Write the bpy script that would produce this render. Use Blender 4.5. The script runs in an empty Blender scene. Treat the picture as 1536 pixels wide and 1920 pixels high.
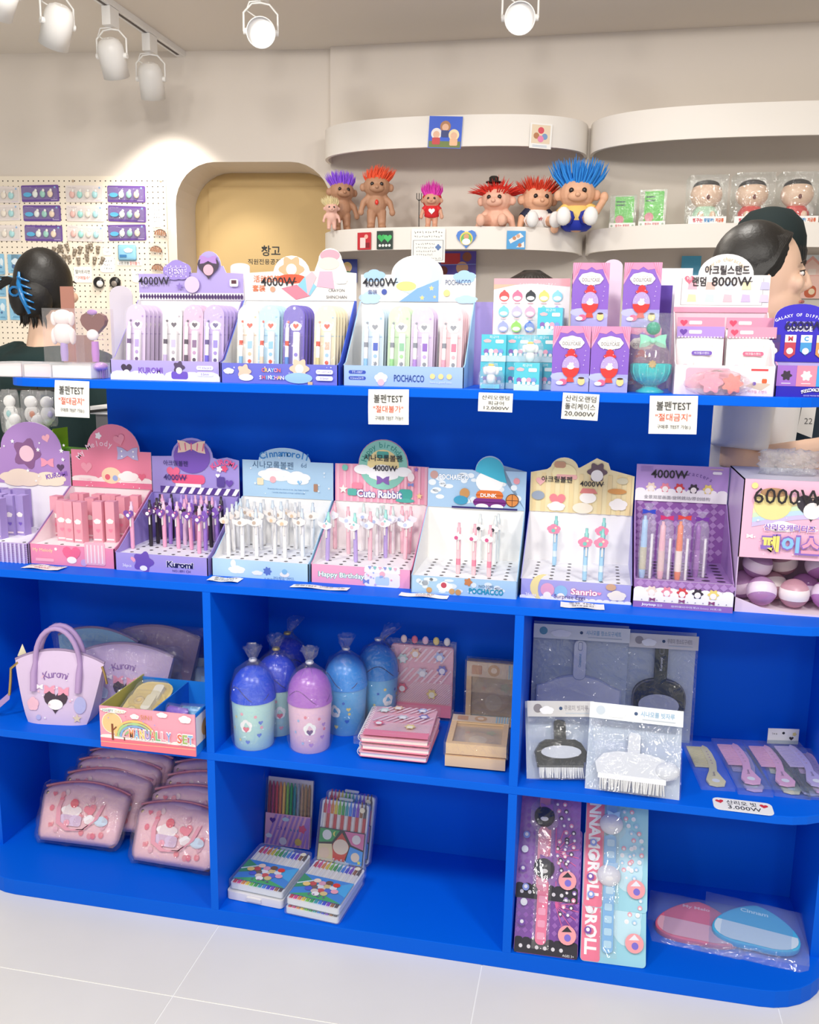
import bpy, bmesh, math, random
from mathutils import Vector, Matrix
random.seed(7)
SC = bpy.context.scene
COL = SC.collection
# ---------------------------------------------------------------- camera
FPX = 1693.28
CAM_C = Vector((0.79396, -1.71803, 1.30998))
CAM_R = Vector((0.97924929, 0.202113, 0.0148713))
CAM_U = Vector((-0.05194632, 0.17939851, 0.98240407))
CAM_F = Vector((-0.19588874, 0.962791, -0.18617489))
cd = bpy.data.cameras.new('camera'); cam = bpy.data.objects.new('camera', cd); COL.objects.link(cam)
cd.lens = FPX * 36.0 / 1920.0; cd.sensor_width = 36.0; cd.clip_start = 0.02
m = Matrix.Identity(4)
for i in range(3):
    m[i][0] = CAM_R[i]; m[i][1] = CAM_U[i]; m[i][2] = -CAM_F[i]; m[i][3] = CAM_C[i]
cam.matrix_world = m
SC.camera = cam
# ---------------------------------------------------------------- world and big lights
w = bpy.data.worlds.new('world'); SC.world = w; w.use_nodes = True
bg = w.node_tree.nodes['Background']; bg.inputs[0].default_value = (1.0, 0.965, 0.92, 1); bg.inputs[1].default_value = 0.44
def area_light(name, loc, size, power, col=(1, .96, .9), aim=None, spread=180):
    l = bpy.data.lights.new(name, 'AREA'); l.shape = 'DISK'; l.size = size; l.energy = power; l.color = col
    l.spread = math.radians(spread)
    o = bpy.data.objects.new(name, l); COL.objects.link(o); o.location = loc
    if aim is not None:
        o.rotation_euler = (Vector(aim) - Vector(loc)).to_track_quat('-Z', 'Y').to_euler()
    return o
for i, (x, y) in enumerate([(-0.75, -1.3), (0.45, -1.45), (1.65, -1.3)]):
    area_light('ceiling_downlight', (x, y, 2.42), 0.30, 15.5, aim=(x * .7 + .1, 0.15, 0.55))
for i, (x, y) in enumerate([(-1.1, -3.3), (0.4, -3.4), (1.9, -3.3)]):
    area_light('ceiling_downlight', (x, y, 2.42), 0.35, 7, aim=(x * .6 + .15, 0.2, 0.55))
for i, (x, y) in enumerate([(-0.5, 0.62), (0.9, 0.62)]):
    area_light('ceiling_downlight', (x, y, 2.42), 0.22, 9, aim=(x, 0.8, 0.0))
SC.view_settings.view_transform = 'Standard'
SC.view_settings.look = 'None'
SC.view_settings.exposure = 0.18
SC.view_settings.gamma = 1.0
SC.view_settings.use_curve_mapping = False
# ---------------------------------------------------------------- helpers
def ray(px, py):
    return CAM_F + CAM_R * ((px - 768) / FPX) - CAM_U * ((py - 960) / FPX)
def PY(px, py, y):
    d = ray(px, py); return CAM_C + d * ((y - CAM_C.y) / d.y)
def PZ(px, py, z):
    d = ray(px, py); return CAM_C + d * ((z - CAM_C.z) / d.z)
def lin(h):
    h = h.lstrip('#'); o = []
    for i in (0, 2, 4):
        c = int(h[i:i + 2], 16) / 255.0
        o.append(c / 12.92 if c <= 0.04045 else ((c + 0.055) / 1.055) ** 2.4)
    return o
MATS = {}
def M(col, rough=0.5, metal=0.0, noise=0.0, scale=30.0, bump=0.0, coat=0.0, emit=0.0, spec=0.5):
    key = (col, rough, metal, noise, scale, bump, coat, emit, spec)
    if key in MATS: return MATS[key]
    mt = bpy.data.materials.new('mat_' + col.lstrip('#')); mt.use_nodes = True
    nt = mt.node_tree; b = nt.nodes['Principled BSDF']
    c = lin(col)
    b.inputs['Base Color'].default_value = (*c, 1); b.inputs['Roughness'].default_value = rough
    b.inputs['Metallic'].default_value = metal
    b.inputs['Specular IOR Level'].default_value = spec
    if coat: b.inputs['Coat Weight'].default_value = coat; b.inputs['Coat Roughness'].default_value = 0.08
    if emit:
        b.inputs['Emission Color'].default_value = (*c, 1); b.inputs['Emission Strength'].default_value = emit
    if noise or bump:
        tc = nt.nodes.new('ShaderNodeTexCoord'); nz = nt.nodes.new('ShaderNodeTexNoise')
        nz.inputs['Scale'].default_value = scale; nz.inputs['Detail'].default_value = 4
        nt.links.new(tc.outputs['Object'], nz.inputs['Vector'])
        if noise:
            mx = nt.nodes.new('ShaderNodeMix'); mx.data_type = 'RGBA'
            mx.inputs[6].default_value = (*[max(0, v * (1 - noise)) for v in c], 1)
            mx.inputs[7].default_value = (*[min(1, v * (1 + noise)) for v in c], 1)
            nt.links.new(nz.outputs['Fac'], mx.inputs[0]); nt.links.new(mx.outputs[2], b.inputs['Base Color'])
        if bump:
            bp = nt.nodes.new('ShaderNodeBump'); bp.inputs['Strength'].default_value = bump; bp.inputs['Distance'].default_value = 0.01
            nt.links.new(nz.outputs['Fac'], bp.inputs['Height']); nt.links.new(bp.outputs[0], b.inputs['Normal'])
    MATS[key] = mt
    return mt
def FILM(tint='#ffffff', gloss=0.12, wrinkle=0.6, scale=45.0, haze=0.0, hazecol='#ffffff', rough=0.05):
    key = ('film', tint, gloss, wrinkle, scale, haze, hazecol, rough)
    if key in MATS: return MATS[key]
    mt = bpy.data.materials.new('clear_film'); mt.use_nodes = True; nt = mt.node_tree
    for n in list(nt.nodes):
        if n.type != 'OUTPUT_MATERIAL': nt.nodes.remove(n)
    out = nt.nodes['Material Output']
    tr = nt.nodes.new('ShaderNodeBsdfTransparent'); tr.inputs[0].default_value = (*lin(tint), 1)
    gl = nt.nodes.new('ShaderNodeBsdfGlossy'); gl.inputs['Roughness'].default_value = rough
    mx = nt.nodes.new('ShaderNodeMixShader')
    mx.inputs[0].default_value = gloss
    if wrinkle:
        tc = nt.nodes.new('ShaderNodeTexCoord'); nz = nt.nodes.new('ShaderNodeTexNoise')
        nz.inputs['Scale'].default_value = scale; nz.inputs['Detail'].default_value = 3; nz.inputs['Distortion'].default_value = 1.2
        nt.links.new(tc.outputs['Object'], nz.inputs['Vector'])
        bp = nt.nodes.new('ShaderNodeBump'); bp.inputs['Strength'].default_value = wrinkle; bp.inputs['Distance'].default_value = 0.02
        nt.links.new(nz.outputs['Fac'], bp.inputs['Height'])
        nt.links.new(bp.outputs[0], gl.inputs['Normal'])
    nt.links.new(tr.outputs[0], mx.inputs[1]); nt.links.new(gl.outputs[0], mx.inputs[2])
    last = mx
    if haze:
        df = nt.nodes.new('ShaderNodeBsdfDiffuse'); df.inputs[0].default_value = (*lin(hazecol), 1)
        m2 = nt.nodes.new('ShaderNodeMixShader'); m2.inputs[0].default_value = haze
        nt.links.new(mx.outputs[0], m2.inputs[1]); nt.links.new(df.outputs[0], m2.inputs[2]); last = m2
    nt.links.new(last.outputs[0], out.inputs[0])
    MATS[key] = mt
    return mt
def tag(o, label, cat, group=None, kind=None):
    if label: o['label'] = label
    if cat: o['category'] = cat
    if group: o['group'] = group
    if kind: o['kind'] = kind
    return o
def thing(name, label, cat, loc=(0, 0, 0), rz=0.0, group=None, rx=0.0, ry=0.0):
    o = bpy.data.objects.new(name, None); COL.objects.link(o); o.empty_display_size = 0.02
    o.location = loc; o.rotation_euler = (rx, ry, rz)
    return tag(o, label, cat, group)
def copy_tree(o, parent=None):
    c = o.copy(); COL.objects.link(c)
    if parent is not None: c.parent = parent
    for ch in o.children: copy_tree(ch, c)
    return c
def place(o, loc, rz=None, label=None, group=None, rx=None, ry=None):
    o.location = loc
    e = o.rotation_euler.copy()
    if rz is not None: e.z = rz
    if rx is not None: e.x = rx
    if ry is not None: e.y = ry
    o.rotation_euler = e
    if label: o['label'] = label
    if group: o['group'] = group
    return o
class G:
    """collects geometry for one mesh; faces carry a material"""
    def __init__(s): s.v = []; s.f = []; s.m = []; s.mats = []; s.sm = []
    def mi(s, mat):
        if mat not in s.mats: s.mats.append(mat)
        return s.mats.index(mat)
    def add(s, vs, fs, mat, smooth=False):
        b = len(s.v); s.v += [tuple(v) for v in vs]; k = s.mi(mat)
        for f in fs: s.f.append([b + i for i in f]); s.m.append(k); s.sm.append(smooth)
        return s
    def box(s, x0, x1, y0, y1, z0, z1, mat):
        return s.add([(x0, y0, z0), (x1, y0, z0), (x1, y1, z0), (x0, y1, z0), (x0, y0, z1), (x1, y0, z1), (x1, y1, z1), (x0, y1, z1)],
                     [(3, 2, 1, 0), (4, 5, 6, 7), (0, 1, 5, 4), (1, 2, 6, 5), (2, 3, 7, 6), (3, 0, 4, 7)], mat)
    def prism(s, pts, O, U, V, depth, mat, side=None, smooth=False):
        """outline pts (u,v) on plane O+uU+vV; front face there, body extends depth against the normal UxV"""
        O = Vector(O); U = Vector(U); V = Vector(V); N = U.cross(V).normalized()
        a = [O + U * p[0] + V * p[1] for p in pts]; b = [q - N * depth for q in a]; n = len(pts)
        s.add(a, [tuple(range(n))], mat); s.add(b, [tuple(reversed(range(n)))], mat)
        s.add(a + b, [(i, i + n, (i + 1) % n + n, (i + 1) % n) for i in range(n)], side or mat, smooth)
        return s
    def tube(s, pts, r, mat, seg=8, cap=True, closed=False):
        P = [Vector(p) for p in pts]; n = len(P); rr = r if isinstance(r, (list, tuple)) else [r] * n
        vs = []; up = None
        for i in range(n):
            t = (P[(i + 1) % n] - P[i - 1]) if closed else (P[min(i + 1, n - 1)] - P[max(i - 1, 0)])
            t.normalize()
            if up is None: up = Vector((0, 0, 1)) if abs(t.z) < .9 else Vector((1, 0, 0))
            a = t.cross(up); a.normalize(); b = a.cross(t); up = b
            for k in range(seg):
                an = 2 * math.pi * k / seg
                vs.append(P[i] + (a * math.cos(an) + b * math.sin(an)) * rr[i])
        fs = []
        for i in range(n if closed else n - 1):
            j = (i + 1) % n
            for k in range(seg):
                fs.append((i * seg + k, i * seg + (k + 1) % seg, j * seg + (k + 1) % seg, j * seg + k))
        s.add(vs, fs, mat, True)
        if cap and not closed:
            s.add(vs[:seg], [tuple(reversed(range(seg)))], mat); s.add(vs[-seg:], [tuple(range(seg))], mat)
        return s
    def lathe(s, prof, mat, c=(0, 0, 0), seg=20, axis=None, smooth=True, sx=1.0, sy=1.0):
        """prof: list of (r, h) turned about the z axis (or axis vector) through c"""
        c = Vector(c); vs = []
        q = Vector((0, 0, 1)).rotation_difference(Vector(axis)) if axis is not None else None
        for (r, h) in prof:
            for k in range(seg):
                an = 2 * math.pi * k / seg; p = Vector((r * sx * math.cos(an), r * sy * math.sin(an), h))
                if q: p = q @ p
                vs.append(c + p)
        fs = []
        for i in range(len(prof) - 1):
            for k in range(seg):
                fs.append((i * seg + k, i * seg + (k + 1) % seg, (i + 1) * seg + (k + 1) % seg, (i + 1) * seg + k))
        s.add(vs, fs, mat, smooth)
        if prof[0][0] > 1e-6: s.add(vs[:seg], [tuple(reversed(range(seg)))], mat)
        if prof[-1][0] > 1e-6: s.add(vs[-seg:], [tuple(range(seg))], mat)
        return s
    def ball(s, c, rx, ry, rz, mat, seg=16, rings=10, rot=None):
        vs = []; c = Vector(c)
        for i in range(rings + 1):
            t = math.pi * i / rings
            for k in range(seg):
                a = 2 * math.pi * k / seg
                p = Vector((rx * math.sin(t) * math.cos(a), ry * math.sin(t) * math.sin(a), -rz * math.cos(t)))
                if rot: p = rot @ p
                vs.append(c + p)
        fs = [(i * seg + k, i * seg + (k + 1) % seg, (i + 1) * seg + (k + 1) % seg, (i + 1) * seg + k) for i in range(rings) for k in range(seg)]
        return s.add(vs, fs, mat, True)
    def build(s, name, parent=None, bevel=0.0, subsurf=0, smooth=None):
        me = bpy.data.meshes.new(name); me.from_pydata(s.v, [], s.f)
        for mt in s.mats: me.materials.append(mt)
        me.polygons.foreach_set('material_index', s.m)
        me.polygons.foreach_set('use_smooth', s.sm if smooth is None else [smooth] * len(s.f))
        me.update()
        if bevel or subsurf:
            bm = bmesh.new(); bm.from_mesh(me); bmesh.ops.remove_doubles(bm, verts=bm.verts, dist=1e-6)
            bmesh.ops.recalc_face_normals(bm, faces=bm.faces); bm.to_mesh(me); bm.free()
        o = bpy.data.objects.new(name, me); COL.objects.link(o)
        if parent is not None: o.parent = parent
        if bevel:
            md = o.modifiers.new('bevel', 'BEVEL'); md.width = bevel; md.segments = 2; md.limit_method = 'ANGLE'
        if subsurf:
            md = o.modifiers.new('sub', 'SUBSURF'); md.levels = subsurf; md.render_levels = subsurf
        return o
# ---- 2D outlines
def circ(x, y, r, n=20, ry=None, a0=0.0):
    ry = r if ry is None else ry
    return [(x + r * math.cos(a0 + 2 * math.pi * i / n), y + ry * math.sin(a0 + 2 * math.pi * i / n)) for i in range(n)]
def rect(x0, y0, x1, y1): return [(x0, y0), (x1, y0), (x1, y1), (x0, y1)]
def rrect(x0, y0, x1, y1, r, n=4):
    o = []
    for cx, cy, a in ((x1 - r, y0 + r, -90), (x1 - r, y1 - r, 0), (x0 + r, y1 - r, 90), (x0 + r, y0 + r, 180)):
        for i in range(n + 1):
            t = math.radians(a + 90.0 * i / n); o.append((cx + r * math.cos(t), cy + r * math.sin(t)))
    return o
def heart(x, y, s, rot=0.0):
    o = []
    for i in range(20):
        t = 2 * math.pi * i / 20
        px = 16 * math.sin(t) ** 3; py = 13 * math.cos(t) - 5 * math.cos(2 * t) - 2 * math.cos(3 * t) - math.cos(4 * t)
        px *= -s / 32; py *= s / 32
        o.append((x + px * math.cos(rot) - py * math.sin(rot), y + px * math.sin(rot) + py * math.cos(rot)))
    return o
def star(x, y, r, n=5, k=0.45, a0=math.pi / 2):
    return [(x + (r if i % 2 == 0 else r * k) * math.cos(a0 + math.pi * i / n), y + (r if i % 2 == 0 else r * k) * math.sin(a0 + math.pi * i / n)) for i in range(2 * n)]
def flower(x, y, r, n=5):
    o = []
    for i in range(n * 6):
        a = 2 * math.pi * i / (n * 6); q = r * (0.84 + 0.16 * math.cos(n * a)); o.append((x + q * math.cos(a), y + q * math.sin(a)))
    return o
def cloud(x, y, w, h):
    o = []
    for i in range(30):
        a = 2 * math.pi * i / 30; b = abs(math.sin(2.5 * a + .6)) ** .6
        r = .40 + .10 * b; sy = 1.0 if math.sin(a) > 0 else .8
        o.append((x + w * r * math.cos(a), y + h * r * math.sin(a) * sy))
    return o
def bow(x, y, w, h):
    return [(x, y + h * .16), (x + w * .25, y + h * .42), (x + w * .5, y + h * .5), (x + w * .46, y), (x + w * .5, y - h * .5), (x + w * .25, y - h * .42), (x, y - h * .16),
            (x - w * .25, y - h * .42), (x - w * .5, y - h * .5), (x - w * .46, y), (x - w * .5, y + h * .5), (x - w * .25, y + h * .42)]
def moon(x, y, r, k=.55, rot=0.0):
    o = []
    for i in range(13):
        a = math.radians(60 + 240 * i / 12); o.append((r * math.cos(a), r * math.sin(a)))
    for i in range(13):
        a = math.radians(300 - 240 * i / 12); ex = o[0][0]
        o.append((r * math.cos(a) * k + ex * (1 - k) , r * math.sin(a) * .98))
    return [(x + p[0] * math.cos(rot) - p[1] * math.sin(rot), y + p[0] * math.sin(rot) + p[1] * math.cos(rot)) for p in o]
def scallop(x0, x1, y, r, n, base):
    """wavy upper edge from x0 to x1, filled down to base"""
    o = [(x0, base), (x1, base)]
    wd = (x1 - x0) / n
    for k in range(n):
        cx = x1 - wd * (k + .5)
        for i in range(6):
            a = math.pi * i / 5; o.append((cx + wd / 2 * math.cos(a), y + r * math.sin(a)))
    return o
TXT = {}
TSC = bpy.data.scenes.new('lettering_scratch')
TCU = bpy.data.curves.new('lettering_scratch', 'FONT'); TCU.size = 1.0; TCU.resolution_u = 2; TCU.align_x = 'LEFT'; TCU.fill_mode = 'FRONT'
TOB = bpy.data.objects.new('lettering_scratch', TCU); TSC.collection.objects.link(TOB)
def text_tris(s, fat=0.0):
    key = (s, fat)
    if key in TXT: return TXT[key]
    cu = TCU; cu.body = s; cu.offset = fat
    vl = TSC.view_layers[0]; vl.update(); ev = TOB.evaluated_get(vl.depsgraph); me = ev.to_mesh()
    vs = [(v.co.x, v.co.y) for v in me.vertices]; fs = [tuple(p.vertices) for p in me.polygons]
    ev.to_mesh_clear()
    if not vs: vs = [(0, 0), (1, 0), (1, 1)]; fs = []
    x0 = min(v[0] for v in vs); x1 = max(v[0] for v in vs); y0 = min(v[1] for v in vs); y1 = max(v[1] for v in vs)
    TXT[key] = (vs, fs, x0, x1, y0, y1)
    return TXT[key]
class Print:
    """flat ink on a face: shapes in (u,v) metres on plane O,U,V"""
    def __init__(s, O, U=(1, 0, 0), V=(0, 0, 1), lift=0.0005, rough=0.45):
        s.O = Vector(O); s.U = Vector(U).normalized(); s.V = Vector(V).normalized(); s.N = s.U.cross(s.V); s.g = G(); s.l = lift; s.step = 0.00012; s.rough = rough
    def P(s, p): return s.O + s.U * p[0] + s.V * p[1] + s.N * s.l
    def poly(s, pts, col):
        s.g.add([s.P(p) for p in pts], [tuple(range(len(pts)))], M(col, s.rough)); s.l += s.step; return s
    def many(s, polys, col):
        for pts in polys: s.g.add([s.P(p) for p in pts], [tuple(range(len(pts)))], M(col, s.rough))
        s.l += s.step; return s
    def line(s, a, b, w, col):
        a = Vector((a[0], a[1])); b = Vector((b[0], b[1])); d = (b - a).normalized(); n = Vector((-d.y, d.x)) * w / 2
        return s.poly([a + n, a - n, b - n, b + n][::-1], col)
    def ring(s, pts, w, col):
        """outline stroke"""
        n = len(pts); cx = sum(p[0] for p in pts) / n; cy = sum(p[1] for p in pts) / n
        q = []
        for p in pts:
            d = Vector((p[0] - cx, p[1] - cy)); L = max(d.length, 1e-6); q.append((cx + d.x * (L - w) / L, cy + d.y * (L - w) / L))
        a = [s.P(p) for p in pts]; b = [s.P(p) for p in q]
        s.g.add(a + b, [(i, (i + 1) % n, (i + 1) % n + n, i + n) for i in range(n)], M(col, s.rough)); s.l += s.step
        return s
    def text(s, t, x, y, h=None, w=None, col='#222222', fat=0.0, rot=0.0, outline=None, owid=0.03):
        vs, fs, x0, x1, y0, y1 = text_tris(t, fat)
        if w is None: k = h / max(y1 - y0, 1e-4); kx = k
        elif h is None: kx = w / max(x1 - x0, 1e-4); k = kx
        else: k = h / max(y1 - y0, 1e-4); kx = w / max(x1 - x0, 1e-4)
        if outline: s.text(t, x, y, h and h * (1 + 2 * owid), w and w * (1 + owid), outline, fat + (0.03 if ord(t[0]) > 0x1100 else 0.05), rot)
        mx = (x0 + x1) / 2; my = (y0 + y1) / 2; ca, sa = math.cos(rot), math.sin(rot); q = []
        for v in vs:
            a = (v[0] - mx) * kx; b = (v[1] - my) * k; q.append(s.P((x + a * ca - b * sa, y + a * sa + b * ca)))
        s.g.add(q, fs, M(col, s.rough)); s.l += s.step
        return s
    def scribble(s, x, y, w, h, col, n=None):
        """a line of writing too small to read: short pen strokes"""
        r = random.Random(int(abs(x * 9e4) + abs(y * 7e4) + w * 1e4)); n = n or max(3, int(w / h * 1.1)); k = w / n; q = []
        for i in range(n):
            cx = x - w / 2 + k * (i + .5)
            for j in range(3):
                a = r.uniform(0, math.pi); L = h * r.uniform(.25, .5); c, t_ = math.cos(a), math.sin(a); ox, oy = r.uniform(-.2, .2) * k, r.uniform(-.28, .28) * h; wd = h * .055
                q.append([(cx + ox - c * L * .5 * k / h - t_ * wd, y + oy - t_ * L * .5 + c * wd), (cx + ox - c * L * .5 * k / h + t_ * wd, y + oy - t_ * L * .5 - c * wd), (cx + ox + c * L * .5 * k / h + t_ * wd, y + oy + t_ * L * .5 - c * wd), (cx + ox + c * L * .5 * k / h - t_ * wd, y + oy + t_ * L * .5 + c * wd)])
        return s.many(q, col)
    def arc_text(s, t, cx, cy, r, a0, a1, h, col, fat=0.0):
        n = len(t)
        for i, ch in enumerate(t):
            if ch == ' ': continue
            a = math.radians(a0 + (a1 - a0) * (i + .5) / n)
            vs, fs, x0, x1, y0, y1 = text_tris(ch, fat)
            k = h / 0.72; mx = (x0 + x1) / 2; ro = a - math.pi / 2; ca, sa = math.cos(ro), math.sin(ro); q = []
            for v in vs:
                p = (v[0] - mx) * k; b = (v[1] - .36) * k; q.append(s.P((cx + r * math.cos(a) + p * ca - b * sa, cy + r * math.sin(a) + p * sa + b * ca)))
            s.g.add(q, fs, M(col, s.rough))
        s.l += s.step
        return s
    def build(s, parent, name='print'):
        return s.g.build(name, parent)
BLUE = M('#0062e2', 0.5, noise=0.03, scale=3.0, spec=0.12)
WHITE = M('#f2f0ee', 0.45)
CREAM = M('#e9e1d6', 0.8, noise=0.03, scale=2.0)
BLACK = M('#141416', 0.45)
STEEL = M('#c9c9cc', 0.25, metal=1.0)
CLEAR = FILM(gloss=0.06, wrinkle=0.5)
BAGFILM = FILM(gloss=0.10, wrinkle=1.0, scale=38.0, rough=0.08)
# ================================================================ room
def struct(o): o['kind'] = 'structure'; return o
# floor: base with separate tiles
g = G(); g.box(-3.2, 3.2, -3.2, 3.0, -0.06, -0.0012, M('#fbfbf8', 0.6)); floor = struct(g.build('floor'))
tile_mat = M('#e9e7e2', 0.32, noise=0.05, scale=5.0)
tg = G(); tg.box(-0.2985, 0.2985, -0.2985, 0.2985, -0.012, 0.0, tile_mat); t0 = None
for j in range(-2, 4):
    for i in range(-4, 5):
        if t0 is None: t = t0 = tg.build('tile', floor)
        else: t = t0.copy(); COL.objects.link(t); t.parent = floor
        t.location = (0.0174 + 0.3 + 0.6 * i, -0.2311 + 0.3 - 0.6 * (j - 1), 0)
        t.rotation_euler.z = (0, math.pi / 2, math.pi, -math.pi / 2)[(i * 3 + j) % 4]
# ceiling
g = G(); g.box(-3.2, 3.2, -0.2, 2.5, 2.452, 2.55, M('#e0d8ce', 0.85)); struct(g.build('ceiling'))
# back wall behind the curved shelves
wallmat = M('#ded5cb', 0.85, noise=0.02, scale=2.0)
g = G(); g.box(-0.312, 3.2, 2.0, 2.12, 0, 2.452, wallmat); struct(g.build('wall_back'))
# angled wall with the store room niche
WL_A = math.atan(0.11)
def WL(u, v, d=0.0):   # u metres left->right from the step, v height, d out of the wall
    return Vector((-0.312 + u * math.cos(WL_A) + d * math.sin(WL_A), 2.03 + u * math.sin(WL_A) - d * math.cos(WL_A), v))
UW = Vector((math.cos(WL_A), math.sin(WL_A), 0)); NW = Vector((math.sin(WL_A), -math.cos(WL_A), 0))
nx0, nx1, nzt, nr = -0.665, -0.005, 2.025, 0.17
out = [(-3.0, 0), (nx0, 0)]
for i in range(9):
    a = math.radians(180 - 90 * i / 8); out.append((nx0 + nr + nr * math.cos(a), nzt - nr + nr * math.sin(a)))
for i in range(9):
    a = math.radians(90 - 90 * i / 8); out.append((nx1 - nr + nr * math.cos(a), nzt - nr + nr * math.sin(a)))
out += [(nx1, 0), (0.06, 0), (0.06, 2.452), (-3.0, 2.452)]
g = G(); g.prism(out, WL(0, 0), UW, (0, 0, 1), 0.25, wallmat); wl = struct(g.build('wall_left'))
# yellow door at the back of the niche
dr = bpy.data.objects.new('door_1', None); COL.objects.link(dr); struct(dr)
YEL = M('#d2b47c', 0.6, noise=0.02, scale=3)
g = G(); g.prism(rect(-1.0, 0, 0.3, 2.4), WL(0, 0, -0.252), UW, (0, 0, 1), 0.04, YEL); g.build('door_frame', dr)
g = G(); g.prism(rect(-0.60, 0.02, 0.12, 1.965), WL(0, 0, -0.244), UW, (0, 0, 1), 0.006, YEL); g.build('door_leaf', dr)
p = Print(WL(0, 0, -0.244), UW, (0, 0, 1))
def door_uv(px, py):
    o = WL(0, 0, -.244); r = ray(px, py); q = CAM_C + r * ((o - CAM_C).dot(NW) / r.dot(NW)); return (q - o).dot(UW), q.z
a_, b_ = door_uv(508, 473); p.text('창고', a_, b_ + .006, h=.046, col='#1d1d1d', fat=.02)
a_, b_ = door_uv(496, 489); p.text('직원전용공간', a_, b_ - .004, w=.15, h=.024, col='#222222', fat=.01)
p.build(dr, 'lettering')
# curved wall shelves: fascia band + board
def curved_shelf(name, label, x0, x1, bulge, z0, z1, board_z, a0=0.0, a1=math.pi):
    t = thing(name, label, 'shelf', ((x0 + x1) / 2, 2.0, z0), group='curved wall shelves')
    cx = (x1 - x0) / 2; n = 64; pts = []
    for i in range(n + 1):
        a = math.pi * i / n; q = 2.6
        ca, sa = math.cos(a), math.sin(a)
        pts.append((-cx * abs(ca) ** (2 / q) * (1 if ca >= 0 else -1), -bulge * abs(sa) ** (2 / q)))
    h = z1 - z0; th = 0.012
    inner = [(p[0] * (1 - th / cx), p[1] * (1 - th / bulge)) for p in pts]
    vs = []; fs = []
    for (o, i_) in zip(pts, inner):
        vs += [(o[0], o[1], 0), (o[0], o[1], h), (i_[0], i_[1], h), (i_[0], i_[1], 0)]
    for k in range(n):
        a = 4 * k; b = a + 4
        for e in range(4): fs.append((a + e, b + e, b + (e + 1) % 4, a + (e + 1) % 4))
    mt = M('#efe9e1', 0.6)
    g = G(); g.add(vs, fs, mt, False)
    fb = g.build('fascia', t)
    for pl in fb.data.polygons: pl.use_smooth = True
    md = fb.modifiers.new('split', 'EDGE_SPLIT'); md.split_angle = math.radians(40)
    g = G(); g.prism([(p[0] * .985, p[1] * .985) for p in pts], (0, 0, board_z - z0), (1, 0, 0), (0, 1, 0), 0.018, M('#e4dbd0', .7)); g.build('board', t)
    return t
curved_shelf('wall_shelf', 'white curved upper shelf with two photos on its rim', -0.318, 0.712, 0.27, 2.010, 2.118, 2.112)
curved_shelf('wall_shelf', 'white curved lower shelf carrying the fuzzy-haired dolls', -0.318, 0.712, 0.28, 1.647, 1.728, 1.726)
curved_shelf('wall_shelf', 'white curved upper shelf at the right above the round-faced figures', 0.722, 1.90, 0.30, 2.010, 2.118, 2.112)
curved_shelf('wall_shelf', 'white curved lower shelf carrying the round-faced figures', 0.722, 1.90, 0.30, 1.647, 1.728, 1.726)
# ================================================================ blue shelving unit
unit = thing('display_shelf', 'bright blue tiered shop display shelf with rounded corners', 'shelf', (0, 0, 0))
XL, XR, RR, DEP = -0.651, 1.329, 0.15, 0.362
def board(name, z0, z1, x0=XL, x1=XR, y0=0.0, y1=DEP, r=RR, bk=0.0):
    o = []
    for i in range(9):
        a = math.radians(180 + 90 * i / 8); o.append((x0 + r + r * math.cos(a), y0 + r + r * math.sin(a)))
    for i in range(9):
        a = math.radians(270 + 90 * i / 8); o.append((x1 - r + r * math.cos(a), y0 + r + r * math.sin(a)))
    if bk:
        for i in range(7):
            a = math.radians(90 * i / 6); o.append((x1 - bk + bk * math.cos(a), y1 - bk + bk * math.sin(a)))
        for i in range(7):
            a = math.radians(90 + 90 * i / 6); o.append((x0 + bk + bk * math.cos(a), y1 - bk + bk * math.sin(a)))
    else: o += [(x1, y1), (x0, y1)]
    g = G(); g.prism(o, (0, 0, z1), (1, 0, 0), (0, 1, 0), z1 - z0, BLUE)
    return g.build(name, unit, bevel=0.0012)
board('base_board', 0.0, 0.0387)
board('shelf_board', 0.4012, 0.4191)
board('counter_board', 0.7824, 0.80)
board('upper_board', 1.2005, 1.2185, -0.505, 1.235, 0.045, 0.415, 0.12, 0.12)
for z0, z1 in ((0.0387, 0.4012), (0.4191, 0.7824)):
    for x0 in (0.0, 0.66):
        g = G(); g.box(x0, x0 + 0.0178, 0.0, 0.344, z0, z1, BLUE); g.build('divider', unit)
    for x0, x1 in ((XL + .012, -0.622), (1.300, XR - .012)):
        g = G(); g.box(x0, x1, 0.13, 0.344, z0, z1, BLUE); g.build('side_panel', unit)
    g = G(); g.box(XL + .012, XR - .012, 0.344, 0.362, z0, z1, BLUE); g.build('back_panel', unit)
g = G(); g.box(-0.392, 1.043, 0.332, 0.35, 0.80, 1.2005, BLUE); g.build('upright_panel', unit)
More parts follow.
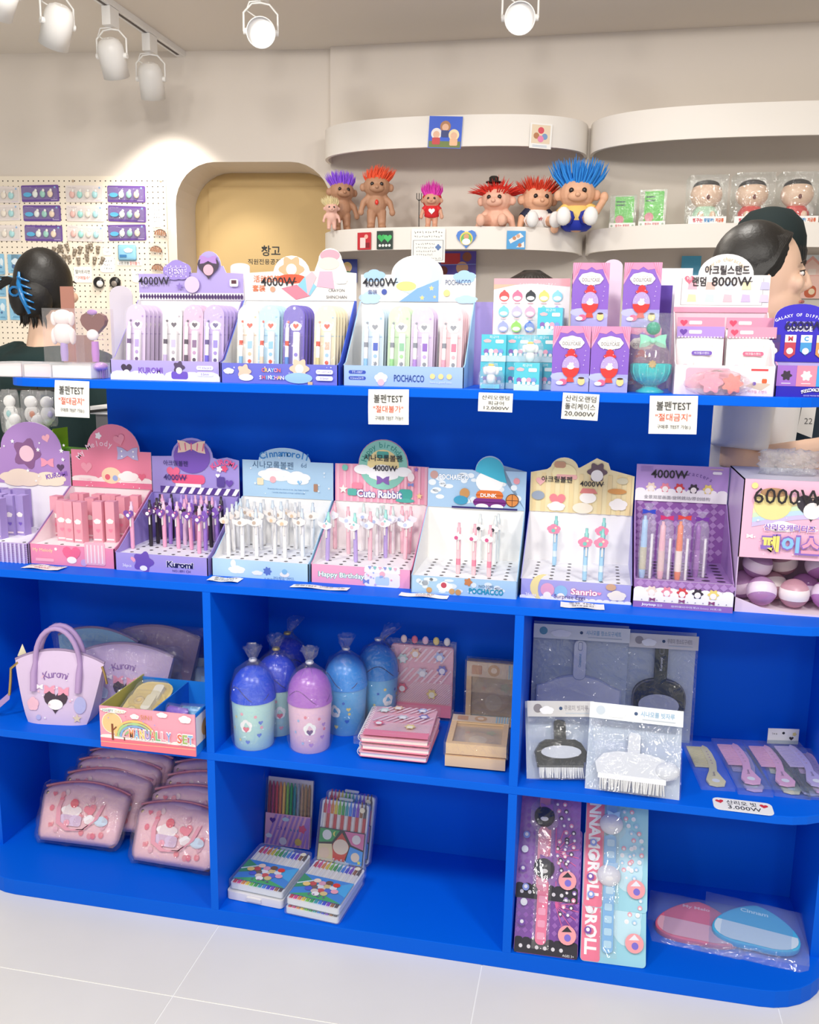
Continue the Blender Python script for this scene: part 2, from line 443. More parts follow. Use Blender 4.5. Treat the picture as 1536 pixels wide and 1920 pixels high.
# ================================================================ pen display boxes on the counter
BOXGROUP = 'printed cardboard pen display boxes'
def dbox(label, x, y, w, d, hf, hb, outer, inner, sign, signcol, deck=None, rz=0.0, z=0.80, name='display_box', holes=(6, 6), signback=None, sidecol=None, cat='display box', slope=0.018, group=BOXGROUP):
    t = thing(name, label, cat, (x, y, z), rz, group)
    mo, mi_, ms = M(outer, .4), M(inner, .5), M(signcol, .35)
    mside = M(sidecol or outer, .4)
    th = 0.0018
    g = G(); g.box(th, w - th, th, d - th, 0.0004, 0.002, mi_); g.box(th, w - th, d - th, d, 0.0004, hb + .01, mi_); g.build('tray', t)
    g = G(); g.box(0, w, 0, th, 0, hf, mo); fr = g.build('front_panel', t)
    prof = [(0, 0), (d, 0), (d, hb), (d - .012, hb), (slope, hf + .006), (0, hf)]
    for x0, x1, nm in ((0, th, 0), (w - th, w, 1)):
        g = G()
        # inner and outer skins so the inside keeps its own colour
        pts = prof
        g.prism(pts, (x1 if nm else x0 + th, 0, 0), (0, 1, 0), (0, 0, 1), th, mside if nm else mi_, mside)
        o = g.build('side_panel', t)
        if nm:
            for pl in o.data.polygons:
                pass
    if deck:
        g = G(); g.box(th, w - th, th, d - th, hf - .007, hf - .004, M(deck, .5)); dk = g.build('deck', t)
        if holes:
            p = Print((0, 0, hf - .004), (1, 0, 0), (0, 1, 0)); hs = []
            for i in range(holes[0]):
                for j in range(holes[1]):
                    hs.append(circ(w * (.12 + .76 * i / (holes[0] - 1)), d * (.14 + .72 * j / (holes[1] - 1)), .0042, 10))
            p.many(hs, '#4a4248'); p.build(dk, 'holes')['kind'] = 'stuff'
    g = G(); g.prism(sign, (0, d - .004, hb), (1, 0, 0), (0, 0, 1), .0022, ms, M('#f4f2f0', .5)); sg = g.build('header_sign', t)
    return t, Print((0, d - .004, hb)), Print((0, 0, 0)), sg, fr
def domesign(w, h, cx, rx, ry, n=16, y0=None, slope=0.0):
    """rectangle w x h with an elliptical dome on its upper edge"""
    o = [(0, 0), (w, 0), (w, h - slope)]
    for i in range(n + 1):
        a = math.pi * i / n; o.append((cx + rx * math.cos(a), h + ry * math.sin(a)))
    return o + [(0, h)]
def won(p, s, x, y, h, col='#33303a', fat=.012):
    p.text(s, x, y, h=h, col=col, fat=fat)
    vs, fs, x0, x1, y0, y1 = text_tris(s, fat); k = h / (y1 - y0); wd = (x1 - x0) * k
    p.line((x + wd / 2 - h * 1.15, y - h * .05), (x + wd / 2 + h * .12, y + h * .02), h * .07, col)
def sprinkle(p, w, h, cols, n, fn, seed, s0=.003, s1=.007, x0=0.0, y0=0.0):
    r = random.Random(seed)
    for i in range(n):
        p.poly(fn(x0 + r.uniform(.04, .96) * w, y0 + r.uniform(.06, .94) * h, r.uniform(s0, s1)), cols[i % len(cols)])
dotf = lambda x, y, r: circ(x, y, r, 10)
starf = lambda x, y, r: star(x, y, r)
HB, ST = 0.146, 0.232; SH = ST - HB
# --- gingham purple box at the far left
W1 = .215
t, s, f, sg, fr = dbox('purple gingham pen box with domed header at the left end of the counter', -.665, .062, W1, .19, .046, .15, '#cdbbe2', '#f4f1f6', domesign(W1, .085, W1 * .52, .083, .068), '#b28bcb', '#f7f4fa', holes=(4, 3), sidecol='#c3a9dc')
s.poly(heart(.155, .115, .022, .3), '#f6b3c2').poly(cloud(.155, .012, .10, .04), '#f5e6cf').poly(cloud(.08, .012, .12, .05), '#f0dccb')
s.poly(flower(.10, .075, .04), '#8c5f8f').poly(circ(.10, .075, .02), '#f3c9d8').poly(bow(.155, .055, .035, .022), '#f09db5').poly(heart(.19, .045, .02), '#5d4466')
s.text('KUROMI', .178, .025, h=.012, col='#8d63c0', fat=.03, rot=.2); sprinkle(s, W1, .12, ['#ffffff'], 12, starf, 5); s.build(sg)
for k in range(9): f.poly(rect(0, .003 + k * .005, W1, .0055 + k * .005), '#b79ad2')
for k in range(20): f.poly(rect(W1 * k / 20, 0, W1 * (k + .45) / 20, .046), '#dccdec')
f.build(fr)
# --- pink box
t2, s, f, sg, fr = dbox('pink pen box with a domed header and pink cased pens', -.4475, .066, .21, .19, .046, .150, '#f08fb4', '#fbeef2', domesign(.21, .09, .112, .069, .064), '#f08ba6', '#fdf7f7', holes=(5, 3), sidecol='#e88fb0')
s.arc_text('My Melody', .085, .03, .078, 150, 70, .014, '#ffe0ee', .01).poly(flower(.075, .125, .009), '#ffffff').poly(scallop(0, .21, .022, .006, 3, .012), '#fdf0ee')
s.poly(rect(0, 0, .21, .014), '#ee7fa0').poly(heart(.04, .048, .03), '#f4a3b6').poly(circ(.105, .03, .026, ry=.02), '#f7dcb8').poly(circ(.095, .026, .007), '#e46a7c').poly(circ(.115, .024, .007), '#9fb2e0')
s.poly(bow(.15, .085, .055, .032), '#b9b4dc').many([circ(.135 + .03 * (k % 2), .078 + .012 * (k // 2), .0022, 8) for k in range(4)], '#ffffff').poly(heart(.185, .03, .02), '#ea6f8c').poly(cloud(.15, .028, .055, .03), '#fff6f4')
s.poly(heart(.13, .118, .03, .3), '#f59db4').text('STW·MEI', .035, .018, h=.006, col='#ffd8e2'); sprinkle(s, .21, .02, ['#ffe9ef'], 10, dotf, 4, .001, .002); s.build(sg)
f.text('My Melody', .033, .032, w=.05, col='#ffe6b8', fat=.0).poly(rrect(.014, .007, .06, .014, .002), '#f7b3cb').poly(flower(.066, .037, .004), '#ffffff').poly(heart(.105, .028, .045), '#f06a94').poly(circ(.105, .014, .012, ry=.008), '#fdf4f2')
f.poly(circ(.135, .01, .008), '#c9a8d8')
f.build(fr)
g = G(); g.prism(rrect(0, 0, .05, .052, .005), (.138, -.0012, .006), (1, 0, 0), (0, 0, 1), .0012, M('#f4b6c8', .2))
for k in range(5): g.box(.144 + k * .009, .147 + k * .009, -.0022, -.0012, .01, .052, M('#fbe4ea', .2))
g.build('sample_window', t2)
# --- violet box
t3, s, f, sg, fr = dbox('violet pen box with a striped bow header and crowded charm pens', -.2335, .062, .2195, .19, .040, HB, '#a99be0', '#a493dc', [(0, 0), (.2195, 0), (.2195, .084), (.19, .09), (.165, .085)] + [(.103 + .052 * math.cos(math.radians(a)), .088 + .045 * math.sin(math.radians(a))) for a in range(0, 181, 15)] + [(0, .086)], '#a898de', '#f7f5fb', sidecol='#9f90d6')
s.poly(rect(.02, 0, .2195, .016), '#5b3f96')
for k in range(9): s.poly([(.025 + k * .022, 0), (.035 + k * .022, 0), (.045 + k * .022, .016), (.035 + k * .022, .016)], '#fbf8ff')
s.poly(circ(.103, .088, .046, 24, .039), '#7a55b8').poly(rrect(.05, .024, .135, .046, .009), '#ee5f8a').poly(rect(.06, .016, .125, .024), '#fdf6f8').poly(heart(.055, .05, .034), '#ef6c92')
s.poly(bow(.103, .112, .07, .03), '#f7d6c0')
for k in range(-2, 3): s.line((.103 + k * .014, .103), (.103 + k * .016, .121), .003, '#ea6f9a')
s.poly(flower(.185, .064, .009), '#e8557e').poly(flower(.172, .062, .008), '#f5eef6').poly(rrect(.165, .02, .185, .044, .003), '#5c479a').poly(heart(.168, .047, .011), '#ffffff').poly(heart(.196, .03, .02), '#6f4db0')
s.arc_text('KUROMI', .185, .038, .042, 140, 40, .013, '#f0629a', .03)
s.text('아크릴볼펜', .062, .072, w=.062, col='#3c2f6e', fat=.01); won(s, '4000W', .06, .038, .014, '#4a3a80'); s.build(sg)
f.text('36pcs', .028, .011, h=.009, col='#f3f0ff', fat=.01).poly(heart(.045, .027, .015), '#f6a8c4').poly(flower(.068, .022, .026), '#6f52b4').poly(circ(.068, .008, .009, ry=.006), '#f6f2fb').text('Kuromi', .155, .021, w=.062, h=.014, col='#1d1a5c', fat=.04, outline='#ffffff').text('NO.1891 CH', .158, .007, w=.042, col='#4a3f86').build(fr)
# --- pale blue box
t4, s, f, sg, fr = dbox('pale blue pen box with a cloud header and white charm pens', -.0085, .071, .2205, .19, .039, HB, '#b9dcf4', '#f6f5f4', domesign(.2205, SH, .103, .063, .031), '#b4d6f0', '#f7f7f8', sidecol='#aed6f2')
s.arc_text('Cinnamoroll', .104, -.10, .205, 107, 73, .016, '#2f86cc', .02).text('6d', .150, .078, h=.010, col='#5c7fa6').text('시나모롤볼펜', .075, .076, w=.10, col='#47688c', fat=.0)
s.poly(cloud(.08, .052, .085, .036), '#ffffff').poly(cloud(.135, .046, .065, .036), '#fdfdfd').poly(circ(.075, .042, .008), '#f4b8c0').poly(rrect(.036, .028, .052, .045, .003), '#efe3c0').poly(rrect(.174, .018, .184, .036, .002), '#b58a70').poly(heart(.14, .038, .012), '#8fc4ea')
s.text('Dreaming what you want to on working, happy moment', .112, .020, w=.10, col='#4a80b4').text('I wonder what kinds of things I will feel today', .113, .012, w=.08, col='#4a80b4'); sprinkle(s, .22, .11, ['#ffffff', '#eaf6ff'], 16, starf, 8, .0015, .004); s.build(sg)
f.poly(cloud(.058, .016, .04, .02), '#fdfdfd').poly(circ(.05, .03, .006, ry=.009), '#ffffff').poly(cloud(.105, .012, .026, .012), '#f5f7fb').poly(flower(.128, .018, .010, 7), '#5c79c4').poly(circ(.167, .013, .011, ry=.006), '#f6f2e4').poly(circ(.167, .019, .006), '#8ac0e0').text('NO.4013 / 36PCS', .165, .0055, w=.045, col='#5b86ac').text('水晶挂件中性笔  0.5mm', .155, .0020, w=.07, h=.0028, col='#5b86ac').build(fr)
# --- pink birthday box
W5 = .218
rng = [(0, 0), (W5, 0), (W5, SH)] + [(.113 + .058 * math.cos(math.radians(a)), .087 + .058 * math.sin(math.radians(a))) for a in range(0, 181, 12)] + [(0, SH)]
t5, s, f, sg, fr = dbox('pink striped pen box with a round mint birthday header', .2165, .073, W5, .19, .040, HB, '#f5a6c8', '#f7f1f2', rng, '#f7a9c2', '#f8f5f5', sidecol='#f09cc0')
for k in range(14): s.poly(rect(.004 + k * .0158, 0, .010 + k * .0158, SH), '#f9c0d0')
s.poly(circ(.113, .087, .0565, 32), '#8ed0bf').poly(circ(.113, .085, .037, 28), '#f7e3a2').arc_text('Happy birthday', .113, .087, .046, 170, 12, .013, '#3f9c8c', .012)
s.poly(rrect(.098, .102, .126, .118, .004), '#55b3a4').poly(cloud(.113, .068, .085, .04), '#ffffff').poly(circ(.065, .075, .02, ry=.011), '#ffffff').poly(circ(.160, .073, .02, ry=.011), '#ffffff').poly(bow(.113, .052, .03, .02), '#8a66b4')
s.poly(rrect(.03, .014, .052, .03, .004), '#59b4a8')
s.poly(rrect(.04, .030, .066, .044, .005), '#f28ba4').poly(rrect(.150, .012, .182, .034, .008), '#49b2a6').poly(circ(.165, .008, .022, ry=.005), '#57bcb0')
s.text('Cute Rabbit', .105, .02, w=.105, h=.018, col='#ffffff', fat=.03, outline='#6a73c2').poly(circ(.024, .078, .007), '#7ccbb9').poly(star(.02, .028, .011), '#fff6ee').poly(star(.19, .08, .006), '#8d6cc4').poly(circ(.178, .062, .008, ry=.010), '#fdeef0').poly(star(.198, .02, .008), '#f6d89a').poly(bow(.178, .045, .014, .008), '#7d8fd0')
s.text('시나모롤볼펜', .113, .103, w=.088, col='#2d2b35', fat=.012); won(s, '4000W', .118, .080, .0135, '#2a2936', .02); s.build(sg)
f.text('Happy Birthday', .068, .018, w=.10, h=.014, col='#ffffff', fat=.02, outline='#4fb4a8').poly(rrect(.118, -.0, .195, .030, .006), '#f6f0f6').poly(scallop(.118, .195, .038, .008, 4, .03), '#fbf8fa').poly(rrect(.142, .004, .172, .022, .004), '#bfd7f2').poly(bow(.122, .010, .014, .01), '#7d8fd4').poly(circ(.157, .028, .006), '#f3b6c4')
sprinkle(f, .07, .03, ['#9fb8e8', '#f2a7bd', '#c8b2e4'], 10, dotf, 3, .001, .0025, .12, .002)
for k in range(6): f.poly([(.126 + k * .011, .044), (.134 + k * .011, .044), (.130 + k * .011, .037)], ('#8f9cd6', '#7cc8c0', '#f3b2c4')[k % 3])
f.build(fr)
# --- blue and white box with a cap header
W6 = .217
o6 = [(0, 0), (W6, 0), (W6, SH)] + [(.155, SH)] + [(.137 + .032 * math.cos(math.radians(a)), .084 + .034 * math.sin(math.radians(a))) for a in range(0, 181, 12)] + [(.098, SH), (0, SH)]
t6, s, f, sg, fr = dbox('light blue cloud-print pen box with a shiny teal cap header', .4405, .047, W6, .19, .037, .148, '#a9cde8', '#f5f3f0', o6, '#a8c8e6', '#f7f7f6', rz=.015)
r6 = random.Random(6); s.many([circ(r6.uniform(.01, .2), r6.uniform(.01, .078), r6.uniform(.006, .012), 10, r6.uniform(.004, .008)) for k in range(26)], '#e6eef4')
s.text('POCHACCO', .058, .068, w=.066, h=.012, col='#ffffff', fat=.03, outline='#5a94c4').poly(circ(.014, .072, .009), '#c39a94').poly(circ(.196, .065, .007), '#e59aa6')
s.poly(circ(.137, .061, .03, ry=.025), '#fdfcfa').poly([(.105, .084)] + [(.137 + .031 * math.cos(math.radians(a)), .084 + .031 * math.sin(math.radians(a))) for a in range(180, -1, -15)] + [(.175, .06), (.162, .062)], '#3fb3cf').poly(rrect(.108, .020, .168, .042, .012), '#e87a35').poly(rrect(.102, .006, .175, .024, .010), '#7b2a86').poly(circ(.122, .006, .014, ry=.006), '#fdfcfb').poly(circ(.155, .006, .014, ry=.006), '#fdfcfb').text('DUNK', .136, .031, w=.036, h=.008, col='#ffffff', fat=.03)
s.poly(circ(.188, .022, .0145), '#d98a45').line((.188, .008), (.188, .036), .0012, '#5a3420').line((.174, .022), (.202, .022), .0012, '#5a3420').ring(circ(.188, .022, .0145), .0014, '#5a3420').poly(circ(.083, .034, .011), '#c8935a').poly(circ(.075, .018, .016, ry=.010), '#3f9bc0').poly(rect(.055, .000, .20, .004), '#2a2470'); s.build(sg)
f.many([circ(r6.uniform(.01, .2), r6.uniform(.006, .032), r6.uniform(.005, .011), 10, r6.uniform(.003, .006)) for k in range(18)], '#dfe9f2')
f.poly(cloud(.07, .016, .034, .024), '#fcfbf9').poly(circ(.068, .020, .006), '#c24a5c').poly(circ(.038, .008, .006), '#d3a36a').poly(circ(.085, .008, .006), '#d3a36a').poly(circ(.098, .007, .006), '#cf9c60').poly(flower(.118, .030, .009), '#c8804e').text('POCHACCO', .155, .012, w=.07, h=.012, col='#1496b4', fat=.03).text('NO.2295', .155, .023, w=.03, col='#5d7890').build(fr)
# --- cream and lilac box
W7 = .221
o7 = [(0, 0), (W7, 0), (W7, SH)] + [(.17, .098), (.165, .112), (.14, .122), (.118, .108), (.105, .1)] + [(.072 + .030 * math.cos(math.radians(a)), .095 + .026 * math.sin(math.radians(a))) for a in range(10, 171, 16)] + [(.035, .094), (0, SH)]
t7, s, f, sg, fr = dbox('cream striped pen box with a lilac moon front panel', .6625, .068, W7, .19, .040, HB, '#a7a4e2', '#f3f1f2', o7, '#f3e3b4', '#f6f5f6', sidecol='#a5a2e0')
for k in range(11): s.poly(rect(.004 + k * .0202, 0, .013 + k * .0202, SH), '#f0d9a4')
s.poly(circ(.072, .087, .026, ry=.020), '#f7e9b4').poly(rrect(.055, .074, .1, .084, .004), '#f2b6b0').poly(rrect(.05, .098, .075, .112, .006), '#c9987a').poly(flower(.142, .092, .022, 6), '#6b5560').poly(circ(.142, .084, .013), '#fbf6f2').poly(heart(.06, .028, .035), '#ee8790').poly(cloud(.058, .012, .04, .024), '#fbf4ee').poly(circ(.125, .035, .018, ry=.012), '#fdf8f2').poly([(.107, .045), (.145, .045), (.138, .055), (.113, .056)], '#de8480').poly(circ(.115, .012, .022, ry=.012), '#f7ecd8').poly(cloud(.19, .022, .04, .03), '#fbf6f2').poly(circ(.186, .052, .02, ry=.006), '#d99a58').poly(circ(.018, .036, .014, ry=.010), '#9aa6b8').poly(heart(.022, .068, .02), '#efb4b4').poly(circ(.196, .075, .012, ry=.007), '#d9d2b4')
s.text('아크릴볼펜', .057, .073, w=.066, col='#2b2930', fat=.015); won(s, '4000W', .132, .066, .012, '#2b2930'); s.build(sg)
f.poly(scallop(0, W7, .004, .003, 16, 0), '#f6f4fb').poly(moon(.048, .024, .028, .62, -.1), '#f0de9c').poly(circ(.055, .020, .014), '#e7a6c6').poly(circ(.082, .018, .013), '#8fbde4').poly(circ(.055, .008, .008), '#fdf3ef').poly(circ(.082, .007, .008), '#fdf3ef').text('36pcs', .022, .007, w=.022, col='#f4eefa', fat=.015).text('Sanrio', .128, .020, w=.052, h=.013, col='#f6f2fb', fat=.02, outline='#ee7fb0').poly(heart(.158, .019, .008), '#f19ac0').text('Surprise Eggs', .10, .007, w=.062, col='#564b88').poly(cloud(.192, .016, .038, .024), '#f5ecdf').poly(circ(.18, .034, .010, ry=.007), '#cfa688').build(fr)
# --- tall purple box
W8 = .188
t8, s, f, sg, fr = dbox('tall purple pen box with a diamond-pattern inside and bagged pens', .8865, .063, W8, .19, .056, .182, '#e9e2ee', '#8f5aa8', rect(0, 0, W8, .078), '#b896d6', '#c9b4d6', holes=None, sidecol='#b18cc8')
s.poly(scallop(0, W8, .022, .006, 9, 0), '#fbf8fa').arc_text('characters', .108, -.03, .092, 106, 58, .009, '#7c5aa8', .005)
for k, c in enumerate(['#f3dccc', '#ec8fa0', '#d8434c', '#3a2f3e', '#f0d878']): s.poly(flower(.032 + k * .029, .030, .011, 6), c).poly(circ(.032 + k * .029, .027, .006), '#fbf3ef')
s.text('全景双层画面/旋转跳动/原创结构', .086, .009, w=.135, h=.008, col='#8d8a90').poly(rrect(.155, .062, .174, .068, .003), '#fbf7fc').poly(rect(.15, .072, .176, .0735), '#e6c8a8')
s.many([rect(.008, .064 + k * .003, .034, .065 + k * .003) for k in range(4)], '#a585c6'); won(s, '4000W', .068, .059, .018, '#26232c', .015); s.build(sg)
p = Print((.0018, .188, .056), (1, 0, 0), (0, 0, 1)); dm = []
for i in range(12):
    for j in range(9):
        if (i + j) % 2 == 0:
            cx, cy = .010 + i * .0152, .006 + j * .0145; dm.append([(cx - .0076, cy), (cx, cy - .0073), (cx + .0076, cy), (cx, cy + .0073)])
        else:
            cx, cy = .010 + i * .0152, .006 + j * .0145; dm.append([(cx - .0076, cy), (cx, cy - .0073), (cx + .0076, cy), (cx, cy + .0073)]) if j % 2 else None
p.many(dm, '#b48cc8'); p.build(t8, 'diamond_print')
g = G(); g.box(.002, W8 - .002, .002, .188, .050, .053, M('#a982be', .4)); dk = g.build('deck', t8)
p = Print((0, 0, .053), (1, 0, 0), (0, 1, 0)); p.many([circ(.02 + i * .0295, .03 + j * .027, .0085, 12, .006) for i in range(6) for j in range(6)], '#43304c'); p.build(dk, 'holes')['kind'] = 'stuff'
f.poly(rect(0, .040, W8, .056), '#9d71b4')
for k in range(12): f.poly([(.004 + k * .0157, .048), (.0118 + k * .0157, .041), (.0197 + k * .0157, .048), (.0118 + k * .0157, .056)], '#b48cc8')
f.poly(scallop(0, W8, .036, .006, 9, .012), '#fbf8fa')
for k, c in enumerate(['#f3dccc', '#ec8fa0', '#d8434c', '#3a2f3e', '#f0d878']): f.poly(flower(.034 + k * .029, .034, .011, 6), c).poly(circ(.034 + k * .029, .031, .006), '#fbf3ef')
for k in range(3): f.poly(bow(.036 + k * .056, .017, .012, .007), '#8f4a78')
f.many([circ(.016 + k * .0145, .016, .0012, 8) for k in range(12)], '#9a93a4')
f.poly(rect(0, 0, W8, .012), '#9b70b8').text('Joytop', .030, .006, w=.028, h=.006, col='#ffffff', fat=.03).text('悦多', .051, .0058, w=.011, col='#f3ecf8').text('旋转摆动中性笔(0.5mm) 30支/盒', .12, .0055, w=.095, h=.005, col='#f0e8f6').build(fr)
# --- big pink capsule box with an opening at its foot
b9 = thing('capsule_box', 'large pink rainbow-print box of round capsules with an open front', 'display box', (1.078, .075, .80), 0, BOXGROUP)
W9, D9, H9 = .272, .19, .262
pk = M('#f2bcd6', .35); pin = M('#eadce6', .5)
g = G(); g.box(0, W9, 0, .002, .110, H9, pk); fp = g.build('front_panel', b9)
g = G(); g.box(0, .002, 0, D9, 0, H9, M('#d7bfe2', .4)); g.build('side_panel', b9)
g = G(); g.box(W9 - .002, W9, 0, D9, 0, H9, M('#d7bfe2', .4)); g.build('side_panel', b9)
g = G(); g.box(.002, W9 - .002, D9 - .002, D9, 0, H9, pin); g.build('back_panel', b9)
g = G(); g.box(0, W9, .002, D9, H9 - .002, H9, M('#d9d4e0', .3)); g.build('lid', b9)
lip = [(0, .030), (.05, .012), (.11, .004), (.16, .004), (.22, .012), (W9, .030), (W9, 0), (0, 0)]
g = G(); g.box(.002, W9 - .002, 0.002, D9 - .002, 0.0, .004, pin); g.prism(lip[::-1], (0, 0, 0), (1, 0, 0), (0, 0, 1), .002, M('#f0d8e6', .4)); g.build('tray', b9)
s = Print((0, 0, .110)); PH = H9 - .110
for k, c in enumerate(['#f7cfc4', '#f6e4b8', '#cfe6c4', '#bcd8ee', '#cdbfe8']):
    a = [(.02 + .26 * q / 10, .105 - k * .009 + .022 * math.sin(q / 10 * 3.0)) for q in range(11)]; b = [(x_, y_ - .009) for x_, y_ in a]
    s.poly(a[::-1] + b, c)
s.poly(cloud(.075, .062, .06, .024), '#fbf3f8').poly(cloud(.22, .062, .07, .028), '#fbf3f8').poly(circ(.055, .105, .034, ry=.030), '#f1df9c').poly(circ(.055, .128, .024, ry=.009), '#b9906c').poly(heart(.125, .105, .058), '#3a3440').poly(circ(.126, .096, .016), '#fbf4f4').poly(circ(.02, .14, .006), '#f3df94').poly(bow(.018, .042, .012, .008), '#ffffff')
sprinkle(s, .2, .13, ['#ffffff', '#fde9f2'], 26, starf, 9, .001, .003)
s.text('산리오캐릭터즈', .088, .062, w=.092, h=.013, col='#8a63c4', fat=.02, outline='#fbf3fb')
for k, (ch, c) in enumerate(zip('페이스필', ['#f2e07a', '#8cc4f0', '#f6a2be', '#f7f3f8'])): s.text(ch, .056 + k * .036, .030, w=.032, h=.031, col=c, fat=.04, outline='#8d6cc2', owid=.12)
won(s, '6000W', .082, .122, .03, '#2a2428', .005); s.build(fp)

# --- capsules
CAPC = [('#d9a8e0', '#f3dff2'), ('#e7b2c4', '#f7ecec'), ('#cf8fd8', '#ead6f0'), ('#e59ab8', '#f5e4ea')]
def capsule(pos, r, k, label):
    t = thing('toy_capsule', label, 'capsule', pos, k * 1.3, 'round toy capsules', rx=.3 * ((k * 7) % 5 - 2))
    a, b = CAPC[k % 4]
    g = G(); g.ball((0, 0, 0), r, r, r, FILM('#fff2fa', .08, .3, 30, .5, a), 18, 12); g.build('shell', t)
    g = G(); g.lathe([(r * 1.012 * math.cos(q), r * 1.012 * math.sin(q)) for q in (-.38, -.25, -.12, 0, .12, .25, .38)], M(b, .35), seg=22); g.build('label_band', t)
    g = G(); g.ball((0, 0, -.1 * r), r * .55, r * .55, r * .5, M(('#e88aa8', '#c06ad0', '#e8a0a0')[k % 3], .5), 10, 6); g.build('toy', t)
caps = [(.055, .034, .032), (.116, .036, .031), (.176, .036, .032), (.238, .036, .031), (.026, .086, .03), (.085, .088, .03), (.146, .09, .03), (.206, .09, .03), (.05, .07, .078), (.105, .11, .077), (.17, .085, .08), (.235, .085, .078)]
for k, (x, y, z) in enumerate(caps):
    capsule((1.078 + x, .075 + y, .804 + z), .0285, k, 'translucent purple toy capsule in the open foot of the large pink box')
# ================================================================ pens
PIECES = {}
def make_pen(barrel, cap, charm, charmcol, acc=None, L=.108, r=.0048, clip=True, band=None):
    t = thing('pen', '', 'pen')
    g = G(); g.lathe([(r * .8, 0), (r, .006), (r, L * .72), (r * .93, L * .74)], M(barrel, .3), seg=10); br = g.build('barrel', t)
    if band:
        g = G(); g.lathe([(r * 1.03, L * .18), (r * 1.03, L * .30)], M(band, .35), seg=10); g.build('band', br)
    g = G(); g.lathe([(r * .93, L * .74), (r * .93, L * .9), (r * .6, L * .915), (r * .6, L)], M(cap, .3), seg=10); g.build('clicker', t)
    if clip:
        g = G(); g.box(-.0016, .0016, -r - .0025, -r, L * .48, L * .84, M('#e8e4e2', .2)); g.build('clip', t)
    g = G()
    sh = {'cloud': cloud(0, 0, .027, .017), 'heart': heart(0, 0, .025), 'flower': flower(0, 0, .0135), 'bow': bow(0, 0, .026, .016), 'round': circ(0, 0, .011, 14), 'twin': cloud(0, 0, .030, .024), 'wing': [(-.018, .007), (-.005, .003), (.004, .009), (.018, .004), (.016, -.004), (.004, -.010), (-.006, -.008), (-.017, -.002)]}[charm]
    g.prism(sh, (-.003, -r - .0045, L * .74), (1, 0, 0), (0, 0, 1), .002, M(charmcol, .35)); ch = g.build('charm', t)
    if acc:
        p = Print((-.003, -r - .0045, L * .74)); p.poly(circ(-.001, -.002, .0042, 10), acc[0])
        if len(acc) > 1: p.poly(circ(.004, .004, .0026, 8), acc[1])
        p.build(ch)
    return t
used = set()
def put(proto, pos, label, group, rz=0.0, rx=0.0, ry=0.0):
    if proto.name not in used: used.add(proto.name); o = proto
    else: o = copy_tree(proto)
    place(o, pos, rz, label, group, rx, ry); return o
def crop(x0, y0, s, lst, z):
    o = []
    for a, b in lst:
        q = PZ(x0 + a / s, y0 + b / s, z)
        if q.y > .236: q.y = .228 + .02 * ((a * 7) % 10) / 10
        o.append(q)
    return o
rp = random.Random(11)
# violet box pens
kinds3 = [make_pen('#f0a9cb', '#f2c6dc', 'heart', '#7d4fa8', ('#f7eef4', '#f08fb4')), make_pen('#2b2530', '#3a323e', 'heart', '#5b3a78', ('#f4eef4', '#e88fb2')), make_pen('#a47ed6', '#b79ae0', 'flower', '#8b62c4', ('#f7eef4',)), make_pen('#e9c4e0', '#e6a8cc', 'bow', '#3a3040', ('#f7eef4',))]
pp = [(870, 1075, 0), (990, 1060, 1), (1035, 1043, 1), (1080, 1065, 0), (1118, 1045, 2), (1170, 1075, 0), (1212, 1052, 3), (1255, 1082, 0), (1305, 1108, 0), (1347, 1088, 2), (1385, 1068, 1), (1425, 1062, 2), (1062, 1012, 1), (1145, 1005, 1), (1190, 1020, 2), (1235, 1012, 3), (1285, 1020, 0), (1325, 1024, 3), (1372, 1015, 0), (1420, 1020, 3), (1458, 1030, 1), (1110, 1000, 3), (1265, 985, 2), (1350, 985, 2), (1400, 990, 3)]
n3 = ['pink pen with a dark heart charm in the violet pen box', 'black pen with a heart charm in the violet pen box', 'purple pen with a flower charm in the violet pen box', 'pale lilac pen with a dark bow charm in the violet pen box']
for (a, b, k), q in zip(pp, crop(0, 720, 3.49, [(a, b) for a, b, k in pp], .8365)): put(kinds3[k], (q.x, q.y, .8365), n3[k], 'pens in the violet box', rp.uniform(-.3, .3), 0, rp.uniform(-.03, .03))
k4 = [make_pen('#f4f2f1', '#d9dcde', 'cloud', '#f3e9e2', ('#e6c9a8',)), make_pen('#f1f1f4', '#cfdbe4', 'wing', '#f6f1ec', ('#c9b4a4',))]
for i, q in enumerate(crop(380, 800, 3.49, [(172, 845), (262, 850), (355, 850), (475, 835), (540, 858), (655, 850), (718, 800), (612, 800), (205, 812), (232, 792), (300, 772), (340, 792), (402, 772), (385, 803), (520, 792), (557, 772), (660, 772), (500, 760), (250, 765)], .8355)):
    put(k4[(i * 3 // 2) % 2], (q.x, q.y, .8355), ['white pen with a cream cloud charm in the pale blue pen box', 'white pen with a winged charm in the pale blue pen box'][(i * 3 // 2) % 2], 'pens in the pale blue box', rp.uniform(-.3, .3), 0, rp.uniform(-.03, .03))
k5 = [make_pen('#b9a4e0', '#9fdcd4', 'wing', '#f5f3f8', ('#f3c4cc', '#8fd0d0')), make_pen('#f5c6d2', '#f2b8c4', 'wing', '#eef1fa', ('#c8d4f0',)), make_pen('#f3eef0', '#cfe0dc', 'cloud', '#f7f5fa', ('#b8c8ec',))]
pp = [(817, 875, 0), (905, 770, 1), (955, 832, 1), (1003, 885, 0), (1095, 872, 1), (1140, 842, 2), (1197, 857, 0), (1087, 775, 2), (1190, 792, 2), (1280, 795, 2), (1325, 865, 1), (1345, 785, 1), (1382, 795, 1), (1232, 765, 2), (1290, 768, 1)]
n5 = ['violet pen with a mint top in the birthday pen box', 'pink pen with a winged charm in the birthday pen box', 'white pen with a pale cloud charm in the birthday pen box']
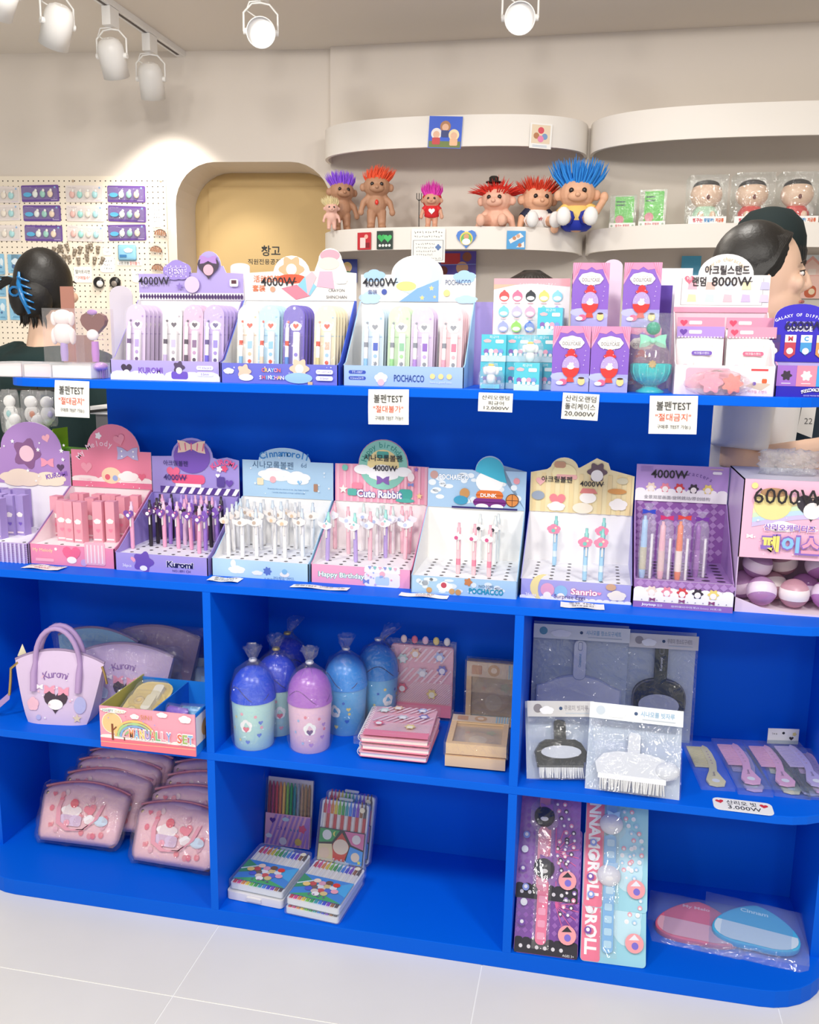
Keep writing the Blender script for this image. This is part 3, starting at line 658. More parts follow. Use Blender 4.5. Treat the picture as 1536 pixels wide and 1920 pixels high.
for (a, b, k), q in zip(pp, crop(380, 800, 3.49, [(a, b) for a, b, k in pp], .8365)): put(k5[k], (q.x, q.y, .8365), n5[k], 'pens in the birthday box', rp.uniform(-.4, .4), 0, rp.uniform(-.03, .03))
k6 = [make_pen('#f8c9d2', '#f6b4c2', 'cloud', '#faf6f4', ('#d2578c',), band='#f08fa8'), make_pen('#eef0ee', '#dfe6e4', 'cloud', '#f2f0ee', ('#3a3640',))]
pp = [(345, 890, 0), (447, 900, 0), (547, 910, 0), (483, 818, 1), (582, 832, 1), (600, 815, 1)]
for (a, b, k), q in zip(pp, crop(760, 820, 3.49, [(a, b) for a, b, k in pp], .8335)): put(k6[k], (q.x, q.y, .8335), ['pink banded pen in the cloud-print box', 'clear white pen behind the pink pens in the cloud-print box'][k], 'pens in the cloud-print box', rp.uniform(-.2, .2))
k7 = make_pen('#a9d4f0', '#8fd0cc', 'twin', '#f08fae', ('#7fc9be', '#f6d9c8'), band='#dcebf4')
nm7 = ['pale blue pen with pink charm at the far left of the cream pen box', 'pale blue pen with pink charm, front left pen of the cream box group', 'pale blue pen with pink charm, front right pen of the cream box group', 'pale blue pen with pink charm standing behind the front pair in the cream box']
for i, q in enumerate(crop(760, 820, 3.49, [(975, 835), (1172, 935), (1277, 940), (1285, 850)], .8365)): put(k7, (q.x, q.y, .8365), nm7[i], 'pens in the cream box', rp.uniform(-.2, .2))
# bagged pens in the tall purple box
def bagged_pen(col, col2, tie, pos, label, H):
    t = thing('bagged_pen', label, 'pen', pos, group='bagged pens in the tall purple box')
    g = G(); g.lathe([(.005, 0), (.0062, .01), (.0062, H * .55), (.0055, H * .6), (.0055, H * .78), (.003, H * .79), (.003, H * .84)], M(col, .3), (-.006, 0, 0), 12); g.build('barrel', t)
    g = G(); g.lathe([(.0066, H * .12), (.0066, H * .42)], M(col2, .35), (-.006, 0, 0), 12); g.build('picture_band', t)
    g = G(); g.lathe([(.0026, 0), (.0026, H * .6)], M('#f5f2f4', .3), (.009, -.002, 0), 8); g.build('refill', t)
    g = G(); g.lathe([(.0145, .0), (.0155, H * .3), (.0155, H * .75), (.011, H * .86), (.0035, H * .9), (.009, H * .98), (.011, H)], FILM('#fbfbff', .10, .9, 60, .10), (0, 0, 0), 14, sx=1.0, sy=.6); g.build('bag', t)
    g = G(); g.prism(bow(0, 0, .026, .009), (0, -.006, H * .9), (1, 0, 0), (0, 0, 1), .003, M(tie, .4)); g.build('twist_tie', t)
for (a, b, c, c2, tie, lab, H) in [(268, 1020, '#a9cdf0', '#c9c2a8', '#2a3fb8', 'pale blue bagged pen with a blue tie in the purple box', .150), (400, 1028, '#f2b4c4', '#e8c4c4', '#c02a6a', 'pink bagged pen with a crimson tie in the purple box', .138), (525, 1035, '#f27a4c', '#f7e6e0', '#c83a3a', 'orange bagged pen with a red tie in the purple box', .140), (655, 1015, '#9a4fb4', '#b078c4', '#6a2a94', 'purple bagged pen with a violet tie in the purple box', .132)]:
    q = PZ(1140 + a / 3.879, 820 + b / 3.879, .853); bagged_pen(c, c2, tie, (q.x, q.y, .853), lab, H)
# pink and purple cased pens
def make_case(col, dark, H=.096, w=.0225):
    t = thing('pen_case', '', 'pen case')
    g = G(); g.box(-w / 2, w / 2, -w / 2, w / 2, 0, H, FILM('#fff4f8', .04, .25, 40, .80, col)); g.build('case', t)
    g = G(); g.box(-w * .46, w * .46, -w * .46, w * .46, H * .9, H * .99, M(dark, .35)); g.build('cap_insert', t)
    g = G(); g.lathe([(.0045, .004), (.0052, .012), (.0052, H * .8), (.003, H * .82), (.003, H * .88)], M(dark, .4), seg=8); g.build('pen_inside', t)
    p = Print((0, -w / 2, 0)); p.poly(cloud(0, H * .52, w * .8, .014), '#fbf3f0').poly(heart(.001, H * .3, .010), dark).poly(rect(-w * .4, H * .06, w * .4, H * .1), '#fbe6ea').build(t)
    return t
kp = make_case('#f9b3c4', '#f08aa6'); kv = make_case('#b9a6e2', '#7a5fbe')
for q in crop(0, 720, 3.49, [(385, 990), (425, 1022), (478, 1030), (537, 1037), (612, 1005), (658, 1033), (742, 1033), (815, 995), (895, 985), (515, 968), (590, 955), (690, 962), (770, 960), (850, 945)], .8415):
    put(kp, (q.x, q.y, .8415), 'clear pink case with a pen standing in the pink pen box', 'pink pen cases', rp.uniform(-.15, .15))
for q in crop(0, 720, 3.49, [(8, 1010), (22, 975), (88, 985), (160, 985), (215, 925), (235, 900), (295, 885), (150, 915), (75, 915), (10, 930), (60, 880)], .8415):
    put(kv, (q.x, q.y, .8415), 'clear purple case with a pen standing in the gingham pen box', 'purple pen cases', rp.uniform(-.15, .15))
# price slips lying on the counter edge
def slip(label, c, rz, w, h, lines, z=.8004, name='price_note', rx=0.0):
    t = thing(name, label, 'note', (c[0], c[1], z), rz, rx=rx)
    n = 10; vs = []; 
    for i in range(n + 1):
        x = -w / 2 + w * i / n; zz = .0012 + .0012 * math.sin(i * .9 + c[0] * 20)
        vs += [(x, -h / 2, zz + .0008), (x, h / 2, zz)]
    g = G(); g.add(vs, [(2 * i, 2 * i + 2, 2 * i + 3, 2 * i + 1) for i in range(n)], M('#f6f5f1', .6)); g.build('paper', t)
    p = Print((0, 0, .0026), (1, 0, 0), (0, 1, 0))
    for (s_, x, y, hh, c_) in lines: p.text(s_, x, y, h=hh, col=c_, fat=.0)
    p.build(t, 'lettering')
    return t
q = PZ(83, 1065, .8); slip('white price slip lying before the pink pen box', (q.x, q.y), -.05, .095, .036, [('볼펜TEST 절대금지', 0, .007, .010, '#4a464c'), ('4000W', 0, -.008, .009, '#d0484e')])
q = PZ(422, 1088, .8); slip('small white slip lying before the pale blue pen box', (q.x, q.y), .03, .07, .036, [('볼펜 TEST', 0, .008, .011, '#3a383c'), ('절대금지', 0, -.008, .011, '#3a383c')])
q = PZ(600, 1103, .8); slip('long white slip lying before the birthday pen box', (q.x, q.y), -.02, .125, .026, [('볼펜TEST 구매후 가능', 0, .001, .011, '#3a383c')])
q = PZ(795, 1118, .8); slip('white price slip with hearts below the cloud-print pen box', (q.x, q.y), .0, .10, .028, [('아크릴볼펜', 0, .006, .008, '#6a464c'), ('4000W', 0, -.006, .008, '#d0484e')])
q = PZ(1092, 1137, .8); slip('white slip lying before the cream pen box', (q.x, q.y), .02, .085, .04, [('볼펜 TEST', 0, .009, .011, '#3a383c'), ('절대금지', 0, -.008, .011, '#3a383c')])
# ================================================================ upper board: pencil set displays
ZT = 1.2185
HB3, S3 = .174, .058
t, s, f, sg, fr = dbox('lavender pencil set display with a checkered header on the upper board', -.2385, .088, .252, .145, .042, HB3, '#b9aae0', '#f4f2f6',
    [(0, 0), (.252, 0), (.252, .058), (.212, .06), (.205, .075)] + [(.172 + .028 * math.cos(math.radians(a)), .075 + .032 * math.sin(math.radians(a))) for a in range(0, 181, 18)] + [(.142, .06), (.128, .06)] + [(.095 + .035 * math.cos(math.radians(a)), .058 + .028 * math.sin(math.radians(a))) for a in range(20, 181, 16)] + [(0, .058)], '#b6a6e2', z=ZT, holes=None, name='pencil_display', sidecol='#8f7fd0')
s.poly(rect(0, 0, .252, .016), '#f3eff8')
for k in range(36): s.poly([(.001 + k * .007, .008), (.0045 + k * .007, .001), (.008 + k * .007, .008), (.0045 + k * .007, .015)], '#4a2f66')
s.poly(cloud(.097, .063, .07, .05), '#a08cd8').many([circ(.07 + .012 * (k % 5), .052 + .011 * (k // 5), .0015, 6) for k in range(15)], '#e6dcf6').text('BEST', .097, .063, w=.045, h=.016, col='#8d78cc', fat=.02, outline='#efe8fa')
s.poly(heart(.172, .072, .052), '#4a3d50').poly(bow(.172, .088, .04, .018), '#b58ad2').poly(circ(.172, .066, .012), '#f3b4c6').poly(circ(.132, .034, .018), '#dcc8ea').poly(rrect(.222, .030, .242, .046, .004), '#fbf6f8').poly(rect(.226, .036, .238, .044), '#5a3440').poly(star(.102, .030, .009), '#8e78c8')
s.text('活动铅笔', .022, .046, h=.009, col='#ded4f2').text('套装', .016, .033, h=.009, col='#ded4f2'); won(s, '4000W', .040, .042, .018, '#2a2634', .012); s.build(sg)
f.poly(scallop(0, .252, .010, .010, 6, 0), '#f7f4fb').poly(heart(.038, .024, .026), '#4a3d50').poly(circ(.038, .014, .008), '#fbf6f8').text('KUROMI', .094, .021, w=.056, h=.013, col='#8a62c4', fat=.03).poly(rrect(.142, .004, .18, .02, .005), '#7a5cc0').poly(flower(.16, .029, .014), '#5b4c66').poly(circ(.16, .022, .007), '#fbf6f8').poly(rrect(.2, .024, .238, .033, .004), '#f7f4fb').poly(rrect(.2, .011, .238, .02, .004), '#f7f4fb').text('TT-976/24卡', .219, .0285, w=.030, col='#7a6cb4').text('0.5mm', .219, .0155, w=.018, col='#7a6cb4'); f.build(fr)
t, s, f, sg, fr = dbox('white and violet-blue pencil set display with a picture book header', .024, .07, .2535, .145, .041, HB3, '#6f74d2', '#f4f4f4',
    [(0, 0), (.2535, 0), (.2535, .058), (.232, .06), (.222, .085)] + [(.195 + .026 * math.cos(math.radians(a)), .085 + .025 * math.sin(math.radians(a))) for a in range(0, 181, 18)] + [(.16, .062)] + [(.108 + .042 * math.cos(math.radians(a)), .055 + .040 * math.sin(math.radians(a))) for a in range(10, 181, 16)] + [(0, .058)], '#f7f5f2', z=ZT, holes=None, name='pencil_display', sidecol='#3f5fd6')
s.poly(flower(.108, .066, .030, 6), '#f2b48c').poly(circ(.108, .066, .012), '#fbf2e4').poly(circ(.108, .046, .034, ry=.010), '#ea5d3f').poly(circ(.195, .095, .022, ry=.012), '#f2a3b4').poly(circ(.192, .078, .024, ry=.013), '#f8e0d0').poly([(.165, .03), (.205, .025), (.2, .062), (.172, .062)], '#f2b6cc').poly([(.12, .03), (.15, .01), (.165, .03), (.14, .052)], '#8fcdec').poly([(.085, .026), (.118, .002), (.15, .01), (.12, .034)], '#f0889c').poly([(.145, .01), (.165, .05), (.155, .062), (.14, .05)], '#f6c2cc')
s.text('活动铅笔', .052, .046, w=.062, col='#ee7a4c', fat=.01).text('套装', .033, .026, w=.03, col='#ee7a4c', fat=.01).poly(circ(.065, .024, .006), '#f0a488'); won(s, '4000W', .078, .040, .019, '#26242a', .012)
s.text('CRAYON', .210, .022, w=.036, col='#4a4648').text('SHINCHAN', .210, .008, w=.046, col='#4a4648').poly(cloud(.22, .042, .030, .018), '#f1f0ef'); s.build(sg)
sprinkle(f, .25, .04, ['#dfe4ff'], 10, dotf, 2, .0008, .0018)
f.poly(cloud(.018, .024, .024, .014), '#f7f6f5').poly(flower(.052, .024, .016), '#f3c8b0').poly(circ(.056, .012, .016, ry=.007), '#e9eef6').poly(flower(.172, .032, .022, 6), '#f3c8b0').poly(circ(.172, .032, .009), '#fbf2e4').poly(circ(.17, .013, .03, ry=.011), '#9cc6ec').poly(rect(.19, .0, .2, .006), '#dcb98c')
for k, ch in enumerate('CRAYON'): f.text(ch, .094 + k * .0068, .028, h=.008, col=('#ef6a5a', '#f6d06a', '#f3f0f6', '#8fd0f0', '#f7a8c0', '#ef6a5a')[k], fat=.02)
for k, ch in enumerate('SHINCHAN'): f.text(ch, .088 + k * .0068, .013, h=.008, col=('#f3f0f6', '#ef6a5a', '#8fd0f0', '#f3f0f6', '#8fd0f0', '#f6b0c0', '#f6d06a', '#f3f0f6')[k], fat=.02)
f.poly(rrect(.208, .022, .244, .031, .004), '#f7f4fb').poly(rrect(.208, .009, .244, .018, .004), '#f7f4fb').text('TT-1007/24卡', .226, .0265, w=.030, col='#6a6cc0').text('0.5mm', .226, .0135, w=.018, col='#6a6cc0'); f.build(fr)
t, s, f, sg, fr = dbox('white and sky blue pencil set display with a rounded header', .2845, .083, .249, .145, .041, HB3, '#a7c4f0', '#f5f5f5', domesign(.249, .056, .123, .056, .040), '#f6f6f4', z=ZT, holes=None, name='pencil_display', sidecol='#a2cdf4')
s.poly(cloud(.03, .052, .05, .03), '#a9cdf4').poly(cloud(.02, .006, .05, .03), '#bcd9f6').poly(cloud(.225, .05, .05, .03), '#a9cdf4').poly(cloud(.23, .004, .05, .02), '#bcd9f6').poly(circ(.125, .05, .052, ry=.036), '#cfe4f8').poly(circ(.12, .056, .034, ry=.028), '#fbfbfa').poly(circ(.10, .032, .022, ry=.010), '#f4dc8e').poly([(.085, .0), (.17, .0), (.17, .045), (.125, .028)], '#86b4ec').poly(star(.155, .028, .006), '#f4dc8e').poly(star(.135, .008, .006), '#f4dc8e').poly(star(.162, .01, .004), '#f4dc8e')
s.text('活动铅笔', .030, .034, h=.010, col='#9aa0b8').text('套装', .026, .020, h=.010, col='#7d86b0', fat=.01).poly(circ(.052, .020, .006), '#4a5cb0'); won(s, '4000W', .042, .040, .018, '#2a2a34', .012)
s.text('POCHACCO', .212, .040, w=.054, h=.011, col='#4a5a86').poly(circ(.188, .018, .007), '#f3dc94'); s.build(sg)
f.poly(rrect(.012, .024, .048, .031, .0034), '#3d55b4').poly(rrect(.012, .012, .048, .019, .0034), '#3d55b4').text('TT-1007', .03, .0275, w=.022, col='#e6edfb').text('0.5mm/24卡', .03, .0155, w=.028, col='#e6edfb').poly(cloud(.08, .016, .028, .024), '#fbfbfa').poly(circ(.08, .008, .007), '#f3c6c8').text('POCHACCO', .138, .017, w=.062, h=.014, col='#27488c', fat=.008)
for k in range(3): f.poly(circ(.186 + k * .017, .022, .0055), '#f3dc94')
f.text('have a good time', .203, .010, w=.044, col='#dfe9fb').build(fr)
# blister packs with a pencil and a lead case
def make_pack(card, tint, body, lead, art, W=.046, H=.160):
    t = thing('pencil_pack', '', 'pencil set')
    o = [(-W / 2, 0), (W / 2, 0)] + [(W / 2 * math.cos(math.radians(a)), H - W / 2 + W / 2 * math.sin(math.radians(a))) for a in range(0, 181, 15)]
    g = G(); g.prism(o, (0, 0, 0), (1, 0, 0), (0, 0, 1), .001, M(card, .35)); cd_ = g.build('card', t)
    p = Print((0, 0, 0)); p.poly(circ(0, H - .007, .0028, 10), '#ffffff').poly(cloud(.004, H * .72, .026, .022), '#fbf8f6').poly(heart(.004, H * .73, .013), art).poly(rect(-W * .42, H * .60, W * .42, H * .61), tint).poly(star(-.012, H * .78, .004), art).poly(star(.016, H * .84, .003), tint)
    p.build(cd_)
    g = G(); g.lathe([(.001, .012), (.0042, .03), (.0042, H * .7), (.0028, H * .71), (.0028, H * .76)], M('#f2eff2', .3), (-.0125, -.006, 0), 8); pn = g.build('pencil', t)
    g = G(); g.lathe([(.0044, .03), (.0044, .052)], M(body, .3), (-.0125, -.006, 0), 8); g.lathe([(.0044, .075), (.0044, .085)], M(art, .3), (-.0125, -.006, 0), 8); g.build('grip', pn)
    g = G(); g.prism(rrect(-.0065, 0, .0065, .092, .003), (.008, -.009, .012), (1, 0, 0), (0, 0, 1), .007, M('#f5f3f4', .3)); lc = g.build('lead_case', t)
    p = Print((.008, -.009, .012)); p.poly(rect(-.005, .056, .005, .072), lead).poly(circ(0, .045, .004), tint).poly(circ(0, .03, .004), art).poly(rect(-.005, .008, .005, .012), lead).build(lc)
    g = G(); q = [(x * .93, z * .985 + .001) for x, z in o]; g.prism(q, (0, -.0105, 0), (1, 0, 0), (0, 0, 1), .0095, FILM('#ffffff', .02, .15, 30, .05)); g.build('blister', t)
    return t
PK = {k: make_pack(*v) for k, v in {'lilac': ('#dcc9ea', '#b79ad6', '#f3ecf6', '#b9a2dc', '#6a4a80'), 'check': ('#e8e4ea', '#b8b0bc', '#c8b4e0', '#c9bfe0', '#554a5c'), 'mauve': ('#dcb9d6', '#c49ac4', '#5a4860', '#8a6a94', '#4a3a50'), 'violet': ('#c4b0ea', '#a48cd8', '#6a5ae0', '#9a8ad8', '#5b4a8c'),
    'white': ('#f1ece4', '#e8c4a0', '#86bfe8', '#9cc4e4', '#d8503c'), 'sky': ('#b9dcf2', '#8fc2e6', '#f2d8c0', '#8fc2e6', '#d8503c'), 'purple': ('#6d5cc0', '#8c7ed4', '#5a8ee0', '#f3eef8', '#d8503c'), 'cream': ('#f1e6c8', '#9cc4e4', '#e0d49a', '#e8b0a0', '#d8503c'),
    'blue': ('#cfe2f4', '#9cc0e8', '#8fc4f0', '#3f5cc0', '#8a8f9c'), 'green': ('#cdeac4', '#a8d89c', '#9cdc94', '#8cc4a0', '#8a8f9c'), 'lav': ('#dccaec', '#c2a6e0', '#b78ce0', '#8a5cc0', '#8a8f9c'), 'pink': ('#f6cfd6', '#eeb0bc', '#f2a8c0', '#e07a98', '#8a8f9c')}.items()}
def stack_packs(kind, px, yfront, n, lab, grp, dy=.017, lean=-.10):
    for k in range(n):
        y = yfront + k * dy; q = PY(px, 690, yfront)
        put(PK[kind], (q.x + .0015 * k, y, ZT + .002), lab, grp, rp.uniform(-.03, .03), lean)
def stackset(lst, boxn, y0):
    for kind, px, n, adj in lst:
        stack_packs(kind, px, y0, n, '%s pencil set in the %s' % (adj, boxn), 'pencil sets in the ' + boxn)
stackset([('lilac', 253, 5, 'pale lilac'), ('check', 321, 4, 'grey checked'), ('mauve', 360, 3, 'mauve'), ('violet', 399, 5, 'violet')], 'lavender display', .118)
stackset([('white', 463, 3, 'white'), ('sky', 502, 4, 'sky blue'), ('purple', 549, 4, 'deep purple'), ('cream', 607, 5, 'cream')], 'picture book display', .100)
stackset([('blue', 697, 4, 'pale blue'), ('green', 746, 3, 'pale green'), ('lav', 789, 3, 'lavender'), ('pink', 843, 4, 'pink')], 'sky blue display', .112)
# ---------------------------------------------------------------- left end of the upper board
def clear_box(name, label, cat, x0, x1, y0, y1, z0, z1, film=None):
    t = thing(name, label, cat, ((x0 + x1) / 2, (y0 + y1) / 2, z0)); w, d, h = (x1 - x0) / 2, (y1 - y0) / 2, z1 - z0
    g = G(); g.box(-w, w, -d, d, 0.0005, h, film or FILM('#fdfafa', .06, .0, 10, .06)); g.build('clear_box', t)
    return t, w, d, h
def brush_pack(label, px0, px1, yc, puff, kind, handle):
    a = PY(px0, 668, yc); b = PY(px1, 668, yc); 
    t, w, d, h = clear_box('brush_pack', label, 'hairbrush', a.x, b.x, yc - .02, yc + .02, ZT + .034, ZT + .150)
    n0 = len(bpy.data.objects); g = G(); g.lathe([(.007, .002), (.0085, .02), (.0075, .046)], M(handle, .3), seg=12); g.build('handle', t)
    g = G()
    if kind == 0:
        g.ball((0, 0, .062), .025, .014, .024, M(puff, .6)); g.ball((0, 0, .097), .023, .014, .017, M(puff, .6)); g.ball((-.021, 0, .094), .007, .009, .015, M(puff, .6)); g.ball((.021, 0, .094), .007, .009, .015, M(puff, .6))
        g.ball((-.022, 0, .056), .007, .009, .018, M(puff, .6)); g.ball((.022, 0, .056), .007, .009, .018, M(puff, .6))
    else:
        g.prism(heart(0, .084, .060), (0, -.006, 0), (1, 0, 0), (0, 0, 1), .014, M(puff, .5)); g.ball((0, -.008, .060), .014, .008, .012, M('#f6f1f2', .6)); g.ball((0, -.006, .108), .012, .006, .006, M('#b48ad0', .5))
    g.build('padded_back', t)
    g = G()
    for i in range(4):
        for j in range(6): g.lathe([(.0008, 0), (.0008, .008)], M('#8fc8e0' if kind == 0 else '#e0b4c8', .4), (-.012 + i * .008, .008, .05 + j * .009), 5, axis=(0, 1, 0))
    g.build('bristles', t)['kind'] = 'stuff'
    return t
brush_pack('clear pack with a white puffy hairbrush at the left end of the upper board', 93, 150, .115, '#f6ecec', 0, '#b9a4e0')
brush_pack('clear pack with a brown heart-shaped hairbrush beside the lavender display', 152, 207, .11, '#7a4a48', 1, '#c48ad8')
for k, (p0, p1, lab, c) in enumerate([(-12, 40, 'clear case of pale pink goods at the outer left end of the upper board', '#f4dfe0'), (42, 96, 'clear case of peach goods second from the left on the upper board', '#f6e4dc'), (98, 175, 'large frosted white case under the hairbrush packs', '#f2eeec')]):
    a = PY(p0, 700, .07); b = PY(p1, 700, .07)
    t, w, d, h = clear_box('clear_case', lab, 'case', a.x, b.x, .062 if k == 2 else .07, .15, ZT, ZT + (.033 if k < 2 else .0335), FILM('#ffffff', .05, .0, 10, .25))
    g = G(); g.box(-w * .93, w * .93, -d * .9, d * .9, .002, h * .85, M(c, .5)); g.build('contents', t)
    g = G(); g.box(-w * 1.01, w * 1.01, -d * 1.01, d * 1.01, h * .86, h, FILM('#ffffff', .08, 0, 10, .12)); g.build('lid', t)
t = thing('massage_brush', 'small purple brush lying between the frosted case and lavender display', 'brush', PY(189, 712, .105), .2); t.location.z = ZT
g = G(); g.ball((0, 0, .026), .015, .03, .010, M('#c9a2dc', .3)); g.build('back', t)
g = G()
for i in range(5):
    for j in range(4): g.lathe([(.0007, 0), (.0007, .02)], M('#a884c4', .4), (-.011 + i * .0055, -.016 + j * .01, .001), 5)
g.build('bristles', t)['kind'] = 'stuff'
# things seen behind the displays: backs of boxes that face the other side
def back_box(label, px0, px1, ytop, y, d, col, dome=None, name='display_box'):
    a = PY(px0, ytop, y); b = PY(px1, ytop, y); w = b.x - a.x; h = a.z - ZT
    t = thing(name, label, 'display box', (a.x, y, ZT), 0, 'display boxes facing the far side')
    o = rect(0, 0, w, h)
    if dome: o = domesign(w, h, w / 2, w * dome[0], dome[1])
    g = G(); g.prism(o, (0, 0, 0), (1, 0, 0), (0, 0, 1), .002, M(col, .45)); g.build('header_sign', t)
    g = G(); g.box(0, w, .002, d, 0, h * .45, M(col, .5)); g.build('tray', t)
    return t
back_box('pale grey box back with a rounded top behind the lavender display', 205, 248, 552, .30, .09, '#d8cfd6', (.48, .02))
back_box('plain brown card box behind the white hairbrush pack', 112, 137, 537, .30, .08, '#b07a68')
back_box('white box back peeking out behind the picture book display', 432, 468, 500, .30, .09, '#e4e0dc', (.49, .008))
back_box('lilac carton standing behind the sky blue display', 884, 925, 566, .25, .12, '#a898d8')
back_box('white sign back with rounded corners behind the acrylic stand box', 1238, 1300, 503, .30, .08, '#e9e7ec', None)
back_box('purple carton between the tall castle boxes and acrylic stand box', 1232, 1262, 535, .27, .09, '#5a3fa8')
back_box('translucent white domed sign behind the tall castle boxes', 1132, 1168, 500, .32, .06, '#dccfe0', (.5, .015))
t = thing('orange_pouch', 'rounded orange pouch top poking up behind the lilac carton', 'pouch', PY(908, 568, .36)); t.location.z = ZT
g = G(); g.lathe([(.03, 0), (.034, .10), (.030, .155), (.018, .165), (0, .168)], M('#e2552c', .6), (0, 0, 0), 18, sx=1, sy=.6); g.build('body', t)
g = G(); g.lathe([(.0345, .148), (.0325, .154)], M('#c03f1c', .5), (0, 0, 0), 18, sx=1, sy=.62); g.build('seam', t)
# ---------------------------------------------------------------- random figure boxes
a = PY(927, 522, .20); b = PY(1070, 522, .20); W_, H_ = b.x - a.x, a.z - ZT
t = thing('figure_display', 'white display board with rows of round figure pictures and a pink top', 'display box', (a.x, .20, ZT))
g = G(); g.box(0, W_, 0, .003, 0, H_, M('#f4f0f2', .3)); bd = g.build('board', t)
g = G(); g.box(0, W_, .003, .10, 0, .05, M('#e6dfe8', .4)); g.build('tray', t)
p = Print((0, 0, 0)); p.poly([(0, H_ - .016), (W_ * .5, H_ - .010), (W_, H_ - .016), (W_, H_), (0, H_)], '#f3a9b4').poly([(0, H_ - .022), (W_ * .3, H_ - .012), (0, H_ - .012)], '#f2b8a0')
cs = [['#e65a5c', '#ec7a9c', '#3a3c42', '#f0d27a', '#8fd0e8'], ['#86d4e8', '#cfc0e4', '#f0b0cc', '#8ad0c8', '#b0a4e0'], ['#b0b4ec', '#a4d872', '#6a8ee8', '#f0b0cc', '#f0d27a']]
for j in range(3):
    for i in range(5):
        x, y = .022 + i * .0272, H_ - .036 - j * .031
        p.poly(circ(x, y, .0105, 16), cs[j][i]).poly(circ(x, y - .0035, .008, 12, .0042), '#f8f2f0').poly(circ(x, y + .010, .003, 8), cs[j][i]).poly(rect(x - .006, y - .0145, x + .006, y - .013), '#e9a8b4')
p.scribble(W_ * .58, H_ - .012, .075, .006, '#fbeef0').build(bd)
def make_cyan():
    t = thing('figure_box', '', 'small box')
    g = G(); g.box(-.0245, .0245, -.0245, .0245, 0, .053, M('#5cc6d8', .3)); bd = g.build('carton', t)
    p = Print((-.0245, -.0245, 0)); p.poly(rect(0, 0, .049, .012), '#cfeaf4').poly(cloud(.012, .040, .016, .008), '#f2b8c0').poly(rrect(.028, .036, .044, .043, .002), '#eef6f4').text('피규어', .025, .048, w=.018, col='#eaf8fa')
    for k, c in enumerate(['#8a6ab8', '#f2f0f4', '#f0a8c0', '#7a9ce0']): p.poly(circ(.010 + k * .0095, .020, .005, 10), c).poly(circ(.010 + k * .0095, .014, .0035, 8), '#f7f2f4')
    p.build(bd)
    return t
cy = make_cyan()
def on(px, py, y, z): q = PY(px, py, y); return (q.x, y, z)
for (px, y, lev, lab, r) in [(926, .125, 0, 'cyan figure box at the bottom left of the stack', 0), (926, .125, 1, 'cyan figure box stacked second at the left, beside the lilac carton', .04), (973, .14, 0, 'cyan figure box at the bottom middle of the stack', 0), (973, .14, 1, 'cyan figure box in the middle of the stack behind the bagged figure', -.03), (1019, .14, 0, 'cyan figure box at the bottom right beside the tall castle box', 0), (1018, .14, 1, 'cyan figure box second up at the right of the stack', .02), (1029, .15, 2, 'topmost cyan figure box leaning before the white board', -.03)]:
    put(cy, on(px, 700, y, ZT + lev * .0535), lab, 'cyan figure boxes', r)
put(cy, on(991, 700, .085, ZT), 'pale cyan figure box standing forward of the stack', 'cyan figure boxes', -.06)
def bagged_figure(label, pos, H, basecol):
    t = thing('bagged_figure', label, 'figurine', pos, group='bagged figure samples')
    z0 = 0.0
    if basecol: g = G(); g.box(-.018, .018, -.012, .012, .002, .010, M(basecol, .2)); g.build('base', t); z0 = .010
    g = G(); g.ball((0, 0, z0 + .011), .009, .008, .011, M('#f4f0ee', .4)); g.ball((0, 0, z0 + .027), .012, .010, .010, M('#f6f2ee', .4)); g.ball((-.011, 0, z0 + .026), .005, .004, .008, M('#f6f2ee', .4)); g.ball((.011, 0, z0 + .026), .005, .004, .008, M('#f6f2ee', .4)); g.build('figure', t)
    g = G(); g.ball((0, -.001, z0 + .037), .006, .005, .003, M('#e8c84a', .4)); g.build('hat', t)
    g = G(); g.lathe([(.020, .001), (.026, .012), (.025, H * .45), (.014, H * .68), (.004, H * .78), (.010, H * .93), (.013, H)], FILM('#fafdff', .09, 1.0, 70, .08), (0, 0, 0), 16, sx=1, sy=.62); g.build('bag', t)
bagged_figure('bagged white figurine on a clear blue base at the front of the stack', on(921, 700, .075, ZT), .068, '#7ccce8')
bagged_figure('bagged white figurine resting on the forward cyan box', on(993, 700, .085, ZT + .0535), .075, None)
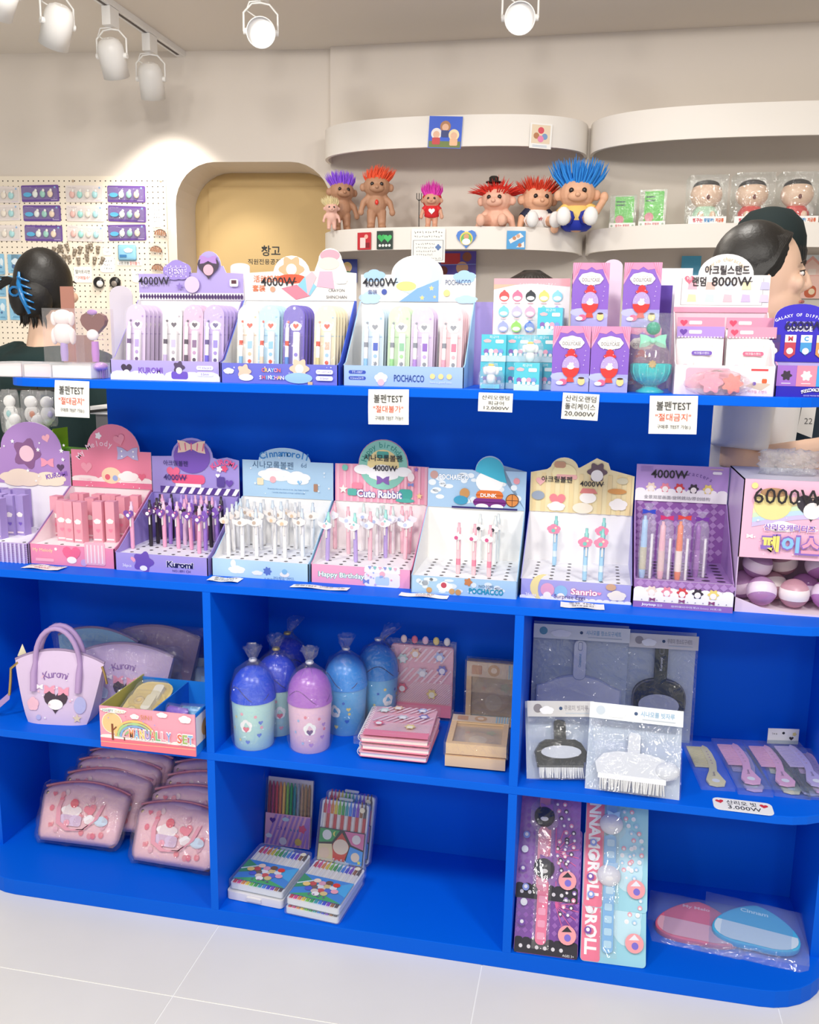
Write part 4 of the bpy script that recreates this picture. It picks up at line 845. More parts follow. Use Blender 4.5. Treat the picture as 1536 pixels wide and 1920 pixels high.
# ---------------------------------------------------------------- tall castle boxes
def make_castle():
    t = thing('castle_box', '', 'box'); w, h, d = .0715, .124, .07
    g = G(); g.box(0, w, 0, d, 0, h, M('#dfa8cc', .3)); bd = g.build('carton', t)
    p = Print((0, 0, 0)); p.poly(rect(0, .03, w, h), '#8a62c8').poly(rect(0, 0, w, .034), '#a9a8e4').poly(circ(.018, .028, .02, 16, .008), '#bcc0ee').poly(circ(.05, .022, .022, 16, .008), '#b4bcee')
    p.poly([(0, h), (w, h), (w, h - .010), (.045, h - .014), (.036, h - .008), (.027, h - .014), (0, h - .010)], '#e58fb8').poly([(0, h), (.018, h), (.010, h - .022), (0, h - .042)], '#ef9fc2').poly([(w, h), (w - .018, h), (w - .010, h - .022), (w, h - .042)], '#ef9fc2')
    for k in range(4): p.line((.003 + k * .0045, h), (.001 + k * .0025, h - .032 + k * .004), .0008, '#d0709c'); p.line((w - .003 - k * .0045, h), (w - .001 - k * .0025, h - .032 + k * .004), .0008, '#d0709c')
    p.poly(flower(.0358, h - .031, .001), '#f7f2ea').poly([(.0358 + .0235 * math.cos(a_) * (1 + .03 * math.cos(8 * a_)), h - .031 + .0125 * math.sin(a_) * (1 + .05 * math.cos(8 * a_))) for a_ in [2 * math.pi * i / 40 for i in range(40)]], '#f6f1ea').text('DOLLYCASE', .0358, h - .033, w=.034, h=.007, col='#6a6470', fat=.01).text('CANDY CHARACTER', .0358, h - .027, w=.02, col='#8a8490')
    p.poly(circ(.0358, .076, .0055), '#dc3a40').poly(flower(.0358, .068, .012, 6), '#d8343c').poly(circ(.0358, .048, .0165, 20, .02), '#b9a4d8').poly([(.0358 + .0165 * math.cos(math.radians(a_)), .045 + .019 * math.sin(math.radians(a_))) for a_ in range(180, 361, 15)], '#dc3a36').poly([(.028, .018), (.0436, .018), (.041, .027), (.0306, .027)], '#e2503e').poly(circ(.0358, .047, .007, 10, .005), '#f6ece4').poly(heart(.037, .052, .009), '#faf4f4')
    p.poly(circ(.022, .018, .008, 12, .006), '#ee6d94').poly(circ(.016, .016, .007, 12, .004), '#fbf0f0').poly(circ(.057, .020, .007, 12, .008), '#f0d890').poly(circ(.057, .026, .006, 10, .002), '#4a3434').many([circ(.008 + (k * 37 % 56) / 1000, .045 + (k * 53 % 42) / 1000, .0008, 6) for k in range(14)], '#efe2f6').build(bd)
    p = Print((0, d, 0), (0, -1, 0), (0, 0, 1)); p.poly(rect(.006, .05, d - .006, .112), '#f2d4e2')
    for k in range(3): p.poly(rect(.012, .058 + k * .018, d - .012, .070 + k * .018), '#9a5a8a')
    p.build(bd)
    return t
cb = make_castle()
for (px, y, z, lab, r) in [(1033, .075, 0, 'tall purple box with a red castle lamp picture, front left of four', 0), (1104.5, .075, 0, 'tall purple box with a red castle lamp picture, front right of four', 0), (1070, .16, 0, 'tall purple box mostly hidden behind the front left one', 0), (1164, .16, 0, 'tall purple box mostly hidden behind the bagged teal lamp', 0), (1070, .16, 1, 'tall purple box, upper left one of the two stacked on top', .04), (1165, .16, 1, 'tall purple box, upper right one showing its pink side', -.05)]:
    put(cb, on(px, 735 if not z else 613, y, ZT + z * .1245), lab, 'tall purple castle boxes', r)
# bagged teal lamp
lp = thing('dome_lamp', 'teal scalloped dome case with a mint bow inside a clear bag', 'case', on(1218, 735, .105, ZT))
TEAL = M('#22c2c6', .25); MINT = M('#8fe6c4', .4)
g = G(); g.lathe([(.026, 0), (.027, .003), (.016, .009), (.012, .014), (.018, .017)], TEAL, seg=20); g.build('foot', lp)
g = G(); g.lathe([(.012, .014), (.026, .020), (.035, .033), (.0375, .048), (.036, .056)], TEAL, seg=28); ob = g.build('bowl', lp)
g = G()
for k in range(14):
    a = 2 * math.pi * k / 14; g.tube([(.014 * math.cos(a), .014 * math.sin(a), .016), (.030 * math.cos(a), .030 * math.sin(a), .025), (.037 * math.cos(a), .037 * math.sin(a), .040), (.037 * math.cos(a), .037 * math.sin(a), .054)], .0022, M('#3ad0d0', .25), 6)
g.build('ribs', lp)['kind'] = 'stuff'
g = G(); g.prism(flower(0, .055, .008, 8), (0, -.0385, 0), (1, 0, 0), (0, 0, 1), .002, M('#d9b878', .3, .6)); g.build('medallion', lp)
g = G(); g.lathe([(.035, .056), (.033, .075), (.025, .092), (.013, .098)], FILM('#fff4f6', .08, .2, 20, .12, '#f0c8d0'), seg=24); g.build('dome', lp)
g = G(); g.prism(bow(0, .098, .05, .026), (0, -.012, 0), (1, 0, 0), (0, 0, 1), .012, MINT); g.ball((0, -.013, .098), .006, .006, .006, MINT); g.build('bow', lp)
g = G(); g.ball((0, 0, .122), .0135, .0125, .0125, M('#1f9c80', .3)); g.build('knob', lp)
g = G(); g.lathe([(.040, .001), (.046, .02), (.047, .08), (.044, .125), (.040, .150)], FILM('#fdffff', .10, 1.0, 45, .05), (0, 0, 0), 20, sx=1.0, sy=.85); g.build('bag', lp)
# ---------------------------------------------------------------- acrylic stand box
t6x = PY(1263, 735, .07).x; W6_ = PY(1450, 738, .07).x - t6x
s0 = PY(1265, 585, .20).z - ZT; s1 = PY(1265, 516, .20).z - ZT; dm = PY(1362, 476, .20).z - ZT
ta, s, f, sg, fr = dbox('white and pink acrylic stand box with a domed handwritten header', t6x, .07, W6_, .135, .055, s0, '#eee6ee', '#f2ccda', domesign(W6_, s1 - s0, W6_ * .53, .052, dm - s1), '#f6f3f4', z=ZT, holes=None, sidecol='#f3e9f0', name='stand_display')
hh = s1 - s0
s.poly(rect(0, 0, W6_, .010), '#f0a0bc').poly(rect(.012, .014, W6_ - .012, hh - .006), '#fdfcfc').ring(rect(.012, .014, W6_ - .012, hh - .006), .0012, '#b8b0b4')
for i in range(5):
    for j in range(2): s.poly([(.024 + i * .034, .020 + j * .024), (.042 + i * .034, .020 + j * .024), (.040 + i * .034, .034 + j * .024), (.026 + i * .034, .035 + j * .024)], (['#f0e0b4', '#cfe4e0', '#f3c2ce', '#cdbce6', '#d9cfe4'], ['#f2b8c8', '#f0c0b8', '#d4dff0', '#f0e4bc', '#c8c4e8'])[j][i])
s.poly(heart(.026, hh - .008, .018), '#ec6f88').text('9종', .026, hh - .006, w=.010, col='#fdf0f2').arc_text('Sanrio characters', W6_ * .53, hh - .012, .043, 150, 30, .008, '#c9b48c')
s.text('아크릴스탠드', W6_ * .54, hh + .010, w=.084, h=.018, col='#2b2228', fat=.02).text('랜덤', .045, hh - .012, w=.026, h=.018, col='#2b2228', fat=.02); won(s, '8000W', .106, hh - .012, .018, '#2b2228', .015); s.build(sg)
f.poly(rect(.0, .0, W6_, .055), '#efe4ee').poly(rrect(.02, .012, .10, .05, .006), '#f4b4c8').poly(rect(W6_ - .055, .004, W6_ - .004, .055), '#f4eef2').poly([(W6_ - .05, .018), (W6_ - .022, .010), (W6_ - .006, .022), (W6_ - .03, .03)], '#d8c4b0').poly(rect(W6_ - .042, .024, W6_ - .012, .046), '#fbf4f2').poly(rect(W6_ - .042, .046, W6_ - .012, .050), '#d84a50').poly(circ(W6_ - .038, .030, .006), '#fbfafa').poly(rrect(W6_ - .022, .024, W6_ - .013, .032, .002), '#e0663a').poly(rrect(W6_ - .038, .020, W6_ - .032, .026, .002), '#7a5ab8').text('아크릴 스탠드', W6_ - .028, .008, w=.034, col='#e08ca8').build(fr)
def make_pouch(top, pill, n1):
    t = thing('stand_pouch', '', 'pouch'); w, h = .088, .115
    vs = []; fs = []; nn = 8
    for i in range(nn + 1):
        for j in range(9):
            u, v = i / nn, j / 8; b = .012 * math.sin(math.pi * u) * (1 if v < .78 else .25) * (math.sin(math.pi * min(v / .82, 1)) ** .5 if v < .82 else .2)
            vs.append((w * (u - .5), -b, h * v))
    for i in range(nn):
        for j in range(8): fs.append((i * 9 + j, (i + 1) * 9 + j, (i + 1) * 9 + j + 1, i * 9 + j + 1))
    g = G(); g.add(vs, fs, M('#f5f3f3', .25), True); g.prism(rect(-w / 2, 0, w / 2, h), (0, .001, 0), (1, 0, 0), (0, 0, 1), .001, M('#efeaf0', .3)); g.build('foil_body', t)
    g = G(); g.prism(rect(-w / 2, h * .82, w / 2, h), (0, -.0048, 0), (1, 0, 0), (0, 0, 1), .004, M(top, .25)); hd = g.build('header', t)
    p = Print((-w / 2, -.0048, 0)); p.poly(heart(.012, h * .91, .014), '#e84a6c' if n1 else '#6a3fa8').poly(rrect(.022, h * .88, .046, h * .94, .002), '#fbf4f6').many([circ(.004 + k * .006, h * .825, .0015, 6) for k in range(14)], '#fdf6f8').build(hd)
    p = Print((-w / 2, -.0145, 0)); p.poly(rrect(.028, .060, .066, .068, .004), pill).text('아크릴스탠드', .047, .064, w=.028, col='#ffffff').text('Sanrio characters', .046, .078, w=.04, col='#d8c8a0').poly(circ(.066, .034, .010, 12, .006), '#f0e2a8').poly(rrect(.034, .04, .048, .05, .002), '#e8e0e4').poly(circ(.018, .036, .007), '#f3c6d0').build(t, 'print')
    return t
pa = make_pouch('#e39ab6', '#e86a8c', 1); pv = make_pouch('#b290dc', '#7a5cc0', 0)
put(pv, (t6x + .048, .128, ZT + .012), 'white pouch with a purple header, left front in the acrylic stand box', 'acrylic stand pouches', .02, -.08)
put(pa, (t6x + .142, .128, ZT + .012), 'white pouch with a pink header, right front in the acrylic stand box', 'acrylic stand pouches', -.02, -.08)
put(pa, (t6x + .05, .160, ZT + .030), 'pink header pouch behind the purple header pouch', 'acrylic stand pouches', .0, -.05)
put(pa, (t6x + .142, .160, ZT + .030), 'pink header pouch behind the other pink pouch at the right', 'acrylic stand pouches', .0, -.05)
# crumpled clear bag with pink things lying before that box
q = on(1345, 735, .058, ZT)
t = thing('crumpled_bag', 'crumpled clear bag with pink pieces before the acrylic stand box', 'bag', q)
g = G(); g.ball((0, 0, .022), .062, .012, .024, FILM('#fffafc', .12, 1.0, 60, .10), 24, 14); ob = g.build('film', t)
rr = random.Random(3)
for v in ob.data.vertices: v.co += Vector((rr.uniform(-.004, .004), rr.uniform(-.002, .002), rr.uniform(-.003, .003)))
for v in ob.data.vertices: v.co.z = max(v.co.z, .0006)
g = G(); g.prism(flower(0, 0, .022, 6), (-.012, -.003, .024), (1, 0, 0), (0, 0, 1), .004, M('#f2a0b8', .3)); g.build('pink_piece', t)
g = G(); g.prism(flower(0, 0, .020, 7), (.026, -.001, .022), (1, 0, 0), (0, 0, 1), .004, M('#f08a80', .3)); g.build('coral_piece', t)
# ---------------------------------------------------------------- blue letter tag box at the right end
bx = PY(1453, 740, .075).x; bw = .175
s0 = PY(1453, 672, .10).z - ZT; s1 = PY(1453, 600, .10).z - ZT; dm = PY(1490, 562, .10).z - ZT
tb, s, f, sg, fr = dbox('indigo letter tag box with a rounded header at the right end', bx, .078, bw, .06, s0 - .012, s0 - .006, '#2a20b0', '#c0b4e8', [(-.002, 0), (bw, 0), (bw, s1 - s0)] + [(.045 + .047 * math.cos(math.radians(a)), (s1 - s0) + (dm - s1) * math.sin(math.radians(a)) ** .6) for a in range(0, 181, 12)], '#3a2cc4', z=ZT, holes=None, sidecol='#e88fb4', name='tag_display')
hh = dm - s0
s.arc_text('GALAXY OF DIFFERS', .045, -.01, hh - .010, 118, 62, .0055, '#f2f0fb', .02).text('CHARACTER PROPERTY', .045, hh - .034, w=.05, col='#e8e4f8').text('SOSOIDE', .045, hh - .046, w=.045, h=.010, col='#f4f2fb', fat=.04)
for k, (ch, c, c2) in enumerate([('K', '#5a3a7c', '#4a3a80'), ('M', '#c8485c', '#f3e8ea'), ('C', '#4aa0dc', '#f3f4f8'), ('P', '#e0a05c', '#f6e8d0')]):
    x = -.008 + k * .028; p0 = .012 + (k % 2) * -.006
    s.poly([(x, p0 + .008), (x + .010, p0), (x + .020, p0 + .008), (x + .020, .05), (x, .05)], c).poly(rect(x, .036, x + .020, .05), c2).text(ch, x + .010, .043, h=.009, col=c, fat=.05).poly(circ(x + .010, .02, .006), '#f6eef0')
won(s, '6000W', .052, hh - .04, .017, '#241c50', .02); s.build(sg)
fh = s0 - .012
for k, c in enumerate(['#a06cc8', '#f08ca4', '#3f9fe0', '#f0d070', '#8ad0c0']): f.poly(rect(.001 + k * .0345, fh * .34, .0355 + k * .0345, fh), c).poly(flower(.018 + k * .0345, fh * .68, .010, 6), ('#3a2f40', '#f7eef0', '#fbfafc', '#fbf2d8', '#fbfafc')[k]).poly(rect(.010 + k * .0345, fh * .42, .026 + k * .0345, fh * .44), '#f6eef6')
f.arc_text('SANRIO CHARACTERS', .07, -.05, .064, 112, 68, .006, '#f4f2fb', .04).text('GOOD MOOD PROPERTY', .07, .003, w=.04, col='#dcd8f4').build(fr)
# ---------------------------------------------------------------- notes taped to the front edge of the upper board
def note(label, px0, py0, px1, py1, y, lines, tilt=0.0, lean=-.06, name='price_note'):
    a = PY(px0, py0, y); b = PY(px1, py1, y); w, h = b.x - a.x, a.z - b.z
    t = thing(name, label, 'note', ((a.x + b.x) / 2, y, a.z), 0, 'handwritten notes on the upper board'); t.rotation_euler = (lean, tilt, 0)
    n = 6; vs = []
    for i in range(n + 1):
        zz = -h * i / n; c = -.0022 * math.sin(math.pi * i / n)
        vs += [(-w / 2, c, zz), (w / 2, c * .4, zz)]
    g = G(); g.add(vs, [(2 * i, 2 * i + 2, 2 * i + 3, 2 * i + 1) for i in range(n)], M('#f5f4ee', .6)); pp_ = g.build('paper', t)
    p = Print((0, -.0026, 0))
    for (s_, x, yy, ww, hh_, c_) in lines: p.text(s_, x * w, -yy * h, w=ww * w, h=hh_ * h, col=c_, fat=.004)
    p.build(t, 'lettering')
K_, R_ = '#2c2a2c', '#dd5a3a'
for lab, r, wd, last in [('white test note with orange words at the left end of the upper board', (103, 713, 171, 783), '"절대금지"', '구매후 TEST 가능:)'), ('white test note with orange words under the sky blue display', (691, 729, 766, 797), '"절대불가"', '구매후 TEST 가능!!'), ('white test note with orange words under the bagged teal lamp', (1219, 741, 1304, 815), '"절대금지"', '구매후 TEST 가능:)')]:
    note(lab, *r, .0435, [('볼펜TEST', 0, .26, .72, .24, K_), (wd, 0, .56, .74, .20, R_), (last, .02, .82, .70, .13, K_)], tilt=.015 if r[0] < 300 else -.02)
note('small white price note with twelve thousand under the cyan figure boxes', 898, 736, 961, 773, .0435, [('산리오랜덤', 0, .24, .80, .24, K_), ('피규어', .02, .54, .46, .22, K_), ('12,000W', .04, .81, .74, .20, K_)], tilt=.01)
note('white price note with twenty thousand under the tall castle boxes', 1056, 737, 1122, 788, .0435, [('산리오랜덤', 0, .20, .84, .24, K_), ('돌리케이스', 0, .50, .84, .24, K_), ('20,000W', 0, .79, .84, .20, K_)], tilt=.03)
# ================================================================ goods in the bays
ZM, ZB = .4191, .0387
def pillow(name, parent, W, H, T, mat, arch=0.0, taper=0.0, nu=16, nv=12, corner=4.0, flat=0.0):
    vs = []; fs = []
    for side in (-1, 1):
        for i in range(nu + 1):
            for j in range(nv + 1):
                u = -1 + 2 * i / nu; v = -1 + 2 * j / nv
                th = T / 2 * max(0.0, (1 - abs(u) ** corner)) ** .5 * max(0.0, (1 - abs(v) ** corner)) ** .5
                cu = 1 - .10 * max(0, abs(v) - .8) / .2 * (abs(v) > .8)
                x = u * W / 2 * (1 + taper * v) * cu; z = (v + 1) / 2 * H + arch * (1 - u * u) * (v + 1) / 2
                vs.append((x, side * th, z))
    n = (nu + 1) * (nv + 1)
    for side in (0, 1):
        for i in range(nu):
            for j in range(nv):
                a = side * n + i * (nv + 1) + j; b = a + nv + 1
                fs.append((a, b, b + 1, a + 1) if side == 0 else (a, a + 1, b + 1, b))
    g = G(); g.add(vs, fs, mat, True)
    o = g.build(name, parent); bm = bmesh.new(); bm.from_mesh(o.data); bmesh.ops.remove_doubles(bm, verts=bm.verts, dist=1e-5); bm.to_mesh(o.data); bm.free()
    return o
def proj_print(W, H, T, corner=4.0, arch=0.0, taper=0.0):
    """Print whose points are pushed onto the front of a pillow"""
    p = Print((0, 0, 0)); base = p.P
    def P(q):
        x, z = q
        v = max(-1, min(1, 2 * z / (H + arch * .9) - 1)); u = max(-1, min(1, 2 * x / W / (1 + taper * v)))
        th = T / 2 * max(0.0, (1 - abs(u) ** corner)) ** .5 * max(0.0, (1 - abs(v) ** corner)) ** .5
        return Vector((x, -th - p.l - .0006, z))
    p.P = P
    return p
def subdiv(pts, k=2):
    o = []
    for i, a in enumerate(pts):
        b = pts[(i + 1) % len(pts)]
        for j in range(k): o.append((a[0] + (b[0] - a[0]) * j / k, a[1] + (b[1] - a[1]) * j / k))
    return o
def strap(pts, w, mat, th=.002, ax=(0, 1, 0)):
    """flat ribbon along pts, its width along ax"""
    A = Vector(ax).normalized() * w / 2; g = G(); n = len(pts); vs = []
    for p in pts:
        p = Vector(p); vs += [p - A, p + A]
    fs = [(2 * i, 2 * i + 1, 2 * i + 3, 2 * i + 2) for i in range(n - 1)]
    g.add(vs, fs, mat, True)
    return g
# ---------------------------------------------------------------- handbags
def arcpts(cx, cz, rx, rz, n=16, y=0.0, a0=180, a1=0):
    return [(cx + rx * math.cos(math.radians(a0 + (a1 - a0) * i / n)), y, cz + rz * math.sin(math.radians(a0 + (a1 - a0) * i / n))) for i in range(n + 1)]
def handbag(label, loc, rz, W, H, T, col, strapcol, word, accents, film=False, handles=True, lean=0.0, arch=.028, print_dark='#4a3a48'):
    t = thing('handbag', label, 'handbag', loc, rz, 'zipped handbags', rx=lean)
    mt = M(col, .45, noise=.03, scale=60); ms = M(strapcol, .5)
    # body: wide zipped top, narrow base
    vs = []; fs = []; nu, nv = 16, 8
    for s_ in (-1, 1):
        for i in range(nu + 1):
            for j in range(nv + 1):
                u, v = -1 + 2 * i / nu, j / nv
                w = W / 2 * (.66 + .34 * v ** .8); d = T / 2 * (1 - v) ** .75 + .004
                x = u * w; z = H * v + arch * (1 - u * u) * v
                d *= (1 - .25 * abs(u) ** 4)
                vs.append((x, s_ * d, z))
    n = (nu + 1) * (nv + 1)
    for s_ in (0, 1):
        for i in range(nu):
            for j in range(nv):
                a = s_ * n + i * (nv + 1) + j; b = a + nv + 1; fs.append((a, b, b + 1, a + 1) if s_ == 0 else (a, a + 1, b + 1, b))
    for i in (0, nu):
        for j in range(nv):
            a = i * (nv + 1) + j; q = (a, a + 1, a + 1 + n, a + n); fs.append(q if i == 0 else q[::-1])
    for i in range(nu):
        a = i * (nv + 1); fs.append((a, a + n, a + n + nv + 1, a + nv + 1))
    g = G(); g.add(vs, fs, mt, True); bd = g.build('body', t)
    for pl in bd.data.polygons: pl.use_smooth = True
    md = bd.modifiers.new('split', 'EDGE_SPLIT'); md.split_angle = math.radians(50)
    g = G(); g.tube([(W / 2 * u, 0, H + arch * (1 - u * u) + .001) for u in [-1 + 2 * i / 14 for i in range(15)]], .004, M('#a08aa8', .5), 8); g.build('zip', t)
    if handles:
        for s_ in (-1, 1):
            hx = W * .25; top = H + .085
            pts = [(-hx, s_ * .030, H * .55), (-hx * 1.02, s_ * .022, H * .85)] + arcpts(0, H * 1.0, hx, .085, 14, s_ * .012) + [(hx * 1.02, s_ * .022, H * .85), (hx, s_ * .030, H * .55)]
            if s_ > 0: pts = pts[2:-2]
            g = G(); g.tube(pts, [.008 if k in (0, 1, len(pts) - 1, len(pts) - 2) and s_ < 0 else .0062 for k in range(len(pts))], ms, 8); g.build('handle', t)
    p = Print((0, 0, 0))
    def P(q):
        x, z = q; v = max(0.0, min(1.0, z / (H + arch * .8))); u = max(-1, min(1, x / (W / 2 * (.66 + .34 * v ** .8))))
        return Vector((x, -(T / 2 * (1 - v) ** .75 + .004) * (1 - .25 * abs(u) ** 4) - .0012 - p.l, z))
    p.P = P
    p.arc_text(word, 0, H * .30, H * .54, 114, 66, .018, '#8a64a8', .0)
    p.poly(heart(0, H * .40, .058), print_dark).poly(bow(-.016, H * .58, .026, .02), '#f2a0b8').poly(bow(.018, H * .56, .026, .02), '#f2a0b8').poly(circ(0, H * .34, .018, 16, .012), '#fbf6f6').poly(cloud(-.055, H * .32, .03, .036), accents[0]).poly(circ(.058, H * .34, .014, 16, .020), accents[1]).poly(star(.052, H * .12, .011), accents[2]).poly(circ(-.04, H * .12, .006), accents[1]).poly(bow(-.04, H * .62, .018, .012), '#fbf2f6')
    sprinkle(p, W * .6, H * .8, ['#fdf6fa', accents[0]], 16, starf, 3, .0015, .0035, -W * .3, H * .05); p.build(bd)
    if film: pillow('film', t, W * 1.12, H * 1.22, T * 1.15, FILM('#fdfdff', .09, .9, 30, .04), 0, .12)
    return t
hb = handbag('lavender handbag with round handles at the front of the left bay', (-.405, .092, ZM), .12, .215, .140, .075, '#dcc6e4', '#b99ac8', 'Kuromi', ['#f2c0d0', '#b8b8e6', '#e6d2b4'])
g = G(); g.tube([(-.100, -.004, .135), (-.118, -.006, .12), (-.120, -.008, .09), (-.124, -.01, .055)], .0035, M('#c9a86a', .3, .9), 8); g.build('clasp', hb)
g = G(); g.tube([(.104, -.006, .135), (.112, -.010, .115), (.116, -.012, .095)], .003, M('#c9a86a', .3, .9), 8); g.build('clasp', hb)
strap([(-.122, -.012, .055), (-.150, -.02, .03), (-.19, -.02, .022), (-.24, -.01, .02)], .018, M('#a98cc0', .5), ax=(0, .3, 1)).build('shoulder_strap', hb)
g = G(); g.prism([(-.012, 0), (.014, -.004), (.002, .03)], (-.098, .012, .145), (1, 0, 0), (0, 0, 1), .001, M('#efe6c4', .5)); g.build('paper_tag', hb)
handbag('lavender handbag with folded handles behind the front handbag', (-.285, .185, ZM), .08, .235, .135, .05, '#cdb6da', '#a98cc0', 'Kuromi', ['#c9d8ec', '#a9c4e0', '#e6d2b4'], film=True, handles=False)
handbag('sky blue handbag in clear film at the back of the left bay', (-.39, .235, ZM), -.02, .22, .150, .05, '#9ccbe2', '#6aa8c8', 'Cinna', ['#eef6fa', '#f2c8d4', '#f7e8b8'], film=True, handles=False, print_dark='#7ab4d4')
handbag('mauve handbag wrapped in shiny film behind the lavender ones', (-.255, .285, ZM), .05, .225, .150, .05, '#bfa4b8', '#9a80a0', 'Kuromi', ['#d8c0d8', '#a4a0c4', '#d8c4a8'], film=True, handles=False)
# ---------------------------------------------------------------- craft set box
bx = thing('craft_box', 'pink open box of craft sets overhanging the left bay shelf', 'box', (-.2385, -.0254, ZM + .0003))
W_, D_, H_ = .225, .335, .095
g = G(); g.box(0, W_, 0, .003, 0, H_, M('#f6a9bc', .4)); fp = g.build('front_panel', bx)
g = G(); g.box(0, .003, .003, D_, 0, H_, M('#b9b45c', .5)); g.build('side_panel', bx)
g = G(); g.box(W_ - .003, W_, .003, D_, 0, H_, M('#1f86e0', .45)); rs = g.build('side_panel', bx)
g = G(); g.box(.003, W_ - .003, D_ - .003, D_, 0, H_, M('#c8d4d8', .5)); g.build('back_panel', bx)
g = G(); g.box(.003, W_ - .003, .003, D_ - .003, 0, .003, M('#2a8ae0', .5)); g.build('floor_panel', bx)
g = G(); g.box(.118, .121, .003, .19, .003, H_ - .006, M('#1f7fe0', .45)); g.build('partition', bx)
g = G(); g.box(.003, W_ - .003, .19, .193, .003, H_ - .004, M('#1f8cf0', .45)); g.build('partition', bx)
p = Print((0, 0, 0)); p.poly(rect(0, 0, W_, .022), '#f07a8c').poly(scallop(0, W_, .026, .005, 4, .022), '#fbf4f0').line((0, .012), (W_, .016), .0015, '#f6c4a0').poly(circ(.030, .058, .025), '#f0cf94').ring(circ(.030, .058, .025), .002, '#fbf0d8').line((.030, .018), (.030, .056), .005, '#8a4a2c').line((.030, .04), (.040, .05), .003, '#8a4a2c').poly(circ(.058, .045, .012), '#a8cc90').line((.058, .02), (.058, .045), .0025, '#6a4a2c')
for k, c in enumerate(['#f0d080', '#b4d89a', '#8cb4e4', '#f2c0cc']): p.ring([(.085 + (.050 - k * .006) * math.cos(math.radians(a)), .028 + (.042 - k * .006) * math.sin(math.radians(a))) for a in range(0, 181, 12)], .006, c)
p.poly(cloud(.035, .087, .065, .014), '#fbf6f4').text('HAPPY', .022, .087, w=.026, col='#7ab4a8', fat=.01).text('DAILY', .05, .086, w=.022, col='#d8c890').poly(cloud(.085, .078, .022, .014), '#ffffff').poly(cloud(.15, .088, .026, .014), '#ffffff').poly(cloud(.203, .083, .03, .02), '#ffffff').text('5IN1', .112, .079, w=.026, h=.010, col='#d08c58')
for k, ch in enumerate('MANUALLY SET'):
    if ch != ' ': p.text(ch, .076 + k * .0127, .039, w=.011, h=.021, col=('#f0a070', '#8cc4e8', '#f0d070', '#b08cd0', '#f08080', '#8cc48c', '#f0b0c0', '#8ca4e0', '#000000', '#e87a60', '#a8c070', '#8cb8e4')[k], fat=.03, outline='#ffffff', owid=.12)
sprinkle(p, W_, .06, ['#c8a0d0', '#f0d090', '#e88aa0'], 10, dotf, 12, .0012, .0025, 0, .032); p.build(fp)
p = Print((W_, 0, 0), (0, 1, 0), (0, 0, 1)); p.poly(rect(.003, .022, .12, .088), '#f3efe8').poly(circ(.05, .05, .02), '#d8a86a').line((.05, .022), (.05, .05), .004, '#7a4a2c').build(rs)
def tape_pack(label, loc, rz, rx):
    t = thing('tape_pack', label, 'craft set', loc, rz, 'craft sets in the pink box', rx=rx)
    g = G(); g.prism(rrect(-.045, 0, .045, .10, .03), (0, 0, .004), (1, 0, 0), (0, 1, 0), .002, M('#f0dc9c', .4)); g.build('card', t)
    g = G(); g.prism(rrect(-.010, -.02, .012, .03, .008), (.014, .05, .016), (1, 0, 0), (0, 1, 0), .012, M('#f2efe8', .35)); g.build('tape_runner', t)
    g = G(); g.lathe([(.012, 0), (.012, .006), (.006, .006), (.006, 0)], M('#e8d4a8', .4), (-.018, .03, .005), 14); g.build('tape_roll', t)
    g = G(); g.prism(rrect(-.04, .005, .04, .09, .02), (0, 0, .019), (1, 0, 0), (0, 1, 0), .014, FILM('#fffdf4', .08, .3, 30, .06)); g.build('blister', t)
tape_pack('yellow card pack with a white tape runner, front pack in the craft box', (-.180, .01, ZM + .045), 0, .35)
tape_pack('yellow card pack with a white tape runner, second pack in the craft box', (-.175, .045, ZM + .055), .05, .35)
for k, (x, y, c, l) in enumerate([(-.085, .005, '#8a5cd0', 'purple sachet at the front right of the craft box'), (-.045, .015, '#5ab0e0', 'pale blue sachet at the right edge of the craft box')]):
    t = thing('sachet', l, 'craft set', (x, y, ZM + .012), -.2 + k * .3, 'craft sets in the pink box', rx=-.35); pillow('pouch', t, .06, .078, .014, M(c, .25)); pillow('film', t, .066, .084, .018, FILM('#fdfdff', .10, .8, 40, .05))
t = thing('sachet', 'clear sachet in the far compartment of the craft box', 'craft set', (-.10, .24, ZM + .03), .4, 'craft sets in the pink box', rx=-.9); pillow('pouch', t, .07, .08, .02, FILM('#eef8ff', .12, .9, 40, .25, '#dcecf4')); g = G(); g.box(-.02, .02, -.004, .004, .01, .05, M('#6ab0e0', .4)); g.build('contents', t)
